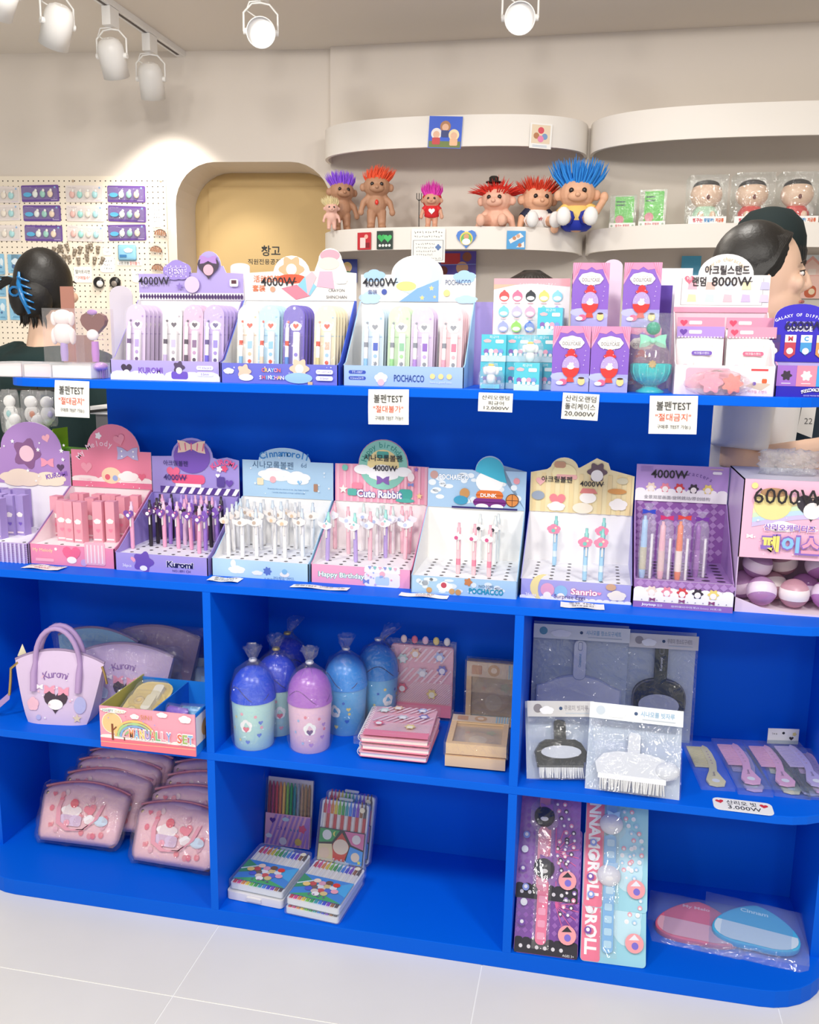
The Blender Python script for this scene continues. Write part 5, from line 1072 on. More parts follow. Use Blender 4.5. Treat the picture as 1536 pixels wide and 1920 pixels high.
# ---------------------------------------------------------------- mini bins in bags
def bin_(label, loc, body, lid, motif, rz=0.0, tie='#d9d9e0', knot=(.0, .0)):
    t = thing('mini_bin', label, 'bin', loc, rz, 'small swing-lid bins in clear bags')
    R = .0485
    g = G(); g.lathe([(R * .86, 0), (R * .90, .003), (R * .985, .10), (R, .112)], M(body, .35), seg=32); bd = g.build('bin_body', t)
    g = G(); g.lathe([(R * 1.03, .109), (R * 1.03, .115), (R * 1.0, .118), (R * .99, .130), (R * .93, .146), (R * .80, .160), (R * .58, .172), (R * .3, .1795), (0, .182)], M(lid, .25), seg=32); ld = g.build('lid', t)
    # swing flap seam
    pts = []
    for i in range(15):
        a = math.radians(205 + 130 * i / 14); zz = .128 + .016 * math.sin(i / 14 * 2 * math.pi); k = (1 - ((zz - .118) / .064) ** 2 * .42)
        pts.append((R * 1.0 * k * math.cos(a), R * 1.0 * k * math.sin(a), zz))
    g = G(); g.tube(pts, .0009, M('#2a2a6a' if lid != '#b06cc8' else '#7a4090', .5), 5); g.build('flap_seam', ld)
    g = G()
    def wrap(shape, cx, cz, col):
        k = g.mi(M(col, .4)); vs = []
        for (x, z) in shape:
            a = -math.pi / 2 + (x + cx) / R; rr = R * (.90 + .09 * (z + cz) / .11) + .0007 + .0001 * len(g.f) * .02; vs.append((rr * math.cos(a), rr * math.sin(a), z + cz))
        g.add(vs, [tuple(range(len(vs)))], M(col, .4))
    wrap(cloud(0, 0, .030, .034), .0, .058, '#fbf8f6'); wrap(heart(0, 0, .015), .0, .052, motif[0])
    for k in range(9):
        a = k * 2.4; wrap((circ, starf, lambda x, y, r: heart(x, y, 2 * r))[k % 3](0, 0, .0035 + .001 * (k % 3)), .036 * math.cos(a), .055 + .033 * math.sin(a), motif[1 + k % (len(motif) - 1)])
    g.build('print', bd)
    g = G(); g.lathe([(R * .95, .001), (R * 1.06, .02), (R * 1.08, .11), (R * 1.05, .14), (R * .80, .170), (R * .22, .192), (R * .12, .197), (R * .3, .212), (R * .42, .226)], FILM('#fbfdff', .075, .8, 40, .03), seg=28); bg_ = g.build('bag', t)
    for v in bg_.data.vertices:
        if v.co.z > .15: v.co += Vector((rp.uniform(-.003, .003), rp.uniform(-.003, .003), rp.uniform(-.004, .004)))
        if v.co.z > .185: v.co.x += knot[0] * (v.co.z - .185) / .04; v.co.y += knot[1] * (v.co.z - .185) / .04
    g = G(); g.lathe([(R * .16, .193), (R * .2, .196), (R * .16, .199)], M(tie, .3, .4), seg=10); g.build('twist_tie', t)
MINTB = '#bfe6de'
bin_('mint bin with a blue lid, frontmost left of the bagged bins', (.083, .069, ZM), MINTB, '#1f4fd8', ['#e8788c', '#f0a8b8', '#f0dc8c', '#6a86d8'], 0)
bin_('pink bin with a purple lid in a clear bag', (.209, .084, ZM), '#f2c8dc', '#b06cc8', ['#6a4a80', '#e88ca0', '#a8c4e8', '#b88cd0'], .3)
q = PZ(512, 1232, .602); bin_('mint bin with a dark blue lid behind the front bin', (q.x, q.y + .02, ZM), MINTB, '#1c3fcc', ['#e8788c', '#f0a8b8', '#6a86d8'], .5, '#d8c07a')
q = PZ(543, 1193, .602); bin_('rearmost bin with a dark blue lid and a gold tie', (q.x, .262, ZM), MINTB, '#1836c4', ['#e8788c', '#f0dc8c', '#6a86d8'], 1.2, '#d8c07a', (.03, 0))
bin_('sky blue bin with a light blue lid behind the pink bin', (.262, .190, ZM), '#6ab8e8', '#3f96e4', ['#f4f4f6', '#f0dc8c', '#2f6ac8'], -.3)
bin_('sky blue bin with a light blue lid at the back, its bag twisted sideways', (.318, .272, ZM), '#74c0ea', '#3f9ae6', ['#f4f4f6', '#f0dc8c', '#2f6ac8'], .8, '#d9d9e0', (.035, -.01))
# ---------------------------------------------------------------- notebooks
def notebook(label, loc, rz, rx, film=True, cover='#f3bccb', bars=True):
    t = thing('notebook', label, 'notebook', loc, rz, 'pink spiral notebooks', rx=rx); W, H, T = .150, .172, .011
    # lies in the x-z plane, front towards -y
    g = G(); g.prism(rrect(0, 0, W, H, .006), (0, 0, 0), (1, 0, 0), (0, 0, 1), .0015, M(cover, .35)); cv = g.build('cover', t)
    g = G(); g.box(.004, W - .002, .0016, T - .0015, .002, H - .002, M('#f6f2ec', .7)); g.build('pages', t)
    g = G(); g.prism(rrect(0, 0, W, H, .006), (0, T - .0015, 0), (1, 0, 0), (0, 0, 1), .0015, M('#e88aa8', .4)); g.build('back_cover', t)
    g = G()
    for k in range(18):
        z = .012 + k * .0088
        g.tube([(.006 + .0075 * math.cos(a) - .004, T / 2 + .0085 * math.sin(a), z) for a in [2 * math.pi * i / 10 for i in range(10)]], .0009, M('#f4f2f4', .3), 5, closed=True)
    g.build('spiral', t)['kind'] = 'stuff'
    p = Print((0, 0, 0))
    for k in range(26): p.poly([(max(.008, x_), z_) for x_, z_ in [(.008 + k * .0058 - .0, .034), (.0112 + k * .0058, .034), (min(W - .002, .0112 + k * .0058 + .05), .034 + (min(W - .002, .0112 + k * .0058 + .05) - (.0112 + k * .0058))), (min(W - .005, .008 + k * .0058 + .05), .034 + (min(W - .005, .008 + k * .0058 + .05) - (.008 + k * .0058)))]], '#f9dfe4') if .008 + k * .0058 < W - .01 else None
    for k in range(9):
        for zz in (.084, .134):
            x = .010 + k * .0155; p.poly([(x, zz), (x + .006, zz), (min(W - .002, x + .034), min(H - .002, zz + .034)), (min(W - .005, x + .028), min(H - .002, zz + .034))], '#f9dfe4') if x < W - .02 else None
    p.poly(rect(.006, .002, W - .001, .032), '#f08ca4').text('Sweet Dreams Notebook', W / 2, .018, w=.055, col='#f8c8d2')
    for (x, z, c, c2) in [(.03, .14, '#c8e0d8', '#f6f2ee'), (.078, .108, '#d4d4dc', '#f8f6f4'), (.125, .118, '#8a8ac8', '#f4eef4'), (.03, .068, '#e87a8c', '#f8f2f0'), (.102, .058, '#f0d890', '#fbf4dc'), (.118, .15, '#b4c4e8', '#f8f6f4'), (.06, .155, '#f0c8a8', '#f8f2ec')]:
        p.poly(flower(x, z, .013, 6), c).poly(circ(x, z - .002, .007), c2)
    p.build(cv)
    if film:
        g = G(); g.box(-.012, W + .006, -.004, T + .003, -.006, H + .012, FILM('#ffffff', .07, .5, 25, .02)); g.build('film', t)
    return t
nb = notebook('pink spiral notebook in film standing against the back of the middle bay', (.345, .285, ZM + .007), .02, -.06)
g = G()
for k, c in enumerate(['#f2d8d0', '#e87a90', '#f2c8d8', '#f0d888', '#f2ece4']): g.ball((.03 + k * .026, .003, .186), .008, .004, .010, M(c, .4), 10, 8)
g.build('topper_charms', nb)['kind'] = 'stuff'
nl = ['top notebook of the pink pile lying in the middle bay', 'middle notebook of the pink pile lying in the middle bay', 'bottom notebook of the pink pile lying in the middle bay']
for k in range(3): notebook(nl[k], (.330 + .004 * (k % 2), .055 - .004 * k, ZM + .0472 - .015 * k), .05 - .02 * k, -math.pi / 2, film=(k == 0))
# ---------------------------------------------------------------- wooden frames
def frame(label, loc, rz, rx, film=True):
    t = thing('wooden_frame', label, 'frame', loc, rz, 'small pale wood frames', rx=rx); W, H, T = .128, .152, .024
    wd = M('#e9c9a0', .55, noise=.06, scale=25)
    for (x0, x1, z0, z1, n) in ((0, .012, 0, H, 0), (W - .012, W, 0, H, 0), (.012, W - .012, 0, .012, 0), (.012, W - .012, H - .034, H, 0)):
        g = G(); g.box(x0, x1, 0, T, z0, z1, wd); g.build('frame_bar', t)
    g = G(); g.box(.012, W - .012, .012, .015, .012, H - .034, M('#d9c4ae', .5)); pc = g.build('picture', t)
    p = Print((0, .012, 0)); p.poly(circ(W / 2, .06, .036, 20, .03), '#e6cdb4').poly(circ(W / 2, .052, .02), '#f2e2cc').poly(flower(.09, .09, .012), '#c9ceb0').poly(rect(.014, .013, W - .014, .02), '#b4c8d0').poly(star(.04, .085, .008), '#e8b8a0').build(pc)
    g = G(); g.box(.012, W - .012, .006, .0075, .012, H - .034, FILM('#ffffff', .10, .0, 10, .05)); g.build('glass', t)
    g = G(); g.box(.0, W, -.0012, -.0002, H - .036, H - .001, M('#e8d4bc', .4)); cd_ = g.build('header_card', t)
    p = Print((0, -.0012, H - .036)); p.poly(rrect(.012, .006, .036, .028, .003), '#d8a888').poly(circ(.064, .018, .014), '#d9b088').poly(circ(.064, .018, .007), '#f2dcc4')
    for k in range(5): p.poly(rect(.098 + k * .006, 0, .101 + k * .006, .034), '#a9cfdc')
    p.build(cd_)
    if film:
        g = G(); g.box(-.004, W + .004, -.004, T + .002, -.004, H + .004, FILM('#fffdf8', .07, .6, 30, .02)); g.build('film', t)
    return t
frame('pale wood picture frame standing at the back of the middle bay', (.530, .275, ZM + .005), .0, -.05)
frame('top wood frame of the two lying at the right of the middle bay', (.520, .052, ZM + .0555), .05, -math.pi / 2)
frame('lower wood frame of the two lying at the right of the middle bay', (.519, .050, ZM + .0285), .03, -math.pi / 2, film=False)
# ---------------------------------------------------------------- dustpans and brushes in bags
def hang_pack(name, label, loc, rz, rx, W, H, headcol, word, wcol, dot, cat):
    t = thing(name, label, cat, loc, rz, 'bagged dustpan and brush sets', rx=rx)
    g = G(); g.prism(rect(-W / 2, 0, W / 2, H), (0, .0005, 0), (1, 0, 0), (0, 0, 1), .0008, FILM('#eef4fa', .05, .7, 20, .55, '#e4ecf4')); g.build('bag_back', t)
    hd = G(); hd.prism(rect(-W / 2, H - .032, W / 2, H), (0, -.030, 0), (1, 0, 0), (0, 0, 1), .0012, M(headcol, .4)); hdo = hd.build('header_card', t)
    p = Print((-W / 2, -.030, H - .032)); p.poly(circ(.022, .017, .009), dot).text(word, W * .73, .018, w=W * .36, h=.011, col=wcol, fat=.01).poly(circ(W * .5, .017, .0035), '#2a4a74').poly(rect(W * .57, .006, W * .92, .008), '#c4ccd4').poly(cloud(W * .29, .012, W * .22, .02), '#f6f6f6').build(hdo)
    g = G(); vs = []; nn = 8
    for i in range(nn + 1):
        for j in range(nn + 1):
            u, v = i / nn, j / nn; vs.append((W * (u - .5), -.030 - .003 * math.sin(u * 7 + v * 5) - .004 * math.sin(math.pi * v), (H - .032) * v))
    g.add(vs, [(i * (nn + 1) + j, (i + 1) * (nn + 1) + j, (i + 1) * (nn + 1) + j + 1, i * (nn + 1) + j + 1) for i in range(nn) for j in range(nn)], FILM('#fafcff', .07, .8, 22, .03), True); g.build('bag_front', t)
    return t
def pan(t, W, H, col, lobes, darkmark, hcol, word):
    mt = M(col, .35)
    # pan: plate with raised rim
    o = []
    for i in range(40):
        a = 2 * math.pi * i / 40; c, s_ = math.cos(a), math.sin(a)
        r = 1.0
        if lobes: r = 1 + .30 * math.exp(-((abs(c) - .94) / .12) ** 2) * (1 if s_ < .35 else .4)
        o.append((W * .36 * r * c, .098 + .052 * (abs(s_) ** .7) * (1 if s_ > 0 else -1)))
    g = G(); g.prism(o, (0, -.010, 0), (1, 0, 0), (0, 0, 1), .010, mt); pn = g.build('pan', t)
    p = Print((0, -.010, 0)); p.ring(o, .003, '#b9c0dc' if not darkmark else '#6a6a70')
    if darkmark: p.poly(circ(0, .088, .045, 24, .026), '#c9cad2')
    p.build(pn)
    g = G(); g.prism(rrect(-.014, 0, .014, .092, .012), (0, -.012, .140), (1, 0, 0), (0, 0, 1), .008, M(hcol, .35)); hd = g.build('handle', t)
    p = Print((0, -.012, .140)); p.ring(rrect(-.014, 0, .014, .092, .012), .0014, '#9aa8cc' if not darkmark else '#3a3a40').ring(rrect(-.005, .068, .005, .088, .004), .0015, '#7a8ab8' if not darkmark else '#8a8a90').text(word, 0, .045, w=.030, h=.006, col='#6a9ccc' if not darkmark else '#d8d8dc', rot=math.pi / 2, fat=.02).build(hd)
def brush(t, W, col, lobes, mark):
    mt = M(col, .35)
    g = G(); g.prism(rrect(-.012, 0, .012, .05, .008), (0, -.016, .070), (1, 0, 0), (0, 0, 1), .010, mt); g.build('handle', t)
    o = [(-W * .40, .034), (W * .40, .034), (W * .43, .055), (W * .34, .073), (.03, .080), (-.03, .080), (-W * .34, .073), (-W * .43, .055)]
    g = G(); g.prism(o, (0, -.020, 0), (1, 0, 0), (0, 0, 1), .016, mt)
    if lobes: g.ball((W * .38, -.018, .052), W * .14, .010, .018, mt)
    hd = g.build('brush_head', t)
    if mark:
        p = Print((0, -.020, 0)); p.poly(circ(0, .055, .042, 24, .013), '#cfd2da').build(hd)
    g = G(); g.box(-W * .39, W * .37, -.020, -.004, .024, .034, M('#f2f2f4' if not mark else '#1c2326', .4)); g.build('bristle_base', t)
    g = G(); rb = random.Random(5)
    for k in range(30):
        for j in range(2):
            x = -W * .36 + W * .70 * k / 29; g.tube([(x, -.018 + j * .010, .028), (x + rb.uniform(-.003, .003), -.018 + j * .010, .003)], [.0022, .0014], M('#e4e3e1', .6), 5)
    g.build('bristles', t)['kind'] = 'stuff'
t = hang_pack('dustpan_pack', 'bagged white dustpan with rounded side lobes in the right bay', (.789, .262, ZM), .05, -.10, .212, .268, '#e3e6e6', '시나모롤 청소도구세트', '#8fb8d4', '#5a9cb4', 'dustpan'); pan(t, .212, .268, '#eceaf2', True, False, '#e6e6f0', 'Cinnamoroll')
t = hang_pack('dustpan_pack', 'bagged black dustpan standing beside the white one', (.968, .292, ZM), .06, -.05, .150, .258, '#d9d5d4', '쿠로미 청소도구세트', '#a8a4a8', '#9a9498', 'dustpan'); pan(t, .165, .258, '#2c3134', False, True, '#18282c', 'Kuromi')
t = hang_pack('brush_pack', 'bagged black hand brush leaning low in the right bay', (.762, .055, ZM), .22, -.42, .140, .158, '#d4d2d0', '쿠로미 빗자루', '#a8a4a8', '#8a8488', 'brush'); brush(t, .125, '#15191c', False, True)
t = hang_pack('brush_pack', 'bagged white hand brush lying before the black dustpan', (.905, .022, ZM), -.04, -.50, .185, .172, '#e6ebee', '시나모롤 빗자루', '#8fb8d4', '#c9d4dc', 'brush'); brush(t, .175, '#dcdee4', True, False)
# ---------------------------------------------------------------- combs in sleeves
def comb(label, loc, rz, col, rx=0.0, card=False):
    t = thing('comb', label, 'comb', loc, rz, 'pastel combs in clear sleeves', rx=rx); mt = M(col, .35)
    # lies in the x-y plane: handle towards -y, teeth towards -x
    sp = [(.010, .190), (.018, .180), (.022, .150), (.022, .110), (.018, .085), (.014, .065), (.018, .040), (.022, .020), (.016, .004), (0, 0), (-.014, .006), (-.017, .024), (-.010, .045), (-.002, .066), (.002, .085), (.004, .110), (.004, .150), (.002, .175)]
    g = G(); g.prism(sp, (0, 0, .006), (1, 0, 0), (0, 1, 0), .004, mt); hd = g.build('spine_and_handle', t)
    g = G()
    for k in range(16):
        y = .086 + k * .0062; g.prism([(.006, y), (.006, y + .0036), (-.026, y + .003), (-.027, y + .0018), (-.026, y + .0006)], (0, 0, .0055), (1, 0, 0), (0, 1, 0), .003, mt)
    g.build('teeth', t)['kind'] = 'stuff'
    p = Print((0, 0, .006), (1, 0, 0), (0, 1, 0)); p.poly(circ(.002, .020, .008), '#f3eef0').text('Sanrio', .004, .05, w=.02, col='#8a7a8a', rot=1.4).many([circ(.012, .10 + k * .014, .002, 8) for k in range(5)], '#c8a0b4').build(hd)
    g = G(); g.box(-.034, .034, -.012, .205, .0002, .0085, FILM('#f4faff', .06, .4, 25, .05)); g.build('sleeve', t)
    if card:
        g = G(); g.box(-.034, .034, .205, .2065, 0.0, .036, M('#f2f0ee', .5)); c = g.build('header_card', t)
        p = Print((-.034, .205, 0)); p.poly(circ(.034, .026, .003), '#23262c').poly(heart(.052, .014, .010), '#3a343c').poly(flower(.058, .024, .005), '#e8d890').scribble(.014, .024, .014, .006, '#55525a').build(c)
    return t
comb('cream comb at the left of the comb row', (1.078, .090, ZM), .10, '#f0dfae')
comb('pink comb second in the row with a lilac one under it', (1.148, .098, ZM + .0088), .12, '#f2b4d2'); comb('lilac comb mostly hidden under the pink one', (1.150, .085, ZM), .04, '#d8b8dc')
comb('pink comb third in the row lying on a cream comb', (1.216, .105, ZM + .0088), .12, '#f0b2d0'); comb('cream comb mostly hidden under the third pink comb', (1.222, .092, ZM), -.02, '#f0e0b8')
comb('lilac comb with a header card at the right end of the row', (1.275, .10, ZM + .0176), .16, '#c9b4dc', card=True); comb('pink comb beneath the lilac one at the right end', (1.283, .088, ZM + .0088), .02, '#eeb0d0'); comb('pale lilac comb lowest in the pile at the right end', (1.262, .095, ZM), .10, '#e0cbe2')
# price sticker on the shelf edge
q = PY(1393, 1512, -.0015)
a_ = PZ(1393, 1512, ZM)
t = thing('price_sticker', 'white rounded sticker with two red hearts on the shelf before the combs', 'note', (a_.x, a_.y - .001, ZM), -.02)
g = G(); g.prism(rrect(-.056, -.024, .056, .024, .012), (0, 0, .0012), (1, 0, 0), (0, 1, 0), .0010, M('#f4f4f2', .5)); pp_ = g.build('paper', t)
p = Print((0, 0, .0012), (1, 0, 0), (0, 1, 0)); p.poly(heart(-.043, .009, .016, .2), '#d8383e').poly(heart(.040, .008, .016, -.1), '#d8383e').text('산리오 빗', -.002, .009, w=.056, h=.016, col='#33353a', fat=.0).text('3.000W', .002, -.010, w=.062, h=.014, col='#33353a', fat=.0); p.build(t, 'lettering')
# ---------------------------------------------------------------- pink pouches in film
def make_pouchbag():
    t = thing('pouch_bag', '', 'pouch'); W, H, T = .232, .128, .036
    bd = pillow('body', t, W, H, T, M('#f8d0d6', .45, noise=.03, scale=40), .022, .06)
    p = proj_print(W, H, T, 4.0, .022, .06)
    rr_ = random.Random(8)
    for k in range(26): p.poly((circ(rr_.uniform(-.09, .09), rr_.uniform(.012, .118), .0065, 12, .0075) if k % 3 else heart(rr_.uniform(-.09, .09), rr_.uniform(.012, .118), .013, rr_.uniform(-.5, .5))), ('#ee8090', '#f0a0a8', '#f6dcd8', '#e8b4c0', '#ef8c98')[k % 5])
    p.poly(subdiv(cloud(-.022, .075, .058, .034)), '#fbf1ee').poly(subdiv(circ(-.018, .094, .011)), '#ea6878').poly(subdiv(rrect(-.05, .040, .01, .066, .008)), '#dcc4dc').poly(subdiv(heart(.028, .082, .034, .3)), '#ee8c98').poly(subdiv(cloud(.032, .058, .034, .026)), '#fbf4f2').poly(subdiv(circ(.062, .058, .018, 16, .012)), '#cfe0ec').poly(subdiv(circ(-.028, .046, .008)), '#f2a8b8').build(bd)
    g = G(); g.tube([(W / 2 * 1.04 * u, 0, H + .022 * (1 - u * u)) for u in [-.97 + 1.94 * i / 14 for i in range(15)]], .0032, M('#d88c98', .5), 6); g.build('zip', t)
    pts = [(-.055, -.018, .106), (-.058, -.022, .080), (-.05, -.024, .045), (-.02, -.025, .030), (.02, -.025, .034), (.048, -.024, .060), (.060, -.021, .098)]
    strap(pts, .012, M('#e8a0ae', .5), ax=(1, 0, .4)).build('strap', t)
    g = G(); g.lathe([(.006, 0), (.007, .003), (.003, .005)], M('#e8d4a0', .3, .8), (-.102, -.006, .112), 10, axis=(0, -1, 0)); g.build('clasp', t)
    fm = pillow('film', t, W * 1.07, H * 1.20, T * 1.25, FILM('#fffafa', .085, .9, 28, .03), .0, .04)
    for v in fm.data.vertices: v.co += Vector((rr_.uniform(-.002, .002), rr_.uniform(-.0025, .0025), -.008 + rr_.uniform(-.003, .003)))
    return t
pb = make_pouchbag()
L_ = -math.radians(28)
for (x, y, z, rz, rx, lab) in [(-.425, .145, .058, .02, L_ * 1.15, 'pink strawberry pouch at the front of the left pile'), (-.385, .195, .075, .05, L_, 'pink strawberry pouch second in the left pile'), (-.375, .235, .092, .0, L_ * .8, 'pink strawberry pouch third in the left pile'), (-.352, .268, .108, .03, L_ * .6, 'pink strawberry pouch at the back of the left pile'),
                               (-.153, .112, .056, -.04, L_ * 1.25, 'pink strawberry pouch at the front of the right pile'), (-.128, .165, .074, .02, L_, 'pink strawberry pouch second in the right pile'), (-.110, .215, .090, .03, L_ * .8, 'pink strawberry pouch third in the right pile'), (-.108, .26, .104, .0, L_ * .6, 'pink strawberry pouch at the back of the right pile')]:
    put(pb, (x, y, z), lab, 'pink strawberry pouches', rz, rx)
# ---------------------------------------------------------------- crayons and pencils
RB = ['#d83a4c', '#e8428c', '#f08a3c', '#f4d03c', '#7cc83c', '#2aa84c', '#2aa8a8', '#3a8ce0', '#3a4cd0', '#8a3cc8', '#a86a3c', '#5a4a48']
def crayon_case(label, loc, rz, rx, print_fn, W=.135, D=.168, T=.019, lie=True, tips='#e8e0d8'):
    """flat case; front towards -y, foot at z=0 (lean or lay it with rx)"""
    t = thing('crayon_case', label, 'crayon set', loc, rz, 'clear crayon cases', rx=rx)
    g = G(); g.prism(rrect(-W / 2 + .004, .004, W / 2 - .004, D - .004, .006), (0, .004, 0), (1, 0, 0), (0, 0, 1), T - .006, M('#eeeaea', .5)); g.build('tray', t)
    for k in range(12):
        x = -W / 2 + .0125 + k * (W - .025) / 11
        g = G(); g.lathe([(.0042, 0), (.0042, D * .86), (.0028, D * .88), (.0010, D * .965)], M(RB[k], .4), (x, .0045, .008), 8)
        g.lathe([(.0045, D * .36), (.0045, D * .74)], M(tips if k % 2 else '#f2e8dc', .45), (x, .0045, .008), 8); g.build('crayon', t)
    g = G(); g.prism(rect(-W / 2 + .005, D * .10, W / 2 - .005, D * .58), (0, -.0008, 0), (1, 0, 0), (0, 0, 1), .0006, M('#2f8fdc', .35)); ins = g.build('insert_card', t)
    p = Print((-W / 2 + .005, -.0008, D * .10)); print_fn(p, W - .010, D * .48); p.build(ins)
    g = G(); g.prism(rrect(-W / 2, 0, W / 2, D, .009), (0, -.003, 0), (1, 0, 0), (0, 0, 1), T, FILM('#f6fbff', .05, .0, 10, .06)); g.build('clear_case', t)
    g = G(); g.prism(rrect(-.018, 0, .018, .006, .002), (0, .002, D), (1, 0, 0), (0, 0, 1), .006, FILM('#eef4f8', .08, 0, 10, .4)); g.build('catch', t)
    g = G(); g.prism(circ(W / 2 - .018, D - .016, .0065), (0, -.0034, 0), (1, 0, 0), (0, 0, 1), .0005, M('#f0e6c8', .5)); g.build('round_sticker', t)
    return t
def pr_party(p, w, h):
    p.poly([(0, 0), (w * .5, h * .3), (w, 0)], '#3ab45a').poly([(0, h), (w * .4, h * .6), (0, h * .3)], '#2a9c5a').poly([(w, h), (w * .6, h * .6), (w, h * .3)], '#3ab4e8').line((0, h * .5), (w * .3, h * .8), .004, '#f4f6f8')
    r = random.Random(4)
    for k in range(18):
        a = k * 2.4; x, y = w * .5 + w * .32 * (k / 18) ** .5 * math.cos(a), h * .5 + h * .36 * (k / 18) ** .5 * math.sin(a); p.poly(circ(x, y, .009, 12, .008), ['#f2d8c0', '#f4f0ec', '#e0483c', '#f0d080', '#7a5a48', '#5a6ad0', '#f0a8b8'][k % 7])
    p.scribble(w * .5, h * .10, w * .4, .012, '#8a3cb4')
def pr_panels(p, w, h):
    p.poly(rect(0, 0, w, h), '#23202a').poly([(.002, h * .55), (w * .3, h * .62), (w * .45, h - .002), (.002, h - .002)], '#2aa45a').poly([(w * .55, h - .002), (w * .72, h * .6), (w - .002, h * .5), (w - .002, h - .002)], '#e878a8').poly([(.002, .002), (w * .38, .002), (w * .30, h * .55), (.002, h * .5)], '#f0d8a8').poly([(w * .62, .002), (w - .002, .002), (w - .002, h * .45), (w * .7, h * .55)], '#3a9ce8').poly([(w * .35, .006), (w * .6, .006), (w * .68, h * .55), (w * .5, h * .92), (w * .32, h * .55)], '#dc4838')
    p.poly(circ(w * .5, h * .5, .020, 18, .018), '#f6dcc4').poly(circ(w * .18, h * .8, .012), '#f2ece4').poly(circ(w * .82, h * .78, .011), '#f6e6e0').poly(circ(w * .16, h * .26, .013), '#f2d0b4').poly(circ(w * .83, h * .26, .011), '#f2d8c0').poly(star(w * .92, h * .12, .006), '#f6e86a').poly(moon(w * .36, h * .86, .006), '#f6e86a').scribble(w * .5, h * .10, w * .36, .010, '#e6eef6')
FL = -math.pi / 2
crayon_case('upper crayon case of the left lying pair with a party picture', (.090, .040, ZB + .0415), -.10, FL, pr_party, W=.140, D=.170)
g0 = thing('crayon_case', 'white lower crayon case under the left party case', 'crayon set', (.088, .038, ZB + .0205), -.08, 'clear crayon cases', rx=FL)
g = G(); g.prism(rrect(-.07, 0, .07, .17, .009), (0, 0, 0), (1, 0, 0), (0, 0, 1), .019, M('#ece9ea', .4)); g.build('case', g0)
g = G(); g.prism(rrect(-.018, 0, .018, .004, .001), (0, .005, -.004), (1, 0, 0), (0, 0, 1), .008, M('#e2e0e2', .4)); g.build('catch', g0)
crayon_case('upper crayon case of the right lying pair with a party picture', (.233, .012, ZB + .0415), -.12, FL, pr_party, W=.135, D=.170)
crayon_case('lower crayon case of the right lying pair', (.232, .010, ZB + .0205), -.10, FL, pr_party, W=.135, D=.170)
crayon_case('crayon case with a panelled cartoon card leaning upright', (.240, .205, ZB + .003), -.06, -.32, pr_panels, W=.128, D=.165, tips='#d84848')
crayon_case('crayon case leaning behind the panelled one', (.247, .232, ZB + .008), -.06, -.32, pr_panels, W=.128, D=.168, tips='#d84848')
t = thing('pencil_set', 'flat pack of colour pencils with a pink striped card at the back', 'pencil set', (.082, .285, ZB + .001), .0, rx=-.16)
g = G(); g.prism(rect(-.060, 0, .060, .172), (0, .004, 0), (1, 0, 0), (0, 0, 1), .003, M('#cfc8d0', .5)); g.build('back_card', t)
for k in range(12):
    g = G(); g.lathe([(.004, .004), (.004, .150), (.0015, .163)], M(['#8a2a44', '#a83a5c', '#c84a4a', '#e08a4a', '#f0c05a', '#8ac04a', '#2a9c4a', '#2a8c8c', '#8a9ca8', '#b08a6a', '#a0744c', '#8a5a3a'][k], .4), (-.053 + k * .0096, -.002, 0), 6); g.build('pencil', t)
g = G(); g.prism(rect(-.060, 0, .060, .082), (0, -.0065, 0), (1, 0, 0), (0, 0, 1), .0008, M('#f2b8d0', .35)); cd_ = g.build('front_card', t)
p = Print((-.060, -.0065, 0))
for k in range(10): p.poly([(.002 + k * .012, .002), (.008 + k * .012, .002), (min(.12, .032 + k * .012), .08 if .032 + k * .012 <= .12 else .08), (min(.114, .026 + k * .012), .08)], '#b48ad0')
p.scribble(.045, .046, .026, .012, '#4a4ac0').scribble(.078, .045, .026, .012, '#2a9cc0').poly(heart(.02, .065, .016), '#5a3f94').poly(flower(.10, .05, .011), '#e86a8c').poly(circ(.05, .014, .010), '#f4eee6').poly(circ(.09, .016, .009), '#f0d06a').poly(cloud(.055, .07, .02, .012), '#c8e0e8').poly(cloud(.012, .024, .018, .014), '#e8eef0').build(cd_)
g = G(); g.box(-.062, .062, -.0078, .006, 0, .173, FILM('#ffffff', .05, .1, 20, .02)); g.build('sleeve', t)
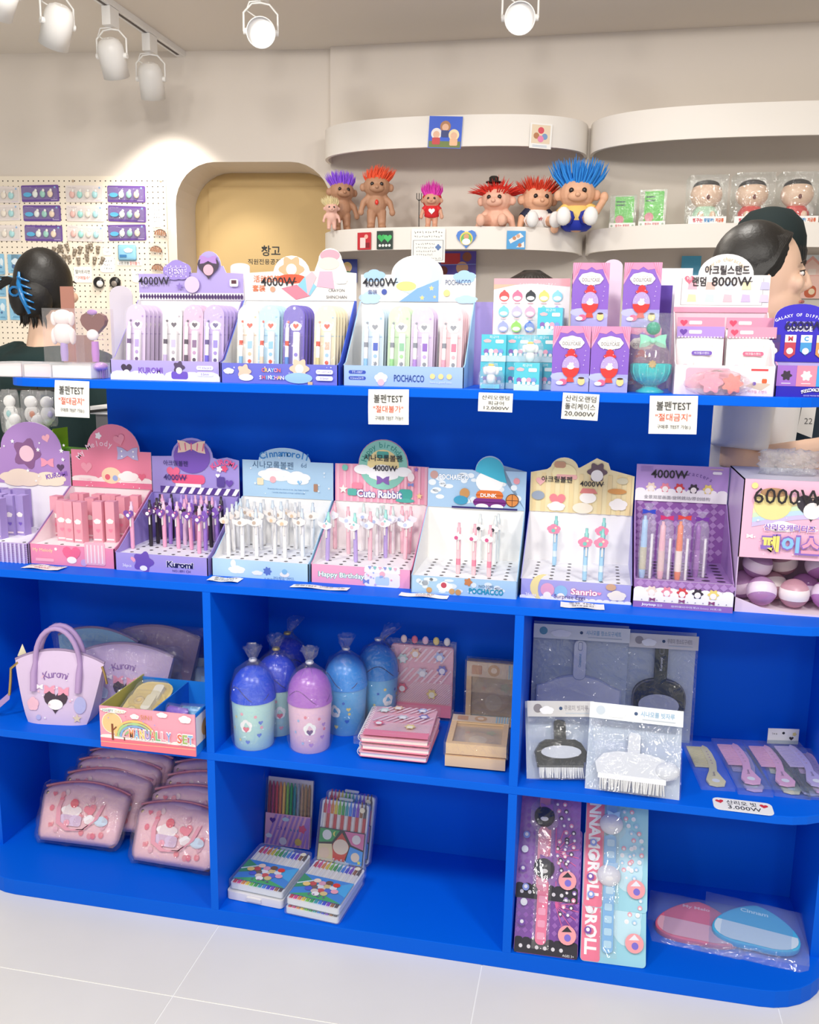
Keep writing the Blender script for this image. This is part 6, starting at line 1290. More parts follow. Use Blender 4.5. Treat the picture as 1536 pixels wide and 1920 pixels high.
# ---------------------------------------------------------------- toy watch cards
def watch_card(label, loc, rx, rz, main, side, dot, head, strapc, strap2, word, kind):
    t = thing('watch_card', label, 'toy watch', loc, rz, 'blister cards with toy watches', rx=rx); W, H = .134, .258
    g = G(); g.prism(rrect(-W / 2, 0, W / 2, H, .008), (0, 0, 0), (1, 0, 0), (0, 0, 1), .0012, M(main, .25)); cd_ = g.build('card', t)
    p = Print((-W / 2, 0, 0))
    if kind == 0:
        p.poly(rect(.001, .001, W - .001, .028), '#1f1a2c').poly(scallop(.001, W - .001, .028, .004, 8, .02), '#1f1a2c'); hs = []
        for i in range(9):
            for j in range(14): hs.append([(.006 + i * .0155 - .006, .045 + j * .015), (.006 + i * .0155 , .039 + j * .015), (.006 + i * .0155 + .006, .045 + j * .015), (.006 + i * .0155, .051 + j * .015)])
        p.many([[(max(.001, min(W - .001, x)), min(z, H - .002)) for x, z in h_] for h_ in hs], '#9a62b8')
        for k in range(6): p.poly(circ(.014 + .017 * k, .014, .004, 10), '#d8d4dc')
        p.text('AGES 3+', W - .02, .005, w=.024, col='#f0eef4')
        for k in range(9): p.line((W * .62, .10), (W * .62 + .05 * math.cos(k * .35 - 1.2), .10 + .05 * math.sin(k * .35 - 1.2)), .0016, '#e060a0')
    else:
        p.poly(rrect(.001, .001, W * .30, H - .001, .006), '#ee7a98').poly(circ(W * .64, H * .42, .040, 24, .06), '#b4e0f2').poly(circ(W * .70, H * .3, .03, 20, .04), '#c4e8f4').text(word, W * .15, H * .5, w=H * .9, h=.026, col='#f6f4f6', rot=-math.pi / 2, fat=.04)
    for k in range(22):
        a = k % 11; b = k // 11; x = W * (.70 + .12 * b) + .012 * math.sin(a * .55); z = .085 + a * .0145
        p.poly(circ(x, z, .0048, 10), dot[k % len(dot)]).poly(circ(x, z - .0012, .0028, 8), '#f3eef0')
    p.poly(circ(W * .82, .045, .019, 20), '#f2a0a8').poly([(W * .82 - .012, .05), (W * .82 + .010, .052), (W * .82, .062)], head).poly(circ(W * .83, .040, .007), '#7a6ad0')
    for (x, z, c) in [(.018, .13, '#8a9ce0'), (.016, .10, '#e8eaf0'), (.014, .06, '#7a4aa8')]: p.poly(circ(x, z, .0075, 12), c).poly(circ(x, z + .001, .004, 8), '#f0eef2')
    p.build(cd_)
    # strap with a round watch head
    g = G(); g.prism(rrect(-.0115, .020, .0115, .150, .010), (-.012, -.006, 0), (1, 0, 0), (0, 0, 1), .004, M(strapc, .3)); g.prism(rect(-.0115, .190, .0115, .252), (-.012, -.006, 0), (1, 0, 0), (0, 0, 1), .004, M(strapc, .3)); st = g.build('strap', t); st['label'] = 'glossy plastic watch strap'
    p = Print((-.012, -.006, 0))
    for k in range(5): p.poly(rrect(-.008, .030 + k * .024, .008, .044 + k * .024, .003), strap2)
    p.poly(rect(-.011, .214, .011, .217), '#f4eef2').build(st)
    g = G(); g.lathe([(.0, .018), (.012, .0165), (.020, .010), (.0225, .004), (.0225, 0)][::-1], M(head, .25), (-.012, -.004, .172), 24, axis=(0, -1, 0), sx=1.12 if kind else 1.0); hd = g.build('watch_head', t)
    g = G(); g.ball((-.012, -.018, .167), .012, .004, .008, M('#f2efee' if kind == 0 else '#f6f4f6', .3)); g.build('face_plate', hd)
    g = G(); g.prism(bow(.004, .192, .028, .014), (-.012, -.014, 0), (1, 0, 0), (0, 0, 1), .004, M('#8a3ca8' if kind == 0 else '#9cc8ee', .3)); g.build('bow', hd)
    g = G(); q = [(-.018, .012), (.018, .012), (.018, .140), (.030, .155), (.030, .190), (.018, .202), (.018, .256), (-.018, .256), (-.018, .202), (-.030, .190), (-.030, .155), (-.018, .140)]
    g.prism(q, (-.012, -.024, 0), (1, 0, 0), (0, 0, 1), .023, FILM('#ffffff', .06, .15, 20, .03)); g.build('blister', t)
    return t
TH = -math.radians(33)
dk_ = ['#4a3a58', '#e088b0', '#8a6ab0']; lt_ = ['#f4f6fa', '#f0a8b8', '#a8d4f0']
watch_card('purple toy watch card lying low at the left of the right bay', (.750, .006, ZB + .001), TH, .02, '#7a3fa0', '', dk_, '#1f1c28', '#f0709c', '#f6a0c0', '', 0)
watch_card('pink and aqua toy watch card lying low beside the purple one', (.889, .010, ZB + .001), TH, .03, '#9ad4e6', '', lt_, '#e9e9f2', '#7cb8ec', '#b4dcf4', 'CINNAMOROLL', 1)
watch_card('purple toy watch card overlapping the lower purple one', (.745, .062, ZB + .092), TH, .03, '#9868b8', '', dk_, '#1f1c28', '#f08cb0', '#f6b4cc', '', 0)
watch_card('pink and aqua toy watch card overlapping the lower aqua one', (.889, .066, ZB + .090), TH, .02, '#a0d8e8', '', lt_, '#e9e9f2', '#86c0ee', '#bce0f6', 'CINNAMOROLL', 1)
# ---------------------------------------------------------------- big detangling brushes in sleeves
def paddle(label, loc, rz, rx, ry, col, low, word, wc):
    t = thing('paddle_brush', label, 'hairbrush', loc, rz, 'flat paddle brushes in sleeves', rx=rx, ry=ry)
    o = []
    for i in range(36):
        a = 2 * math.pi * i / 36; x = .088 * math.cos(a); y = .060 * math.sin(a)
        x += -.018 * math.sin(a) * math.cos(a); y += .018 * math.cos(a) * (1 if math.cos(a) < 0 else -.6)
        o.append((x, y))
    mt = M(col, .3)
    g = G(); g.prism(o, (0, 0, .022), (1, 0, 0), (0, 1, 0), .016, mt, smooth=True); bd = g.build('back', t, bevel=.003)
    p = Print((0, 0, .022), (1, 0, 0), (0, 1, 0)); q = [(x * .94, y * .94) for x, y in o if y < -.006]
    p.poly([(x * .95, max(-.057, y * .95)) for x, y in o if y <= -.004], low).text(word, -.005, .035, w=.058, h=.011, col=wc, fat=.03).build(bd)
    g = G()
    for i in range(11):
        for j in range(6):
            x, y = -.06 + i * .012, -.034 + j * .0135
            g.lathe([(.0014, .001), (.0014, .008)], M('#e8e4ea', .4), (x, y, 0), 5)
    g.build('bristles', t)['kind'] = 'stuff'
    g = G(); vs = []; nn = 10
    for i in range(nn + 1):
        for j in range(nn + 1):
            u, v = -1 + 2 * i / nn, -1 + 2 * j / nn; r = max(abs(u), abs(v)); vs.append((.108 * u, .090 * v, .0245 if r < .72 else .0245 - .0235 * (r - .72) / .28 + .001 * math.sin(9 * u + 7 * v)))
    g.add(vs, [(i * (nn + 1) + j, (i + 1) * (nn + 1) + j, (i + 1) * (nn + 1) + j + 1, i * (nn + 1) + j + 1) for i in range(nn) for j in range(nn)], FILM('#f2f8ff', .06, .6, 18, .10, '#dce8f4'), True)
    g.add([(-.108, -.090, .0006), (.108, -.090, .0006), (.108, .090, .0006), (-.108, .090, .0006)], [(0, 1, 2, 3)], FILM('#f2f8ff', .06, .6, 18, .14, '#dce8f4')); g.build('sleeve', t)
paddle('pink paddle hairbrush in a sleeve at the right of the right bay', (1.075, .175, ZB), -.12, .16, 0, '#f0728e', '#f3b8c4', 'My Melo', '#f8c8d4')
paddle('sky blue paddle hairbrush in a sleeve lying over the pink one', (1.195, .170, ZB + .012), -.16, .18, .02, '#4fb4de', '#cfe0ec', 'Cinnam', '#c4e8f6')
# ================================================================ pegboard wall
def wall_hit(px, py, d):
    o = WL(0, 0, d); r = ray(px, py); t_ = (o - CAM_C).dot(NW) / r.dot(NW); q = CAM_C + r * t_
    return (q - o).dot(UW), q.z
u1, v1 = wall_hit(310, 330, .012)
peg = thing('pegboard', 'large cream pegboard full of hair accessories on the left wall', 'pegboard', WL(u1, .7, 0))
peg.rotation_euler.z = WL_A
pm = bpy.data.materials.new('pegboard_holes'); pm.use_nodes = True; nt = pm.node_tree; b = nt.nodes['Principled BSDF']; b.inputs['Roughness'].default_value = .7
tc = nt.nodes.new('ShaderNodeTexCoord'); sp = nt.nodes.new('ShaderNodeSeparateXYZ'); nt.links.new(tc.outputs['Object'], sp.inputs[0])
def mth(op, a, bb=None):
    n = nt.nodes.new('ShaderNodeMath'); n.operation = op
    for i, v in enumerate((a, bb)):
        if v is None: continue
        if isinstance(v, (int, float)): n.inputs[i].default_value = v
        else: nt.links.new(v, n.inputs[i])
    return n.outputs[0]
du = mth('SUBTRACT', mth('FRACT', mth('DIVIDE', sp.outputs[0], .0225)), .5); dv = mth('SUBTRACT', mth('FRACT', mth('DIVIDE', sp.outputs[2], .0225)), .5)
dist = mth('SQRT', mth('ADD', mth('MULTIPLY', du, du), mth('MULTIPLY', dv, dv))); hole = mth('LESS_THAN', dist, .13)
mx = nt.nodes.new('ShaderNodeMix'); mx.data_type = 'RGBA'; mx.inputs[6].default_value = (*lin('#efe4d2'), 1); mx.inputs[7].default_value = (*lin('#4a4038'), 1)
nt.links.new(hole, mx.inputs[0]); nt.links.new(mx.outputs[2], b.inputs['Base Color'])
g = G(); g.box(-1.6, 0, -.012, 0, 0, v1 - .7, pm); g.build('board', peg)
for k in range(3):
    g = G(); g.lathe([(.005, 0), (.005, .002), (.002, .003)], M('#c8b49a', .4, .5), (-.02 - k * .38, -.012, v1 - .7 - .02), 10, axis=(0, -1, 0)); g.build('screw', peg)
def on_peg(name, label, cat, px0, py0, px1, py1, group=None, d=.013, rot=0.0):
    a, c = wall_hit(px0, py0, d); e, f_ = wall_hit(px1, py1, d)
    t = thing(name, label, cat, WL(a, f_, d), WL_A, group); t.rotation_euler.y = rot
    return t, e - a, c - f_
rows = [(348, 379), (385, 415), (422, 452)]
cols = [(-34, 38, 0), (40, 112, 1), (123, 195, 0), (201, 273, 1)]
rn = ['top', 'middle', 'bottom']; cn = ['cut off at the picture edge', 'second from the left', 'third from the left', 'nearest the niche']
for j, (y0, y1) in enumerate(rows):
    for i, (x0, x1, k) in enumerate(cols):
        t, w, h = on_peg('hair_clip_card', '%s hair clip card in the %s row, %s' % ('purple' if k else 'pale', rn[j], cn[i]), 'hair clip', x0 + j * (3 if i == 1 else 1), y0, x1 + j * (3 if i == 1 else 1), y1, 'hair clip cards on the pegboard', rot=(.03, -.02, .0, .01)[(i + j) % 4])
        g = G(); g.prism(rrect(0, 0, w, h, .006), (0, -.002, 0), (1, 0, 0), (0, 0, 1), .0015, M('#6a4a98' if k else '#e6dcd8', .4)); cd_ = g.build('card', t)
        p = Print((0, -.002, 0)); p.scribble(w * .16, h * .88, w * .24, h * .09, '#efe8f4' if k else '#4a4248').poly(rect(w * .78, h * .08, w * .95, h * .11), '#d8cce6').poly(circ(w * .9, h * .86, .004), '#8ab4e0').build(cd_)
        for q in range(4):
            g = G(); x = w * (.18 + .2 * q)
            c = [['#e8b8b0', '#9cdcd4', '#f0e6d8', '#a8dce0'], ['#4ab0e0', '#e8ece8', '#9ad0c4', '#f0d8c0']][k][q]
            if q == 0 and k: g.prism(circ(x, h * .42, w * .11, 16, h * .14), (0, -.010, 0), (1, 0, 0), (0, 0, 1), .006, M(c, .3))
            else: g.ball((x, -.008, h * .45), w * .075, .006, h * .22, M(c, .3), 10, 8); g.ball((x + w * .03, -.010, h * .66), w * .035, .004, h * .10, M('#f4f0ec', .3), 8, 6)
            g.build('clip', t)
        g = G(); g.prism(rrect(w * .03, h * .12, w * .97, h * .84, .005), (0, -.016, 0), (1, 0, 0), (0, 0, 1), .013, FILM('#ffffff', .05, .3, 30, .04)); g.build('blister', t)
bl = [(-4, 476, 10, 515), (14, 477, 43, 512), (-4, 517, 12, 556), (14, 517, 36, 552), (-4, 560, 14, 600), (17, 556, 46, 600), (54, 478, 80, 490)]
bn = ['at the top by the picture edge', 'at the top beside the hair of the woman', 'in the middle by the picture edge', 'in the middle behind the hair clip', 'lowest by the picture edge', 'lowest behind the blue claw clip', 'just above the woman with the claw clip']
for k, (x0, y0, x1, y1) in enumerate(bl):
    t, w, h = on_peg('earring_card', 'blue picture card hanging ' + bn[k], 'card', x0, y0, x1, y1, 'blue cards on the pegboard')
    g = G(); g.prism(rrect(0, 0, w, h, .004), (0, -.002, 0), (1, 0, 0), (0, 0, 1), .0015, M('#8cc8e8', .4)); cd_ = g.build('card', t)
    p = Print((0, -.002, 0)); p.poly(cloud(w * .55, h * .6, w * .6, h * .4), '#dfeef6').poly(circ(w * .4, h * .35, w * .14, 12), '#3a6a9c').poly(rect(w * .2, h * .1, w * .8, h * .16), '#5aa0c8').poly(star(w * .7, h * .45, w * .12), '#f2f4f4').build(cd_)
    g = G(); g.prism(rect(-.003, -.003, w + .003, h + .003), (0, -.004, 0), (1, 0, 0), (0, 0, 1), .002, FILM('#ffffff', .05, .4, 30, .03)); g.build('sleeve', t)
t, w, h = on_peg('picture_pouch', 'light blue picture pouch with a red and black caption below', 'pouch', 222, 459, 258, 489)
pillow('pouch', t, w, h, .012, M('#8ec6e4', .35)); t.children[0].location = (w / 2, -.008, 0)
p = Print((0, -.0155, 0)); p.poly(cloud(w * .6, h * .62, w * .5, h * .35), '#e6f0f6').poly(rect(w * .12, h * .2, w * .5, h * .36), '#3a7ab0').build(t)
def peg_note(label, x0, y0, x1, y1, lines, col='#f5f3ee', shape='rr'):
    t, w, h = on_peg('paper_note', label, 'note', x0, y0, x1, y1, 'paper notes on the pegboard')
    o = rrect(0, 0, w, h, min(w, h) * .18) if shape == 'rr' else rect(0, 0, w, h)
    if shape == 'ears': o = rrect(0, 0, w, h * .8, h * .25)
    g = G(); g.prism(o, (0, -.001, 0), (1, 0, 0), (0, 0, 1), .0008, M(col, .6)); pp_ = g.build('paper', t)
    if shape == 'ears':
        g = G(); g.prism(circ(w * .15, h * .82, h * .18), (0, -.0012, 0), (1, 0, 0), (0, 0, 1), .0008, M(col, .6)); g.build('ear_tab', t)
        g = G(); g.prism(circ(w * .85, h * .82, h * .18), (0, -.0012, 0), (1, 0, 0), (0, 0, 1), .0008, M(col, .6)); g.build('ear_tab', t)
    p = Print((0, -.001, 0), lift=.0009)
    for (s_, x, y, ww, hh_, c_) in lines:
        if s_ == '~': p.scribble(x * w, y * h, ww * w, hh_ * h, c_)
        else: p.text(s_, x * w, y * h, w=ww * w, h=hh_ * h, col=c_)
    p.build(t, 'lettering')
peg_note('small white note shaped with two round ears', 193, 464, 209, 479, [('~', .5, .45, .6, .25, '#333333')], shape='ears')
peg_note('rounded white note below the clear charms', 187, 482, 216, 511, [('~', .5, .74, .7, .16, '#333333'), ('~', .5, .5, .45, .14, '#333333'), ('~', .55, .27, .6, .14, '#333333')])
peg_note('square white note with a red second line above the round magnets', 138, 500, 173, 530, [('떨어트리면', .5, .68, .8, .24, '#2a2a2a'), ('"구매필수"', .5, .3, .8, .22, '#d0402c')], shape='rect')
peg_note('narrow caption strip below the blue pouch', 220, 489, 266, 498, [('교환,환불', .27, .5, .42, .7, '#333333'), ('절대불가', .72, .5, .42, .7, '#d0402c')], shape='rect')
peg_note('tall white note at the right edge of the pegboard', 284, 388, 304, 426, [('~', .5, .84, .7, .11, '#333333'), ('~', .5, .66, .7, .11, '#333333'), ('~', .5, .48, .7, .11, '#333333'), ('~', .5, .28, .6, .10, '#333333')])
peg_note('white note peeking above the lavender display', 247, 506, 271, 530, [('~', .5, .62, .4, .2, '#333333')], shape='ears')
for k, (x0, y0, lab) in enumerate([(289, 424, 'topmost brown claw clip in a clear bag'), (281, 455, 'middle brown claw clip in a clear bag'), (284, 489, 'lowest brown claw clip half behind the lavender display')]):
    t, w, h = on_peg('claw_clip', lab + ' at the pegboard edge', 'hair clip', x0, y0, x0 + 28, y0 + 20, 'brown claw clips', rot=.15)
    g = G(); g.tube(arcpts(w * .45, h * .2, w * .4, h * .55, 10, -.010), .0022, M('#5a3220', .3), 6); g.build('frame', t)
    for q in range(6): g = G(); x = w * (.12 + .13 * q); g.tube([(x, -.012, h * .2), (x, -.012, h * (.5 + .2 * math.sin((q + .5) / 6 * 3.1)))], .0028, M('#b87a50', .3), 6); g.build('tooth', t)
    g = G(); g.prism(rect(-.004, 0, w * 1.05, h), (0, -.016, 0), (1, 0, 0), (0, 0, 1), .014, FILM('#ffffff', .06, .8, 40, .03)); g.build('bag', t)
rk = random.Random(2)
for k, (x, y) in enumerate([(99, 468), (110, 464), (119, 468), (130, 465), (139, 472), (150, 468), (164, 466), (173, 464), (184, 468), (110, 486), (121, 484), (133, 487), (149, 490), (165, 484), (177, 488), (190, 486)]):
    t, w, h = on_peg('bear_charm', 'clear bear-shaped charm in the cluster above the paper notes', 'charm', x - 5, y - 7, x + 5, y + 8, 'clear bear charms', rot=rk.uniform(-.4, .4))
    mt = FILM('#cfc4b4', .14, .0, 10, .35, '#b8ac9c')
    g = G(); g.ball((w / 2, -.006, h * .7), w * .42, .006, h * .26, mt, 8, 6); g.ball((w / 2, -.006, h * .28), w * .36, .006, h * .28, mt, 8, 6); g.ball((w * .18, -.006, h * .92), w * .16, .005, h * .1, mt, 6, 5); g.ball((w * .82, -.006, h * .92), w * .16, .005, h * .1, mt, 6, 5); g.build('bear', t)
    g = G(); g.tube([(w / 2 + .003 * math.cos(a), -.006, h * 1.04 + .003 * math.sin(a)) for a in [i * .785 for i in range(8)]], .0007, STEEL, 5, closed=True); g.build('ring', t)
for k, (x, lab) in enumerate([(187.5, 'round black and white magnet at the left of a pair'), (218, 'round black and white magnet at the right of a pair')]):
    t, w, h = on_peg('round_magnet', lab, 'magnet', x - 11, 519, x + 11, 541, 'round black and white magnets')
    g = G(); g.ball((w / 2, -.012, h / 2), w / 2, .014, h / 2, M('#1c1a1c', .3)); g.build('shell', t)
    g = G(); g.ball((w * (.62 if k == 0 else .5), -.017, h * .42), w * .32, .011, h * .32, M('#f2efec' if k == 0 else '#8a8078', .3)); g.build('pale_patch', t)
# ================================================================ track lights
TRX = -.93
tr = thing('light_track', 'white ceiling light track running to the back wall', 'light track', (TRX, 2.0, 2.452)); tr['label'] = 'white ceiling light track running to the back wall'
WM = M('#e8e6e3', .4)
g = G(); g.box(-.018, .018, -3.0, -.03, -.022, -.0002, WM); g.build('rail', tr)
g = G(); g.box(-.005, .005, -2.95, -.07, -.0235, -.0222, M('#3a2a22', .4)); g.build('slot', tr)
g = G(); g.box(-.0185, .0185, -.03, .0, -.024, -.0002, WM); g.build('end_cap', tr)
def spot(label, loc, aim, glow=0.0, power=0, ang=60, blend=.4):
    """track spotlight: adapter, yoke, head; head axis aims along aim"""
    t = thing('track_spotlight', label, 'spotlight', loc, 0, 'track spotlights')
    g = G(); g.box(-.016, .016, -.03, .03, -.062, -.001, WM); g.build('adapter', t)
    ax = Vector(aim).normalized(); c = Vector((0, 0, -.155)); R, L = .046, .125
    side = ax.cross(Vector((0, 0, 1))).normalized()
    pts = [Vector((0, 0, -.062)) + side * 0] 
    yk = [c + side * (R + .008), c + side * (R + .008) + Vector((0, 0, .055)), Vector((0, 0, -.072)) + side * .028, Vector((0, 0, -.068)), Vector((0, 0, -.072)) - side * .028, c - side * (R + .008) + Vector((0, 0, .055)), c - side * (R + .008)]
    g = G(); g.tube(yk, .0035, WM, 6); g.build('yoke', t)
    for s_ in (-1, 1):
        g = G(); g.lathe([(.010, 0), (.010, .012)], WM, c + side * s_ * (R - .002), 12, axis=side * s_); g.build('pivot_knob', t)
    back = c - ax * L * .45
    g = G(); g.lathe([(R * .45, 0), (R * .75, .008), (R * .95, .025), (R, .045), (R, L), (R * .93, L), (R * .93, L - .012)], WM, back, 28, axis=ax); g.build('head', t)
    g = G(); g.lathe([(.0, L - .014), (R * .93, L - .0135)], M('#fff4e4', .5, emit=glow) if glow else M('#fff2e0', .5, emit=6.0), back, 24, axis=ax); g.build('lens', t)
    g = G(); g.tube([Vector((0, 0, -.062)), Vector((-.03, -.02, -.07)), Vector((-.045, -.01, -.09)), Vector((-.02, .01, -.105)), back], .0025, WM, 6); g.build('cable', t)
    if power:
        l = bpy.data.lights.new('spot_bulb', 'SPOT'); l.energy = power; l.spot_size = math.radians(ang); l.spot_blend = blend; l.shadow_soft_size = .04; l.color = (1, .93, .84)
        o = bpy.data.objects.new('spot_bulb', l); COL.objects.link(o); o.parent = t; o.location = back + ax * (L + .02); o.rotation_euler = ax.to_track_quat('-Z', 'Y').to_euler()
    return t
spot('white track spotlight nearest the back wall', (TRX, 1.69, 2.43), (-.10, .45, -1), power=11, ang=95, blend=.5)
spot('white track spotlight second from the back wall with a looped cable', (TRX, 1.405, 2.43), (-.05, .55, -1), power=8, ang=95, blend=.5)
spot('white track spotlight third from the back wall, tilted', (TRX, 1.075, 2.43), (-.55, .35, -1), power=11, ang=95, blend=.5)
spot('white track spotlight cut off at the top left corner', (TRX, .80, 2.43), (-.7, .3, -1), power=8, ang=95, blend=.5)
t2_ = thing('light_track', 'white ceiling light track with the two glowing spotlights', 'light track', (0, 1.25, 2.452)); t2_['label'] = 'white ceiling light track above the two glowing spotlights'
g = G(); g.box(-.6, 2.2, -.018, .018, -.022, -.0002, WM); g.build('rail', t2_)
g = G(); g.box(-.58, 2.18, -.005, .005, -.0235, -.0222, M('#3a2a22', .4)); g.build('slot', t2_)
for lab, px, py in (('glowing spotlight facing out at the left of the pair', 487, 40), ('glowing spotlight facing out at the right of the pair', 975, 20)):
    q = PY(px, py, 1.24); a = (CAM_C - q).normalized()
    spot(lab, (q.x, 1.25, 2.43), (a.x, a.y, a.z), glow=40, power=16, ang=120, blend=.6)
# ================================================================ fuzzy-haired dolls on the curved shelf
def tuft(g, c, r, h, mat, lean=(0, 0), n=60, seed=0, spread=.5):
    rr_ = random.Random(seed); c = Vector(c)
    for k in range(n):
        a = rr_.uniform(0, 2 * math.pi); q = math.sqrt(rr_.uniform(0, 1)); b = c + Vector((r * q * math.cos(a), r * q * math.sin(a) * .8, -r * .35 * q * q))
        e = b + Vector((math.cos(a) * q * spread * h + lean[0] * h + rr_.uniform(-.1, .1) * h, math.sin(a) * q * spread * h * .6, h * rr_.uniform(.65, 1.05) * (1 - .25 * q) + lean[1] * h * q))
        m_ = (b + e) / 2 + Vector((math.cos(a), math.sin(a), 0)) * q * h * .12
        g.tube([b - Vector((0, 0, r * .2)), m_, e], [h * .05, h * .038, h * .004], mat, 5)
    g.ball(c - Vector((0, 0, r * .1)), r * 1.05, r * .95, r * .5, mat, 12, 8)
def doll(label, px, y, H, skin, hair, lean=(0, 0), rz=0.0, sit=False, shirt=None, shorts=None, shoe=None, spread=.5, hs=1.0, hood=None, extra=None, wave=False):
    q = PZ(px, 428, 1.728); xx = PY(px, 428, y).x
    t = thing('doll', label, 'doll', (xx, y, 1.727), rz, 'fuzzy-haired dolls'); S = M(skin, .55); s_ = H / .20
    g = G(); V_ = lambda x, yy, z: (x * s_, yy * s_, z * s_); dz = -.052 if sit else 0
    g.ball(V_(0, 0, .075 + dz), .030 * s_, .024 * s_, .032 * s_, S); g.ball(V_(0, 0, .125 + dz), .040 * s_, .034 * s_, .034 * s_, S)
    g.ball(V_(0, -.030, .116 + dz), .022 * s_, .012 * s_, .012 * s_, S)
    for k in (-1, 1):
        g.ball(V_(k * .042, 0, .122 + dz), .010 * s_, .008 * s_, .012 * s_, S, 8, 6)
        if wave and k > 0: g.tube([V_(.022, 0, .092 + dz), V_(.044, -.006, .088 + dz), V_(.056, -.012, .108 + dz)], [.011 * s_, .0095 * s_, .008 * s_], S, 8); g.ball(V_(.058, -.013, .116 + dz), .010 * s_, .008 * s_, .012 * s_, S, 8, 6)
        else: g.tube([V_(k * .022, 0, .095 + dz), V_(k * .040, -.004, .078 + dz), V_(k * .046, -.010, .056 + dz)], [.011 * s_, .0095 * s_, .008 * s_], S, 8); g.ball(V_(k * .047, -.012, .050 + dz), .010 * s_, .008 * s_, .011 * s_, S, 8, 6)
        if sit: g.tube([V_(k * .016, -.005, .020), V_(k * .024, -.030, .018), V_(k * .028, -.055, .014)], [.016 * s_, .014 * s_, .012 * s_], S, 8); g.ball(V_(k * .028, -.060, .016), .013 * s_, .010 * s_, .016 * s_, S, 8, 6)
        else: g.tube([V_(k * .014, 0, .055), V_(k * .016, 0, .030), V_(k * .016, -.003, .012)], [.016 * s_, .013 * s_, .012 * s_], S, 8); g.ball(V_(k * .017, -.008, .0095), .013 * s_, .018 * s_, .0095 * s_, S, 8, 6)
    bd = g.build('body', t); md = bd.modifiers.new('remesh', 'REMESH'); md.mode = 'VOXEL'; md.voxel_size = .0035; md.use_smooth_shade = True
    for k in (-1, 1):
        g = G(); g.ball(V_(k * .014, -.033, .128 + dz), .0055 * s_, .003 * s_, .006 * s_, M('#2a1e1a', .2), 8, 6); g.build('eye', t)
    g = G(); g.ball(V_(0, -.043, .118 + dz), .006 * s_, .005 * s_, .005 * s_, S, 8, 6); g.build('nose', t)
    g = G(); tuft(g, V_(0, .004, .150 + dz), .030 * s_, .055 * s_ * hs, M(hair, .7), lean, 150, int(px), spread); g.build('hair', t)
    if shirt:
        g = G(); g.lathe([(.031 * s_, (.058 + dz) * s_), (.034 * s_, (.075 + dz) * s_), (.029 * s_, (.095 + dz) * s_), (.018 * s_, (.103 + dz) * s_)], M(shirt, .7), seg=18, sy=.82)
        for k in (-1, 1): g.tube([V_(k * .020, 0, .096 + dz), V_(k * .037, -.004, (.088 if wave and k > 0 else .080) + dz)], [.0135 * s_, .0125 * s_], M(shirt if not extra else extra, .7), 8)
        g.build('shirt', t)
    if shorts:
        g = G(); g.lathe([(.024 * s_, (.046 + dz) * s_), (.034 * s_, (.054 + dz) * s_), (.033 * s_, (.066 + dz) * s_)], M(shorts, .7), seg=18, sy=.85)
        if sit:
            for k in (-1, 1): g.tube([V_(k * .015, -.004, .021), V_(k * .024, -.032, .019)], [.0185 * s_, .0175 * s_], M(shorts, .7), 8)
        g.build('shorts', t)
    if shoe:
        for k in (-1, 1): g = G(); g.ball(V_(k * .029, -.062, .018), .016 * s_, .012 * s_, .020 * s_, M(shoe, .6), 10, 8); g.build('shoe', t)
    if hood:
        g = G(); g.ball(V_(0, .008, .128 + dz), .045 * s_, .034 * s_, .042 * s_, M(hood, .7)); g.build('hood', t)
        g = G()
        for k in (-1, 1): g.lathe([(.007 * s_, 0), (.004 * s_, .012 * s_), (.0005, .020 * s_)], M('#f0b090', .5), V_(k * .022, 0, .160), 8)
        g.build('horns', t)
    return t
TAN = '#b88a6c'; PEACH = '#e8b492'
doll('bare tan doll with purple hair at the left end of the lower shelf', 641, 1.86, .245, TAN, '#9a5cf0', (-.1, .1), .5, hs=.85)
doll('small pink doll with pale yellow hair tucked behind the purple-haired doll', 622, 1.79, .13, '#e8b8a8', '#efe0b0', (-.2, 0), .3)
doll('bare tan doll with orange hair standing beside the purple-haired one', 706, 1.80, .255, TAN, '#f05a34', (.25, 0), .25, hs=.8)
g = G(); g.ball((.0, -.034, .098), .007, .004, .010, M('#e03428', .2), 10, 8); g.build('belly_gem', [o for o in bpy.data.objects if o.name.startswith('doll') and 'orange hair' in o.get('label', '')][0])
dv = doll('small doll in a red devil suit with magenta hair and a fork', 809, 1.77, .165, '#d8a488', '#e03cb4', (0, 0), .1, shirt='#d8242c', shorts='#d8242c', hs=1.25, spread=.25, hood='#d8242c')
g = G(); g.tube([(-.046, -.012, .0), (-.047, -.012, .105)], .0018, BLACK, 6); g.build('fork_pole', dv)
g = G()
for k in (-1, 0, 1): g.tube([(-.047, -.012, .098), (-.047 + k * .009, -.012, .106), (-.047 + k * .009, -.012, .126)], .0016, BLACK, 6)
g.build('fork_tines', dv)
g = G(); g.prism(heart(0, .060, .024), (.002, -.029, 0), (1, 0, 0), (0, 0, 1), .003, M('#f6f0ee', .5)); g.build('heart_patch', dv)
d4 = doll('sitting pink doll with shaggy red hair and a small black hat', 930, 1.80, .285, '#eab8a0', '#dc2f20', (0, -.5), -.1, sit=True, spread=1.3, hs=.75)
g = G(); g.lathe([(.030, 0), (.030, .003), (.018, .003), (.018, .018), (.012, .023), (0, .024)], M('#2a2420', .6), (-.012, -.005, .165), 18); g.build('hat', d4)
d5 = doll('sitting doll with red hair in a white and navy baseball shirt', 1006, 1.84, .30, PEACH, '#e04428', (.1, 0), .35, sit=True, shirt='#f0eeec', shorts='#f0eeec', shoe='#f2f0ee', spread=.9, hs=.7, extra='#1c2440')
p = Print((0, -.0425, .022)); p.text('Twins', 0, .014, w=.045, h=.015, col='#b82a38', fat=.03); p.build(d5, 'lettering')
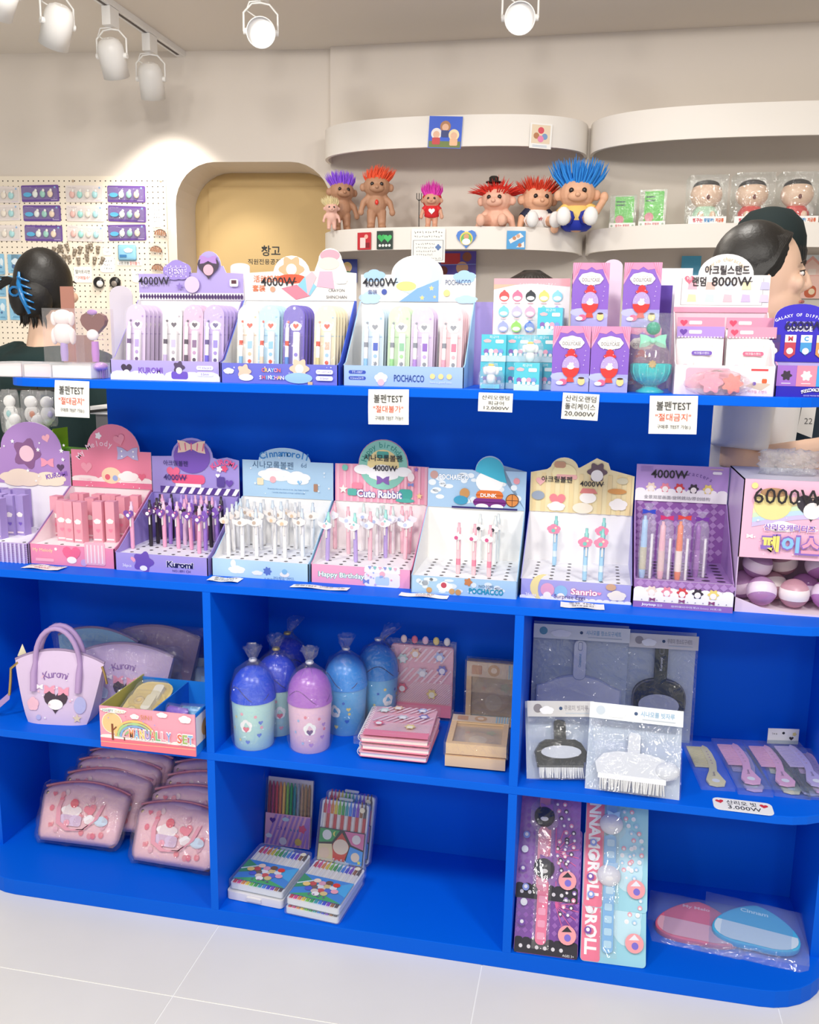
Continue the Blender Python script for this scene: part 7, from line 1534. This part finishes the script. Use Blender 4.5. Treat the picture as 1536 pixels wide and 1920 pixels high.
d6 = doll('sitting doll with tall bright blue hair, yellow shirt and blue shorts', 1080, 1.80, .33, PEACH, '#2a8ee4', (0, .1), .05, sit=True, shirt='#f2cf74', shorts='#1c34b0', shoe='#f2f0ee', hs=1.1, spread=.6, wave=True)
# ================================================================ packs and figures on the right shelf
for lab, px, y, h in (('clear pack with a green card, left of two on the right shelf', 1167, 1.84, .118), ('clear pack with a green card, right of two on the right shelf', 1222, 1.80, .130)):
    q = PY(px, 425, y); t = thing('green_pack', lab, 'pack', (q.x, y, 1.7275), -.1, 'green card packs'); w = .094
    g = G(); g.box(-w * .32, w * .40, .004, .006, .014, h * .97, M('#5cc83c', .4)); cd_ = g.build('card', t)
    p = Print((-w * .32, .004, 0)); p.poly(circ(.018, h * .28, .016), '#e07888').poly(rect(.004, .016, .03, h * .18), '#d84858').poly(rect(.004, h * .8, .036, h * .84), '#2a5a3a').poly(rect(.004, h * .7, .036, h * .74), '#2a5a3a').build(cd_)
    g = G(); g.box(-w / 2, w / 2, -.012, .012, .0005, h, FILM('#f4fbf6', .08, .5, 30, .05)); g.build('bag', t)
    g = G(); g.box(-w / 2, w / 2, -.0135, -.0125, .0005, .020, M('#f3f1ee', .5)); bt = g.build('label_strip', t)
    p = Print((0, -.0135, 0)); p.text('짱구는 못말려', 0, .010, w=.05, h=.010, col='#c84858', fat=.02).poly(circ(-.038, .010, .004), '#a8b8a8').poly(circ(.038, .010, .004), '#a8b8a8').build(bt)
def figure(label, px, y, shirt, H=.165):
    q = PY(px, 420, y); t = thing('round_figure', label, 'figurine', (q.x, y, 1.7275), 0.05, 'bagged round-faced figures'); sk = M('#f2cdb2', .35)
    g = G(); g.ball((0, 0, .105), .055, .046, .048, sk, 24, 16); g.build('head', t)
    g = G(); g.lathe([(.0475, .131), (.044, .140), (.036, .1485), (.02, .1545), (0, .156)], M('#2e2826', .4), (0, .004, 0), 24, sy=.86); g.build('hair_cap', t)
    g = G(); g.ball((0, -.045, .092), .006, .004, .008, M('#7a4038', .4), 10, 8); g.build('mouth', t)
    g = G(); g.lathe([(.046, .026), (.044, .045), (.032, .062), (.02, .07)], M(shirt, .4), seg=22, sy=.8); g.build('shirt', t)
    g = G()
    for k in (-1, 1): g.ball((k * .020, -.030, .030), .012, .014, .017, sk, 12, 8)
    g.build('feet', t)
    g = G(); g.lathe([(.036, .008), (.040, .02), (.044, .028)], M('#f0d8a8', .5), seg=20, sy=.8); g.build('base', t)
    g = G(); g.box(-.064, .064, -.052, .050, .0005, H, FILM('#fafdfd', .08, .5, 26, .04)); g.build('bag', t)
    g = G(); g.box(-.064, .064, -.0545, -.053, .0005, .026, M('#f6f4f1', .5)); bt = g.build('label_strip', t)
    p = Print((0, -.0545, 0)); p.text('짱구는', -.032, .013, w=.034, h=.014, col='#d0485c', fat=.04).text('못말려!', .006, .013, w=.034, h=.014, col='#3a8cc8', fat=.04).text('저금통', .042, .013, w=.028, h=.014, col='#d86a40', fat=.04).build(bt)
figure('bagged round-faced figure in a pale green shirt', 1321, 1.775, '#bfe0c4'); figure('bagged round-faced figure in a red shirt behind the dark-haired head', 1406, 1.785, '#d8443c', .172); figure('bagged round-faced figure in a red shirt farther right', 1490, 1.79, '#d8443c', .172); figure('bagged figure in a pale shirt cut off at the right edge', 1572, 1.795, '#e8a0a8', .172)
# ================================================================ photos and cards on shelf rims and wall
def rim_y(X, x0, x1, b):
    c = (x0 + x1) / 2; hlf = (x1 - x0) / 2; tt = min(.999, abs(X - c) / hlf); return 2.0 - b * (1 - tt ** 2.6) ** (1 / 2.6)
def rim_card(name, label, cat, px0, py0, px1, py1, x0, x1, b, bgcol, fn, shape='rect', tilt=0.0, group='photos and cards on the curved shelves', yfix=None):
    y = 1.8
    for k in range(8):
        a = PY((px0 + px1) / 2, py0, y); y = yfix if yfix else rim_y(a.x, x0, x1, b) - .006
    a = PY(px0, py0, y); c = PY(px1, py1, y); w, h = c.x - a.x, a.z - c.z
    t = thing(name, label, cat, ((a.x + c.x) / 2, y, c.z), 0, group); t.rotation_euler.y = tilt
    if not yfix:
        X = (a.x + c.x) / 2; e = .01; t.rotation_euler.z = math.atan((rim_y(X + e, x0, x1, b) - rim_y(X - e, x0, x1, b)) / (2 * e))
    o = rect(-w / 2, 0, w / 2, h)
    if shape == 'heart': o = heart(0, h * .55, w * 1.05)
    g = G(); g.prism(o, (0, 0, 0), (1, 0, 0), (0, 0, 1), .001, M(bgcol, .35)); cd_ = g.build('card', t)
    p = Print((0, 0, 0)); fn(p, w, h); p.build(cd_, 'print')
U0 = (-.318, .712, .27); L0 = (-.318, .712, .28)
def trio(p, w, h):
    p.poly(rect(-w * .48, .02 * h, w * .48, h * .98), '#2a5ad0').poly(rect(-w * .48, .02 * h, w * .48, h * .22), '#6a7a3a')
    for x, z, c, s_ in ((-.26, .45, '#f0e8e4', '#c83a40'), (.0, .68, '#b07a50', '#2a3a7a'), (.27, .42, '#f0dcae', '#e8b890')): p.poly(circ(x * w, z * h, w * .16), c).poly(circ(x * w, z * h - .003, w * .10), '#e8b898').poly(rrect(x * w - w * .12, z * h - h * .34, x * w + w * .12, z * h - h * .12, w * .04), s_)
rim_card('photo_print', 'blue photo of three dressed dolls on the upper shelf rim', 'photo', 803, 219, 864, 277, *U0, '#3a66d8', trio, tilt=.05)
rim_card('photo_print', 'white bordered photo at the right of the upper shelf rim', 'photo', 993, 232, 1034, 278, *U0, '#f4f2ee', lambda p, w, h: p.poly(rect(-w * .42, h * .2, w * .42, h * .94), '#e8d4b8').poly(circ(0, h * .72, w * .14), '#d84858').poly(circ(-w * .2, h * .5, w * .13), '#b87a50').poly(circ(w * .18, h * .48, w * .13), '#7a9cc8').poly(circ(0, h * .38, w * .14), '#e888b0').many([rect(-w * .36, h * (.06 + .05 * k), w * .3, h * (.08 + .05 * k)) for k in range(2)], '#b8c8d8'), tilt=.03)
rim_card('photo_card', 'small red photo card on the lower shelf rim', 'photo', 669, 436, 697, 468, *L0, '#c8303a', lambda p, w, h: p.poly(rect(-w * .3, h * .1, w * .1, h * .7), '#f0d8d4').poly(circ(w * .15, h * .75, w * .14), '#f0b8a8').poly(rect(w * .1, h * .1, w * .4, h * .4), '#8a1c28'))
rim_card('photo_card', 'small green photo card on the lower shelf rim', 'photo', 706, 433, 737, 467, *L0, '#2a3a34', lambda p, w, h: p.poly(heart(-w * .2, h * .62, w * .5), '#3ab45a').poly(heart(w * .2, h * .6, w * .5), '#4ac46a').many([circ((-.3 + .2 * k) * w, h * .2, w * .08) for k in range(4)], '#e8ece8'))
rim_card('shop_notice', 'handwritten notice with a framed text at the middle of the lower shelf', 'note', 772, 429, 834, 492, *L0, '#f2f1ec', lambda p, w, h: p.scribble(0, h * .9, w * .86, h * .09, '#333333').scribble(0, h * .77, w * .84, h * .08, '#333333').ring(rect(-w * .45, h * .06, w * .45, h * .66), .002, '#5a5a66').scribble(-w * .08, h * .55, w * .6, h * .07, '#444444').scribble(-w * .1, h * .44, w * .55, h * .07, '#444444').scribble(-w * .06, h * .33, w * .6, h * .07, '#444444').scribble(-w * .1, h * .23, w * .5, h * .07, '#444444').poly(flower(w * .3, h * .45, w * .09, 4), '#5a7ab0').scribble(0, h * .12, w * .8, h * .06, '#444444'))
rim_card('round_badge', 'rainbow rimmed badge at the lower shelf rim', 'badge', 857, 430, 892, 466, *L0, '#3a7ad0', lambda p, w, h: p.poly(circ(0, h * .52, w * .34, 18), '#e8d060').poly(circ(0, h * .5, w * .28, 18), '#6ab85a').poly(circ(0, h * .62, w * .14), '#d8a078').poly(circ(0, h * .36, w * .22, 14, w * .16), '#f0f2f6'), shape='heart')
rim_card('photo_print', 'collage photo card under the sitting dolls', 'photo', 951, 433, 985, 467, *L0, '#3a9ad8', lambda p, w, h: p.poly([(-w * .4, h * .5), (w * .2, h * .9), (w * .4, h * .7), (-w * .3, h * .3)], '#f0e6e2').poly(circ(-w * .1, h * .6, w * .1), '#c88a60').poly(circ(w * .1, h * .72, w * .1), '#d8a888').poly([(w * .0, h * .1), (w * .42, h * .42), (w * .45, h * .1)], '#f2ece8').poly(circ(w * .2, h * .22, w * .1), '#b87a58'))
rim_card('photo_print', 'blue photo of a yellow-haired doll below the lower shelf', 'photo', 632, 486, 670, 530, *L0, '#2a3a9c', lambda p, w, h: p.poly(circ(0, h * .66, w * .24), '#e8c88a').poly(circ(0, h * .6, w * .13), '#e8b898').poly(circ(0, h * .34, w * .26, 14, h * .16), '#3a7a4a'), yfix=1.985)
rim_card('photo_print', 'purple collage photo behind the rounded header', 'photo', 822, 471, 892, 520, *L0, '#5a4ab0', lambda p, w, h: p.poly(rect(-w * .42, h * .5, w * .08, h * .92), '#c83a44').poly(circ(w * .26, h * .78, w * .12), '#9a5a44').poly(circ(w * .14, h * .36, w * .16), '#d8a888').poly(circ(-w * .36, h * .25, w * .12), '#7a3a34').line((-w * .5, h * .48), (w * .5, h * .5), .003, '#8a9ce8'), yfix=1.985)
rim_card('blue_card', 'plain sky blue card on the wall behind the acrylic stand box', 'card', 1279, 480, 1312, 530, *L0, '#5ab8e0', lambda p, w, h: p.poly(rect(-w * .4, h * .1, w * .4, h * .2), '#8ad0ec'), yfix=1.985)
def house(p, w, h):
    p.poly(rect(-w * .4, 0, w * .4, h * .55), '#f3c6b8').poly([(-w * .48, h * .52), (w * .48, h * .52), (0, h * .98)], '#eeb0a4').poly([(-w * .4, h * .54), (w * .4, h * .54), (0, h * .9)], '#f7d4c8').poly(rrect(-w * .12, h * .02, w * .14, h * .30, w * .10), '#c85a30').poly(circ(w * .04, h * .16, w * .07), '#f0d8b4').poly(rrect(-w * .08, h * .54, w * .10, h * .68, w * .03), '#fbe8dc').poly(rect(w * .2, h * .2, w * .34, h * .38), '#fbeee4')
rim_card('house_poster', 'pink doll house picture on the wall behind the woman in profile', 'poster', 1482, 478, 1560, 560, *L0, '#dfe6ea', house, yfix=1.985)
# ================================================================ people
SKIN = M('#e6bfa4', .5, noise=.02, scale=20)
HAIR = M('#17130f', .45, noise=.2, scale=120, bump=.10)
def limb(g, pts, rad, mt, seg=12): g.tube(pts, rad, mt, seg)
def hand(g, wrist, d, mt, up=(0, 0, 1)):
    d = Vector(d).normalized(); s_ = d.cross(Vector(up)).normalized(); w = Vector(wrist); n_ = s_.cross(d)
    g.tube([w - d * .01, w + d * .03, w + d * .075], [.020, .026, .030], mt, 10)
    for k, (off, L) in enumerate(((-.024, .060), (-.008, .074), (.009, .070), (.025, .054))):
        b = w + d * .072 + s_ * off; g.tube([b, b + d * L * .5 - n_ * .004, b + d * L * .85 - n_ * .018, b + d * L - n_ * .026], [.0085, .0082, .0075, .006], mt, 8)
    b = w + d * .03 - s_ * .026; g.tube([b, b - s_ * .022 + d * .022, b - s_ * .028 + d * .045 - n_ * .01], [.0105, .0098, .0075], mt, 8)
def remesh(o, v, it=2):
    md = o.modifiers.new('remesh', 'REMESH'); md.mode = 'VOXEL'; md.voxel_size = v; md.use_smooth_shade = True
    if it: m2 = o.modifiers.new('smooth', 'SMOOTH'); m2.iterations = it; m2.factor = .5
def person(label, x, y, hz, rz, arms, shirt, pants, hairfn, sleeve=.55, skin=SKIN, shirtk=1.0):
    t = thing('person', label, 'person', (x, y, 0), rz); sh = hz - .235; pv = hz - .64; kn = pv * .53
    g = G()
    g.ball((0, .004, hz + .012), .073, .090, .104, skin, 24, 18); g.ball((0, -.028, hz - .058), .054, .058, .054, skin, 18, 12); g.ball((0, -.058, hz - .088), .024, .022, .018, skin, 12, 8)
    g.tube([(0, -.082, hz + .022), (0, -.096, hz - .002), (0, -.104, hz - .022), (0, -.088, hz - .032)], [.007, .0085, .012, .010], skin, 8)
    g.ball((0, -.083, hz - .056), .022, .010, .006, skin, 10, 8); g.ball((0, -.081, hz - .066), .020, .010, .006, skin, 10, 8)
    for k in (-1, 1): g.ball((k * .073, .010, hz - .010), .009, .020, .030, skin, 10, 8); g.ball((k * .034, -.076, hz - .020), .024, .016, .020, skin, 10, 8)
    limb(g, [(0, .018, hz - .06), (0, .022, hz - .12), (0, .026, hz - .19)], [.052, .050, .062], skin)
    g.lathe([(.10, pv - .06), (.155, pv), (.135, pv + .12), (.14, pv + .24), (.165, pv + .34), (.12, sh + .035), (.05, sh + .06)], skin, (0, .02, 0), 20, sy=.66)
    for (k, el, wr, hd) in arms:
        s0 = Vector((k * .165, .02, sh)); el = Vector(el); wr = Vector(wr)
        limb(g, [Vector((k * .10, .02, sh + .01)), s0, s0.lerp(el, .5), el], [.055, .052, .042, .036], skin); limb(g, [el, el.lerp(wr, .35), wr], [.036, .037, .024], skin); hand(g, wr, hd, skin)
    for k in (-1, 1):
        limb(g, [(k * .085, .02, pv), (k * .09, .015, (pv + kn) / 2), (k * .09, .01, kn), (k * .09, .035, kn * .6), (k * .09, .03, .08)], [.090, .078, .055, .052, .034], skin); limb(g, [(k * .09, .05, .035), (k * .095, -.10, .025)], [.034, .028], skin)
    b = g.build('body', t); remesh(b, .0065)
    for k in (-1, 1):
        g = G(); g.ball((k * .033, -.083, hz + .002), .0135, .006, .006, M('#f1ece6', .3), 10, 8); e = g.build('eye', t)
        g = G(); g.ball((k * .033, -.0875, hz + .002), .0058, .003, .0058, M('#1c120e', .2), 10, 8); g.build('iris', e)
        g = G(); g.tube([(k * .048, -.078, hz + .006), (k * .033, -.0895, hz + .0095), (k * .019, -.086, hz + .005)], .0016, BLACK, 5); g.build('lash', e)
        g = G(); g.tube([(k * .052, -.078, hz + .024), (k * .036, -.088, hz + .030), (k * .016, -.090, hz + .026)], [.0015, .003, .0028], M('#2a1c16', .7), 6); g.build('eyebrow', t)
    g = G(); g.tube([(-.020, -.086, hz - .061), (0, -.094, hz - .0605), (.020, -.086, hz - .061)], [.002, .0042, .002], M('#c4706c', .45), 8); g.build('lips', t)
    # clothing
    g = G(); ms = M(shirt, .85, noise=.03, scale=12)
    g.lathe([(.155 * shirtk, pv - .06), (.172 * shirtk, pv + .02), (.160 * shirtk, pv + .14), (.162 * shirtk, pv + .26), (.180, pv + .35), (.150, sh + .03), (.088, sh + .058), (.072, sh + .062)], ms, (0, .02, 0), 24, sy=.74)
    for (k, el, wr, hd) in arms:
        s0 = Vector((k * .165, .02, sh)); e_ = s0.lerp(Vector(el), sleeve) if sleeve <= 1 else Vector(el)
        g.tube([Vector((k * .09, .02, sh + .012)), s0, s0.lerp(e_, .6), e_] + ([Vector(el).lerp(Vector(wr), .9)] if sleeve > 1 else []), [.068, .070, .066, .066] + ([.04] if sleeve > 1 else []), ms, 14)
    c = g.build('shirt', t); remesh(c, .010, 3)
    g = G(); mp = M(pants, .8); g.lathe([(.12, pv - .09), (.165, pv - .02), (.160, pv + .05)], mp, (0, .02, 0), 22, sy=.72)
    for k in (-1, 1): limb(g, [(k * .085, .02, pv - .01), (k * .09, .015, kn), (k * .09, .03, .09)], [.100, .075, .060], mp)
    c = g.build('trousers', t); remesh(c, .012, 3)
    for k in (-1, 1): g = G(); g.ball((k * .093, -.025, .036), .046, .125, .036, M('#e6e4e2', .6), 14, 10); g.build('shoe', t)
    hairfn(t, hz)
    return t
def strands(g, lst, r, mt):
    for a in lst: g.tube(a, [r * q for q in ([1.0] * (len(a) - 1) + [.25])], mt, 5)
def hair_up(t, hz):      # dark hair twisted up into a claw clip at the back
    g = G(); g.ball((0, .020, hz + .022), .084, .096, .106, HAIR, 26, 18); g.ball((0, .070, hz - .018), .062, .052, .075, HAIR, 20, 14); g.ball((.03, .10, hz - .025), .034, .028, .06, HAIR, 16, 10)
    rr_ = random.Random(1)
    for k in range(26): a = rr_.uniform(-1, 1); g.tube([(.05 + .02 * a, .09, hz + .02), (.085 + .02 * a, .105, hz + .012 - .02 * a), (.112 + .02 * a, .10, hz + .008 - .03 * a + rr_.uniform(-.02, .01))], [.006, .004, .0006], HAIR, 5)
    for k in range(16): a = rr_.uniform(-1, 1); g.tube([(.04 * a, .085, hz - .07), (.045 * a, .08, hz - .10), (.05 * a + .01, .07, hz - .115 + rr_.uniform(-.012, .01))], [.006, .004, .0006], HAIR, 5)
    g.build('hair', t)
    BL = M('#0e6fb0', .18, coat=.4)
    g = G(); g.tube([(.014, .118, hz + .045), (.006, .134, hz + .01), (-.006, .138, hz - .03), (-.02, .126, hz - .078)], [.004, .0075, .008, .005], BL, 8)
    for k in range(5): z = hz + .03 - k * .021; g.tube([(.010 - .006 * k, .132, z), (-.008 - .005 * k, .134, z - .006), (-.022 - .004 * k, .122, z - .012)], [.004, .0035, .002], BL, 6)
    g.tube([(.026 + .017 * math.cos(a), .128, hz - .012 + .013 * math.sin(a)) for a in [i * .6283 for i in range(10)]], .0042, BL, 6, closed=True); g.build('claw_clip', t)
def hair_side(t, hz):    # dark hair parted and pulled back over the ear
    g = G(); g.ball((0, .022, hz + .026), .0825, .096, .102, HAIR, 28, 20); g.ball((-.046, .040, hz - .005), .036, .055, .085, HAIR, 18, 14); g.ball((.046, .040, hz - .005), .036, .055, .085, HAIR, 18, 14); g.ball((0, .092, hz - .055), .045, .040, .09, HAIR, 16, 12)
    for k in (-1, 1):
        for q in range(14): f_ = q / 13; g.tube([(k * .010, -.056 + .03 * f_, hz + .094 + .012 * f_), (k * .050, -.046 + .045 * f_, hz + .076 + .01 * f_), (k * .074, -.018 + .045 * f_, hz + .02), (k * .076, .035 + .02 * f_, hz - .045), (k * .056, .078, hz - .088)], [.004, .0075, .008, .008, .004], HAIR, 6)
    g.build('hair', t)
def hair_plain(t, hz):
    g = G(); g.ball((0, .014, hz + .022), .086, .104, .108, HAIR, 26, 18); g.ball((0, .045, hz - .04), .078, .068, .085, HAIR, 20, 14)
    for k in range(20):
        a = math.pi * k / 19; g.tube([(.02 * math.cos(a), .01, hz + .128), (.06 * math.cos(a), .06 * math.sin(a) + .02, hz + .10), (.085 * math.cos(a), .09 * math.sin(a) + .02, hz + .02), (.080 * math.cos(a), .085 * math.sin(a) + .03, hz - .08)], [.006, .010, .012, .006], HAIR, 6)
    g.build('hair', t)
def cap_hair(t, hz):
    hair_plain(t, hz)
    g = G(); mt = M('#0f1f20', .9, noise=.1, scale=60); g.lathe([(.092, .0), (.096, .02), (.094, .06), (.082, .10), (.055, .128), (.02, .138), (0, .139)], mt, (0, .01, hz + .0), 28, sy=1.14); g.build('cap', t)
    g = G(); g.lathe([(.0965, .0), (.098, .012), (.0965, .024)], M('#0c181a', .9), (0, .01, hz - .002), 28, sy=1.14); g.build('cap_band', t)
w1 = person('woman from behind in a dark green top with a blue hair claw', -.925, .93, 1.452, math.pi - .03, [(-1, (-.20, .02, 1.0), (-.12, -.16, .98), (.3, -1, 0)), (1, (.20, .02, 1.0), (.12, -.16, .98), (-.3, -1, 0))], '#0e2a2a', '#20242a', hair_up, sleeve=1.1)
w2 = person('woman in profile in a white T-shirt reaching to the right', 1.166, .62, 1.475, math.pi / 2 - .10, [(-1, (-.19, .035, 1.035), (-.14, -.185, 1.095), (.1, -1, .02)), (1, (.19, .02, 1.03), (.10, -.17, 1.02), (-.1, -1, 0))], '#f1f0f0', '#5a5c64', hair_side, sleeve=.78, shirtk=1.06)
g = G(); g.tube([(-.147 + .030 * math.cos(a), -.150, 1.088 + .030 * math.sin(a)) for a in [i * .3927 for i in range(16)]], .0032, BLACK, 6, closed=True); g.build('bracelet', w2)
w3 = person('person in a navy top and dark cap behind the woman in profile', 1.235, 1.02, 1.545, math.pi + .2, [(-1, (-.21, .0, 1.12), (-.16, -.18, 1.10), (.2, -1, 0)), (1, (.21, .0, 1.12), (.16, -.18, 1.10), (-.2, -1, 0))], '#10283a', '#20242a', cap_hair, sleeve=1.1, shirtk=1.12)
w4 = person('person mostly hidden behind the display with only dark hair showing', .592, 1.02, 1.385, math.pi, [(-1, (-.20, .02, .96), (-.12, -.16, .95), (.3, -1, 0)), (1, (.20, .02, .96), (.12, -.16, .95), (-.3, -1, 0))], '#3a3a40', '#20242a', hair_plain, sleeve=1.1)
# ================================================================ things behind and beside the unit
dk = thing('checkout_desk', 'white topped grey checkout desk behind the display shelf', 'desk', (-.66, .70, 0))
g = G(); g.box(0, .95, 0, .22, 1.085, 1.108, M('#f0eeec', .4)); g.build('desk_top', dk)
g = G(); g.box(.01, .94, .012, .21, 0, 1.085, M('#6f6e70', .6)); g.build('desk_body', dk)
g = G(); g.tube([(.0, -.004, 1.092), (.03, -.006, 1.096), (.07, -.005, 1.101), (.14, -.004, 1.099), (.3, -.004, 1.092)], .0045, BLACK, 6); g.build('cable', dk)
ch = thing('stool', 'grey stool with a rounded backrest behind the counter', 'stool', (.93, .47, 0))
GR = M('#85858c', .6)
g = G(); g.prism(rrect(-.11, 0, .11, .30, .09), (.02, -.03, .76), (1, 0, 0), (0, 0, 1), .03, GR); g.build('backrest', ch, bevel=.008)
g = G(); g.prism(rrect(-.11, -.03, .11, .14, .05), (0, 0, .70), (1, 0, 0), (0, 1, 0), .04, GR); g.build('seat', ch, bevel=.008)
for sx, sy in ((-1, 0), (1, 0), (-1, 1), (1, 1)): g = G(); g.tube([(sx * .08, -.01 + sy * .12, .66), (sx * .10, -.02 + sy * .15, 0)], .010, STEEL, 8); g.build('leg', ch)
for sx in (-1, 1): g = G(); g.tube([(.02 + sx * .06, -.02, .66), (.02 + sx * .06, -.016, .80)], .009, STEEL, 8); g.build('back_post', ch)
gb = thing('lime_box', 'lime green carton with printed panels behind the pink pen box', 'box', (-.508, .275, .80), -.10)
H_ = .235
g = G(); g.prism([(-.075, 0), (0, 0), (0, .285), (-.075, .14)], (0, 0, 0), (1, 0, 0), (0, 0, 1), .055, M('#a8d81c', .35)); g.build('gable_face', gb)
g = G(); g.box(.0, .082, .0, .055, 0, .235, M('#5a9c22', .4)); sd = g.build('carton', gb)
p = Print((.0, 0, 0)); p.poly(rect(.008, .165, .068, .226), '#c9cbd2').poly(rect(.010, .080, .070, .155), '#b4b8c6').poly(rect(.010, .146, .070, .154), '#b84038').poly(rect(.010, .010, .070, .070), '#b4b8c6').many([rect(.013, .170 + k * .007, .062, .172 + k * .007) for k in range(7)], '#8a8c98').many([rect(.014, .086 + k * .008, .064, .088 + k * .008) for k in range(7)], '#8a90a4').build(sd)
p = Print((-.075, 0, 0)); p.poly(circ(.05, .20, .008), '#d8f08a').poly(rect(.046, .18, .054, .183), '#e8f6b8').scribble(.048, .12, .032, .012, '#3a6a1c').scribble(.05, .104, .034, .012, '#3a6a1c').poly(circ(.045, .07, .024), '#e8dccc').poly([(.02, .088), (.028, .094), (.066, .056), (.060, .048)], '#d0402c').build(gb)
rk_ = thing('charm_rack', 'slim black wire rack holding bagged charms behind the gingham box', 'rack', (-.585, .335, .80))
g = G(); g.box(-.05, .06, -.03, .02, 0, .006, BLACK); g.build('base', rk_)
g = G(); g.tube([(0, 0, .006), (0, 0, .385)], .004, BLACK, 8); g.build('pole', rk_)
g = G(); g.tube([(-.07, -.005, .375), (.10, -.005, .375)], .003, BLACK, 8); g.build('crossbar', rk_)
for k, (px, zz, h, lab) in enumerate([(18, 1.165, .10, 'bagged white charm at the left of the wire rack'), (26, 1.12, .13, 'long bagged white charm second on the wire rack'), (58, 1.165, .11, 'bagged white charm with an orange mark on the wire rack'), (70, 1.12, .12, 'bagged white charm with a blue bead on the wire rack'), (88, 1.165, .08, 'bagged white charm at the right of the wire rack')]):
    y = .32 - .008 * (k % 2); q = PY(px, 760, y)
    t = thing('bagged_charm', lab, 'charm', (q.x, y, zz), .2 * k, 'bagged charms on the wire rack')
    g = G(); g.ball((0, 0, -.02), .016, .010, .016, M('#f0efec', .6), 12, 8); g.ball((.002, 0, -.05), .019, .012, .022, M('#eeede9', .6), 12, 8); g.ball((0, 0, -h + .02), .013, .010, .018, M('#e6ece8', .6), 12, 8); g.build('charm', t)
    g = G(); g.ball((.004, -.012, -.05), .007, .004, .009, M(('#8ac8c8', '#e8d0d8', '#e0824a', '#3a6ac0', '#c8c0e0')[k], .4), 8, 6); g.build('bead', t)
    b_ = pillow('bag', t, .05, h + .01, .030, FILM('#ffffff', .10, .9, 50, .10)); b_.location.z = -h
    g = G(); g.tube([(0, 0, 0), (0, 0, .012)], .001, STEEL, 5); g.build('hook', t)
# eraser carton and crumpled wrapper on top of the big pink box
eb = thing('eraser_box', 'small pink polka dot eraser carton on the large pink box', 'box', (1.262, .10, 1.0622), -.06)
g = G(); g.box(0, .088, 0, .08, 0, .042, M('#f2a0b8', .35)); c = g.build('carton', eb)
g = G(); g.prism([(0, 0), (.014, 0), (.006, .13), (-.012, .13)], (-.002, .01, .002), (1, 0, 0), (0, 0, 1), .0015, M('#d8c4dc', .4)); g.build('open_flap', eb)
p = Print((0, 0, 0)); r_ = random.Random(3); p.many([circ(r_.uniform(.006, .082), r_.uniform(.005, .037), r_.uniform(.0025, .006), 12) for k in range(22)], '#fbe8ee').poly(rect(.036, .014, .076, .026), '#ea6a94').text('ERASER', .056, .020, w=.034, h=.008, col='#fbf0f4', fat=.03).poly(cloud(.018, .016, .026, .018), '#fbf6f6').poly(flower(.062, .035, .010), '#3a2f38').build(c)
wr = thing('clear_wrapper', 'crumpled clear wrapper lying on the large pink box', 'wrapper', (1.17, .155, 1.0622))
pm_ = pillow('film', wr, .11, .05, .05, FILM('#f6f8fa', .14, 1.0, 50, .15))
for v in pm_.data.vertices: v.co += Vector((r_.uniform(-.006, .006), r_.uniform(-.006, .006), r_.uniform(-.004, .004)))
for v in pm_.data.vertices: v.co.z = max(v.co.z, .0008)
tg = thing('price_tag', 'white paper tag hanging on the navy top at the right', 'tag', (1.345, .865, 1.155), .2)
g = G(); g.prism([(-.02, -.07), (.022, -.085), (.026, 0), (-.012, 0)], (0, 0, 0), (1, 0, 0), (0, 0, 1), .001, M('#dedbd8', .6)); g.build('paper', tg)
p = Print((0, 0, 0)); p.text('22', .008, -.04, h=.016, col='#5a5a5a'); p.build(tg, 'lettering')
bpy.data.objects.remove(TOB); bpy.data.curves.remove(TCU); bpy.data.scenes.remove(TSC)
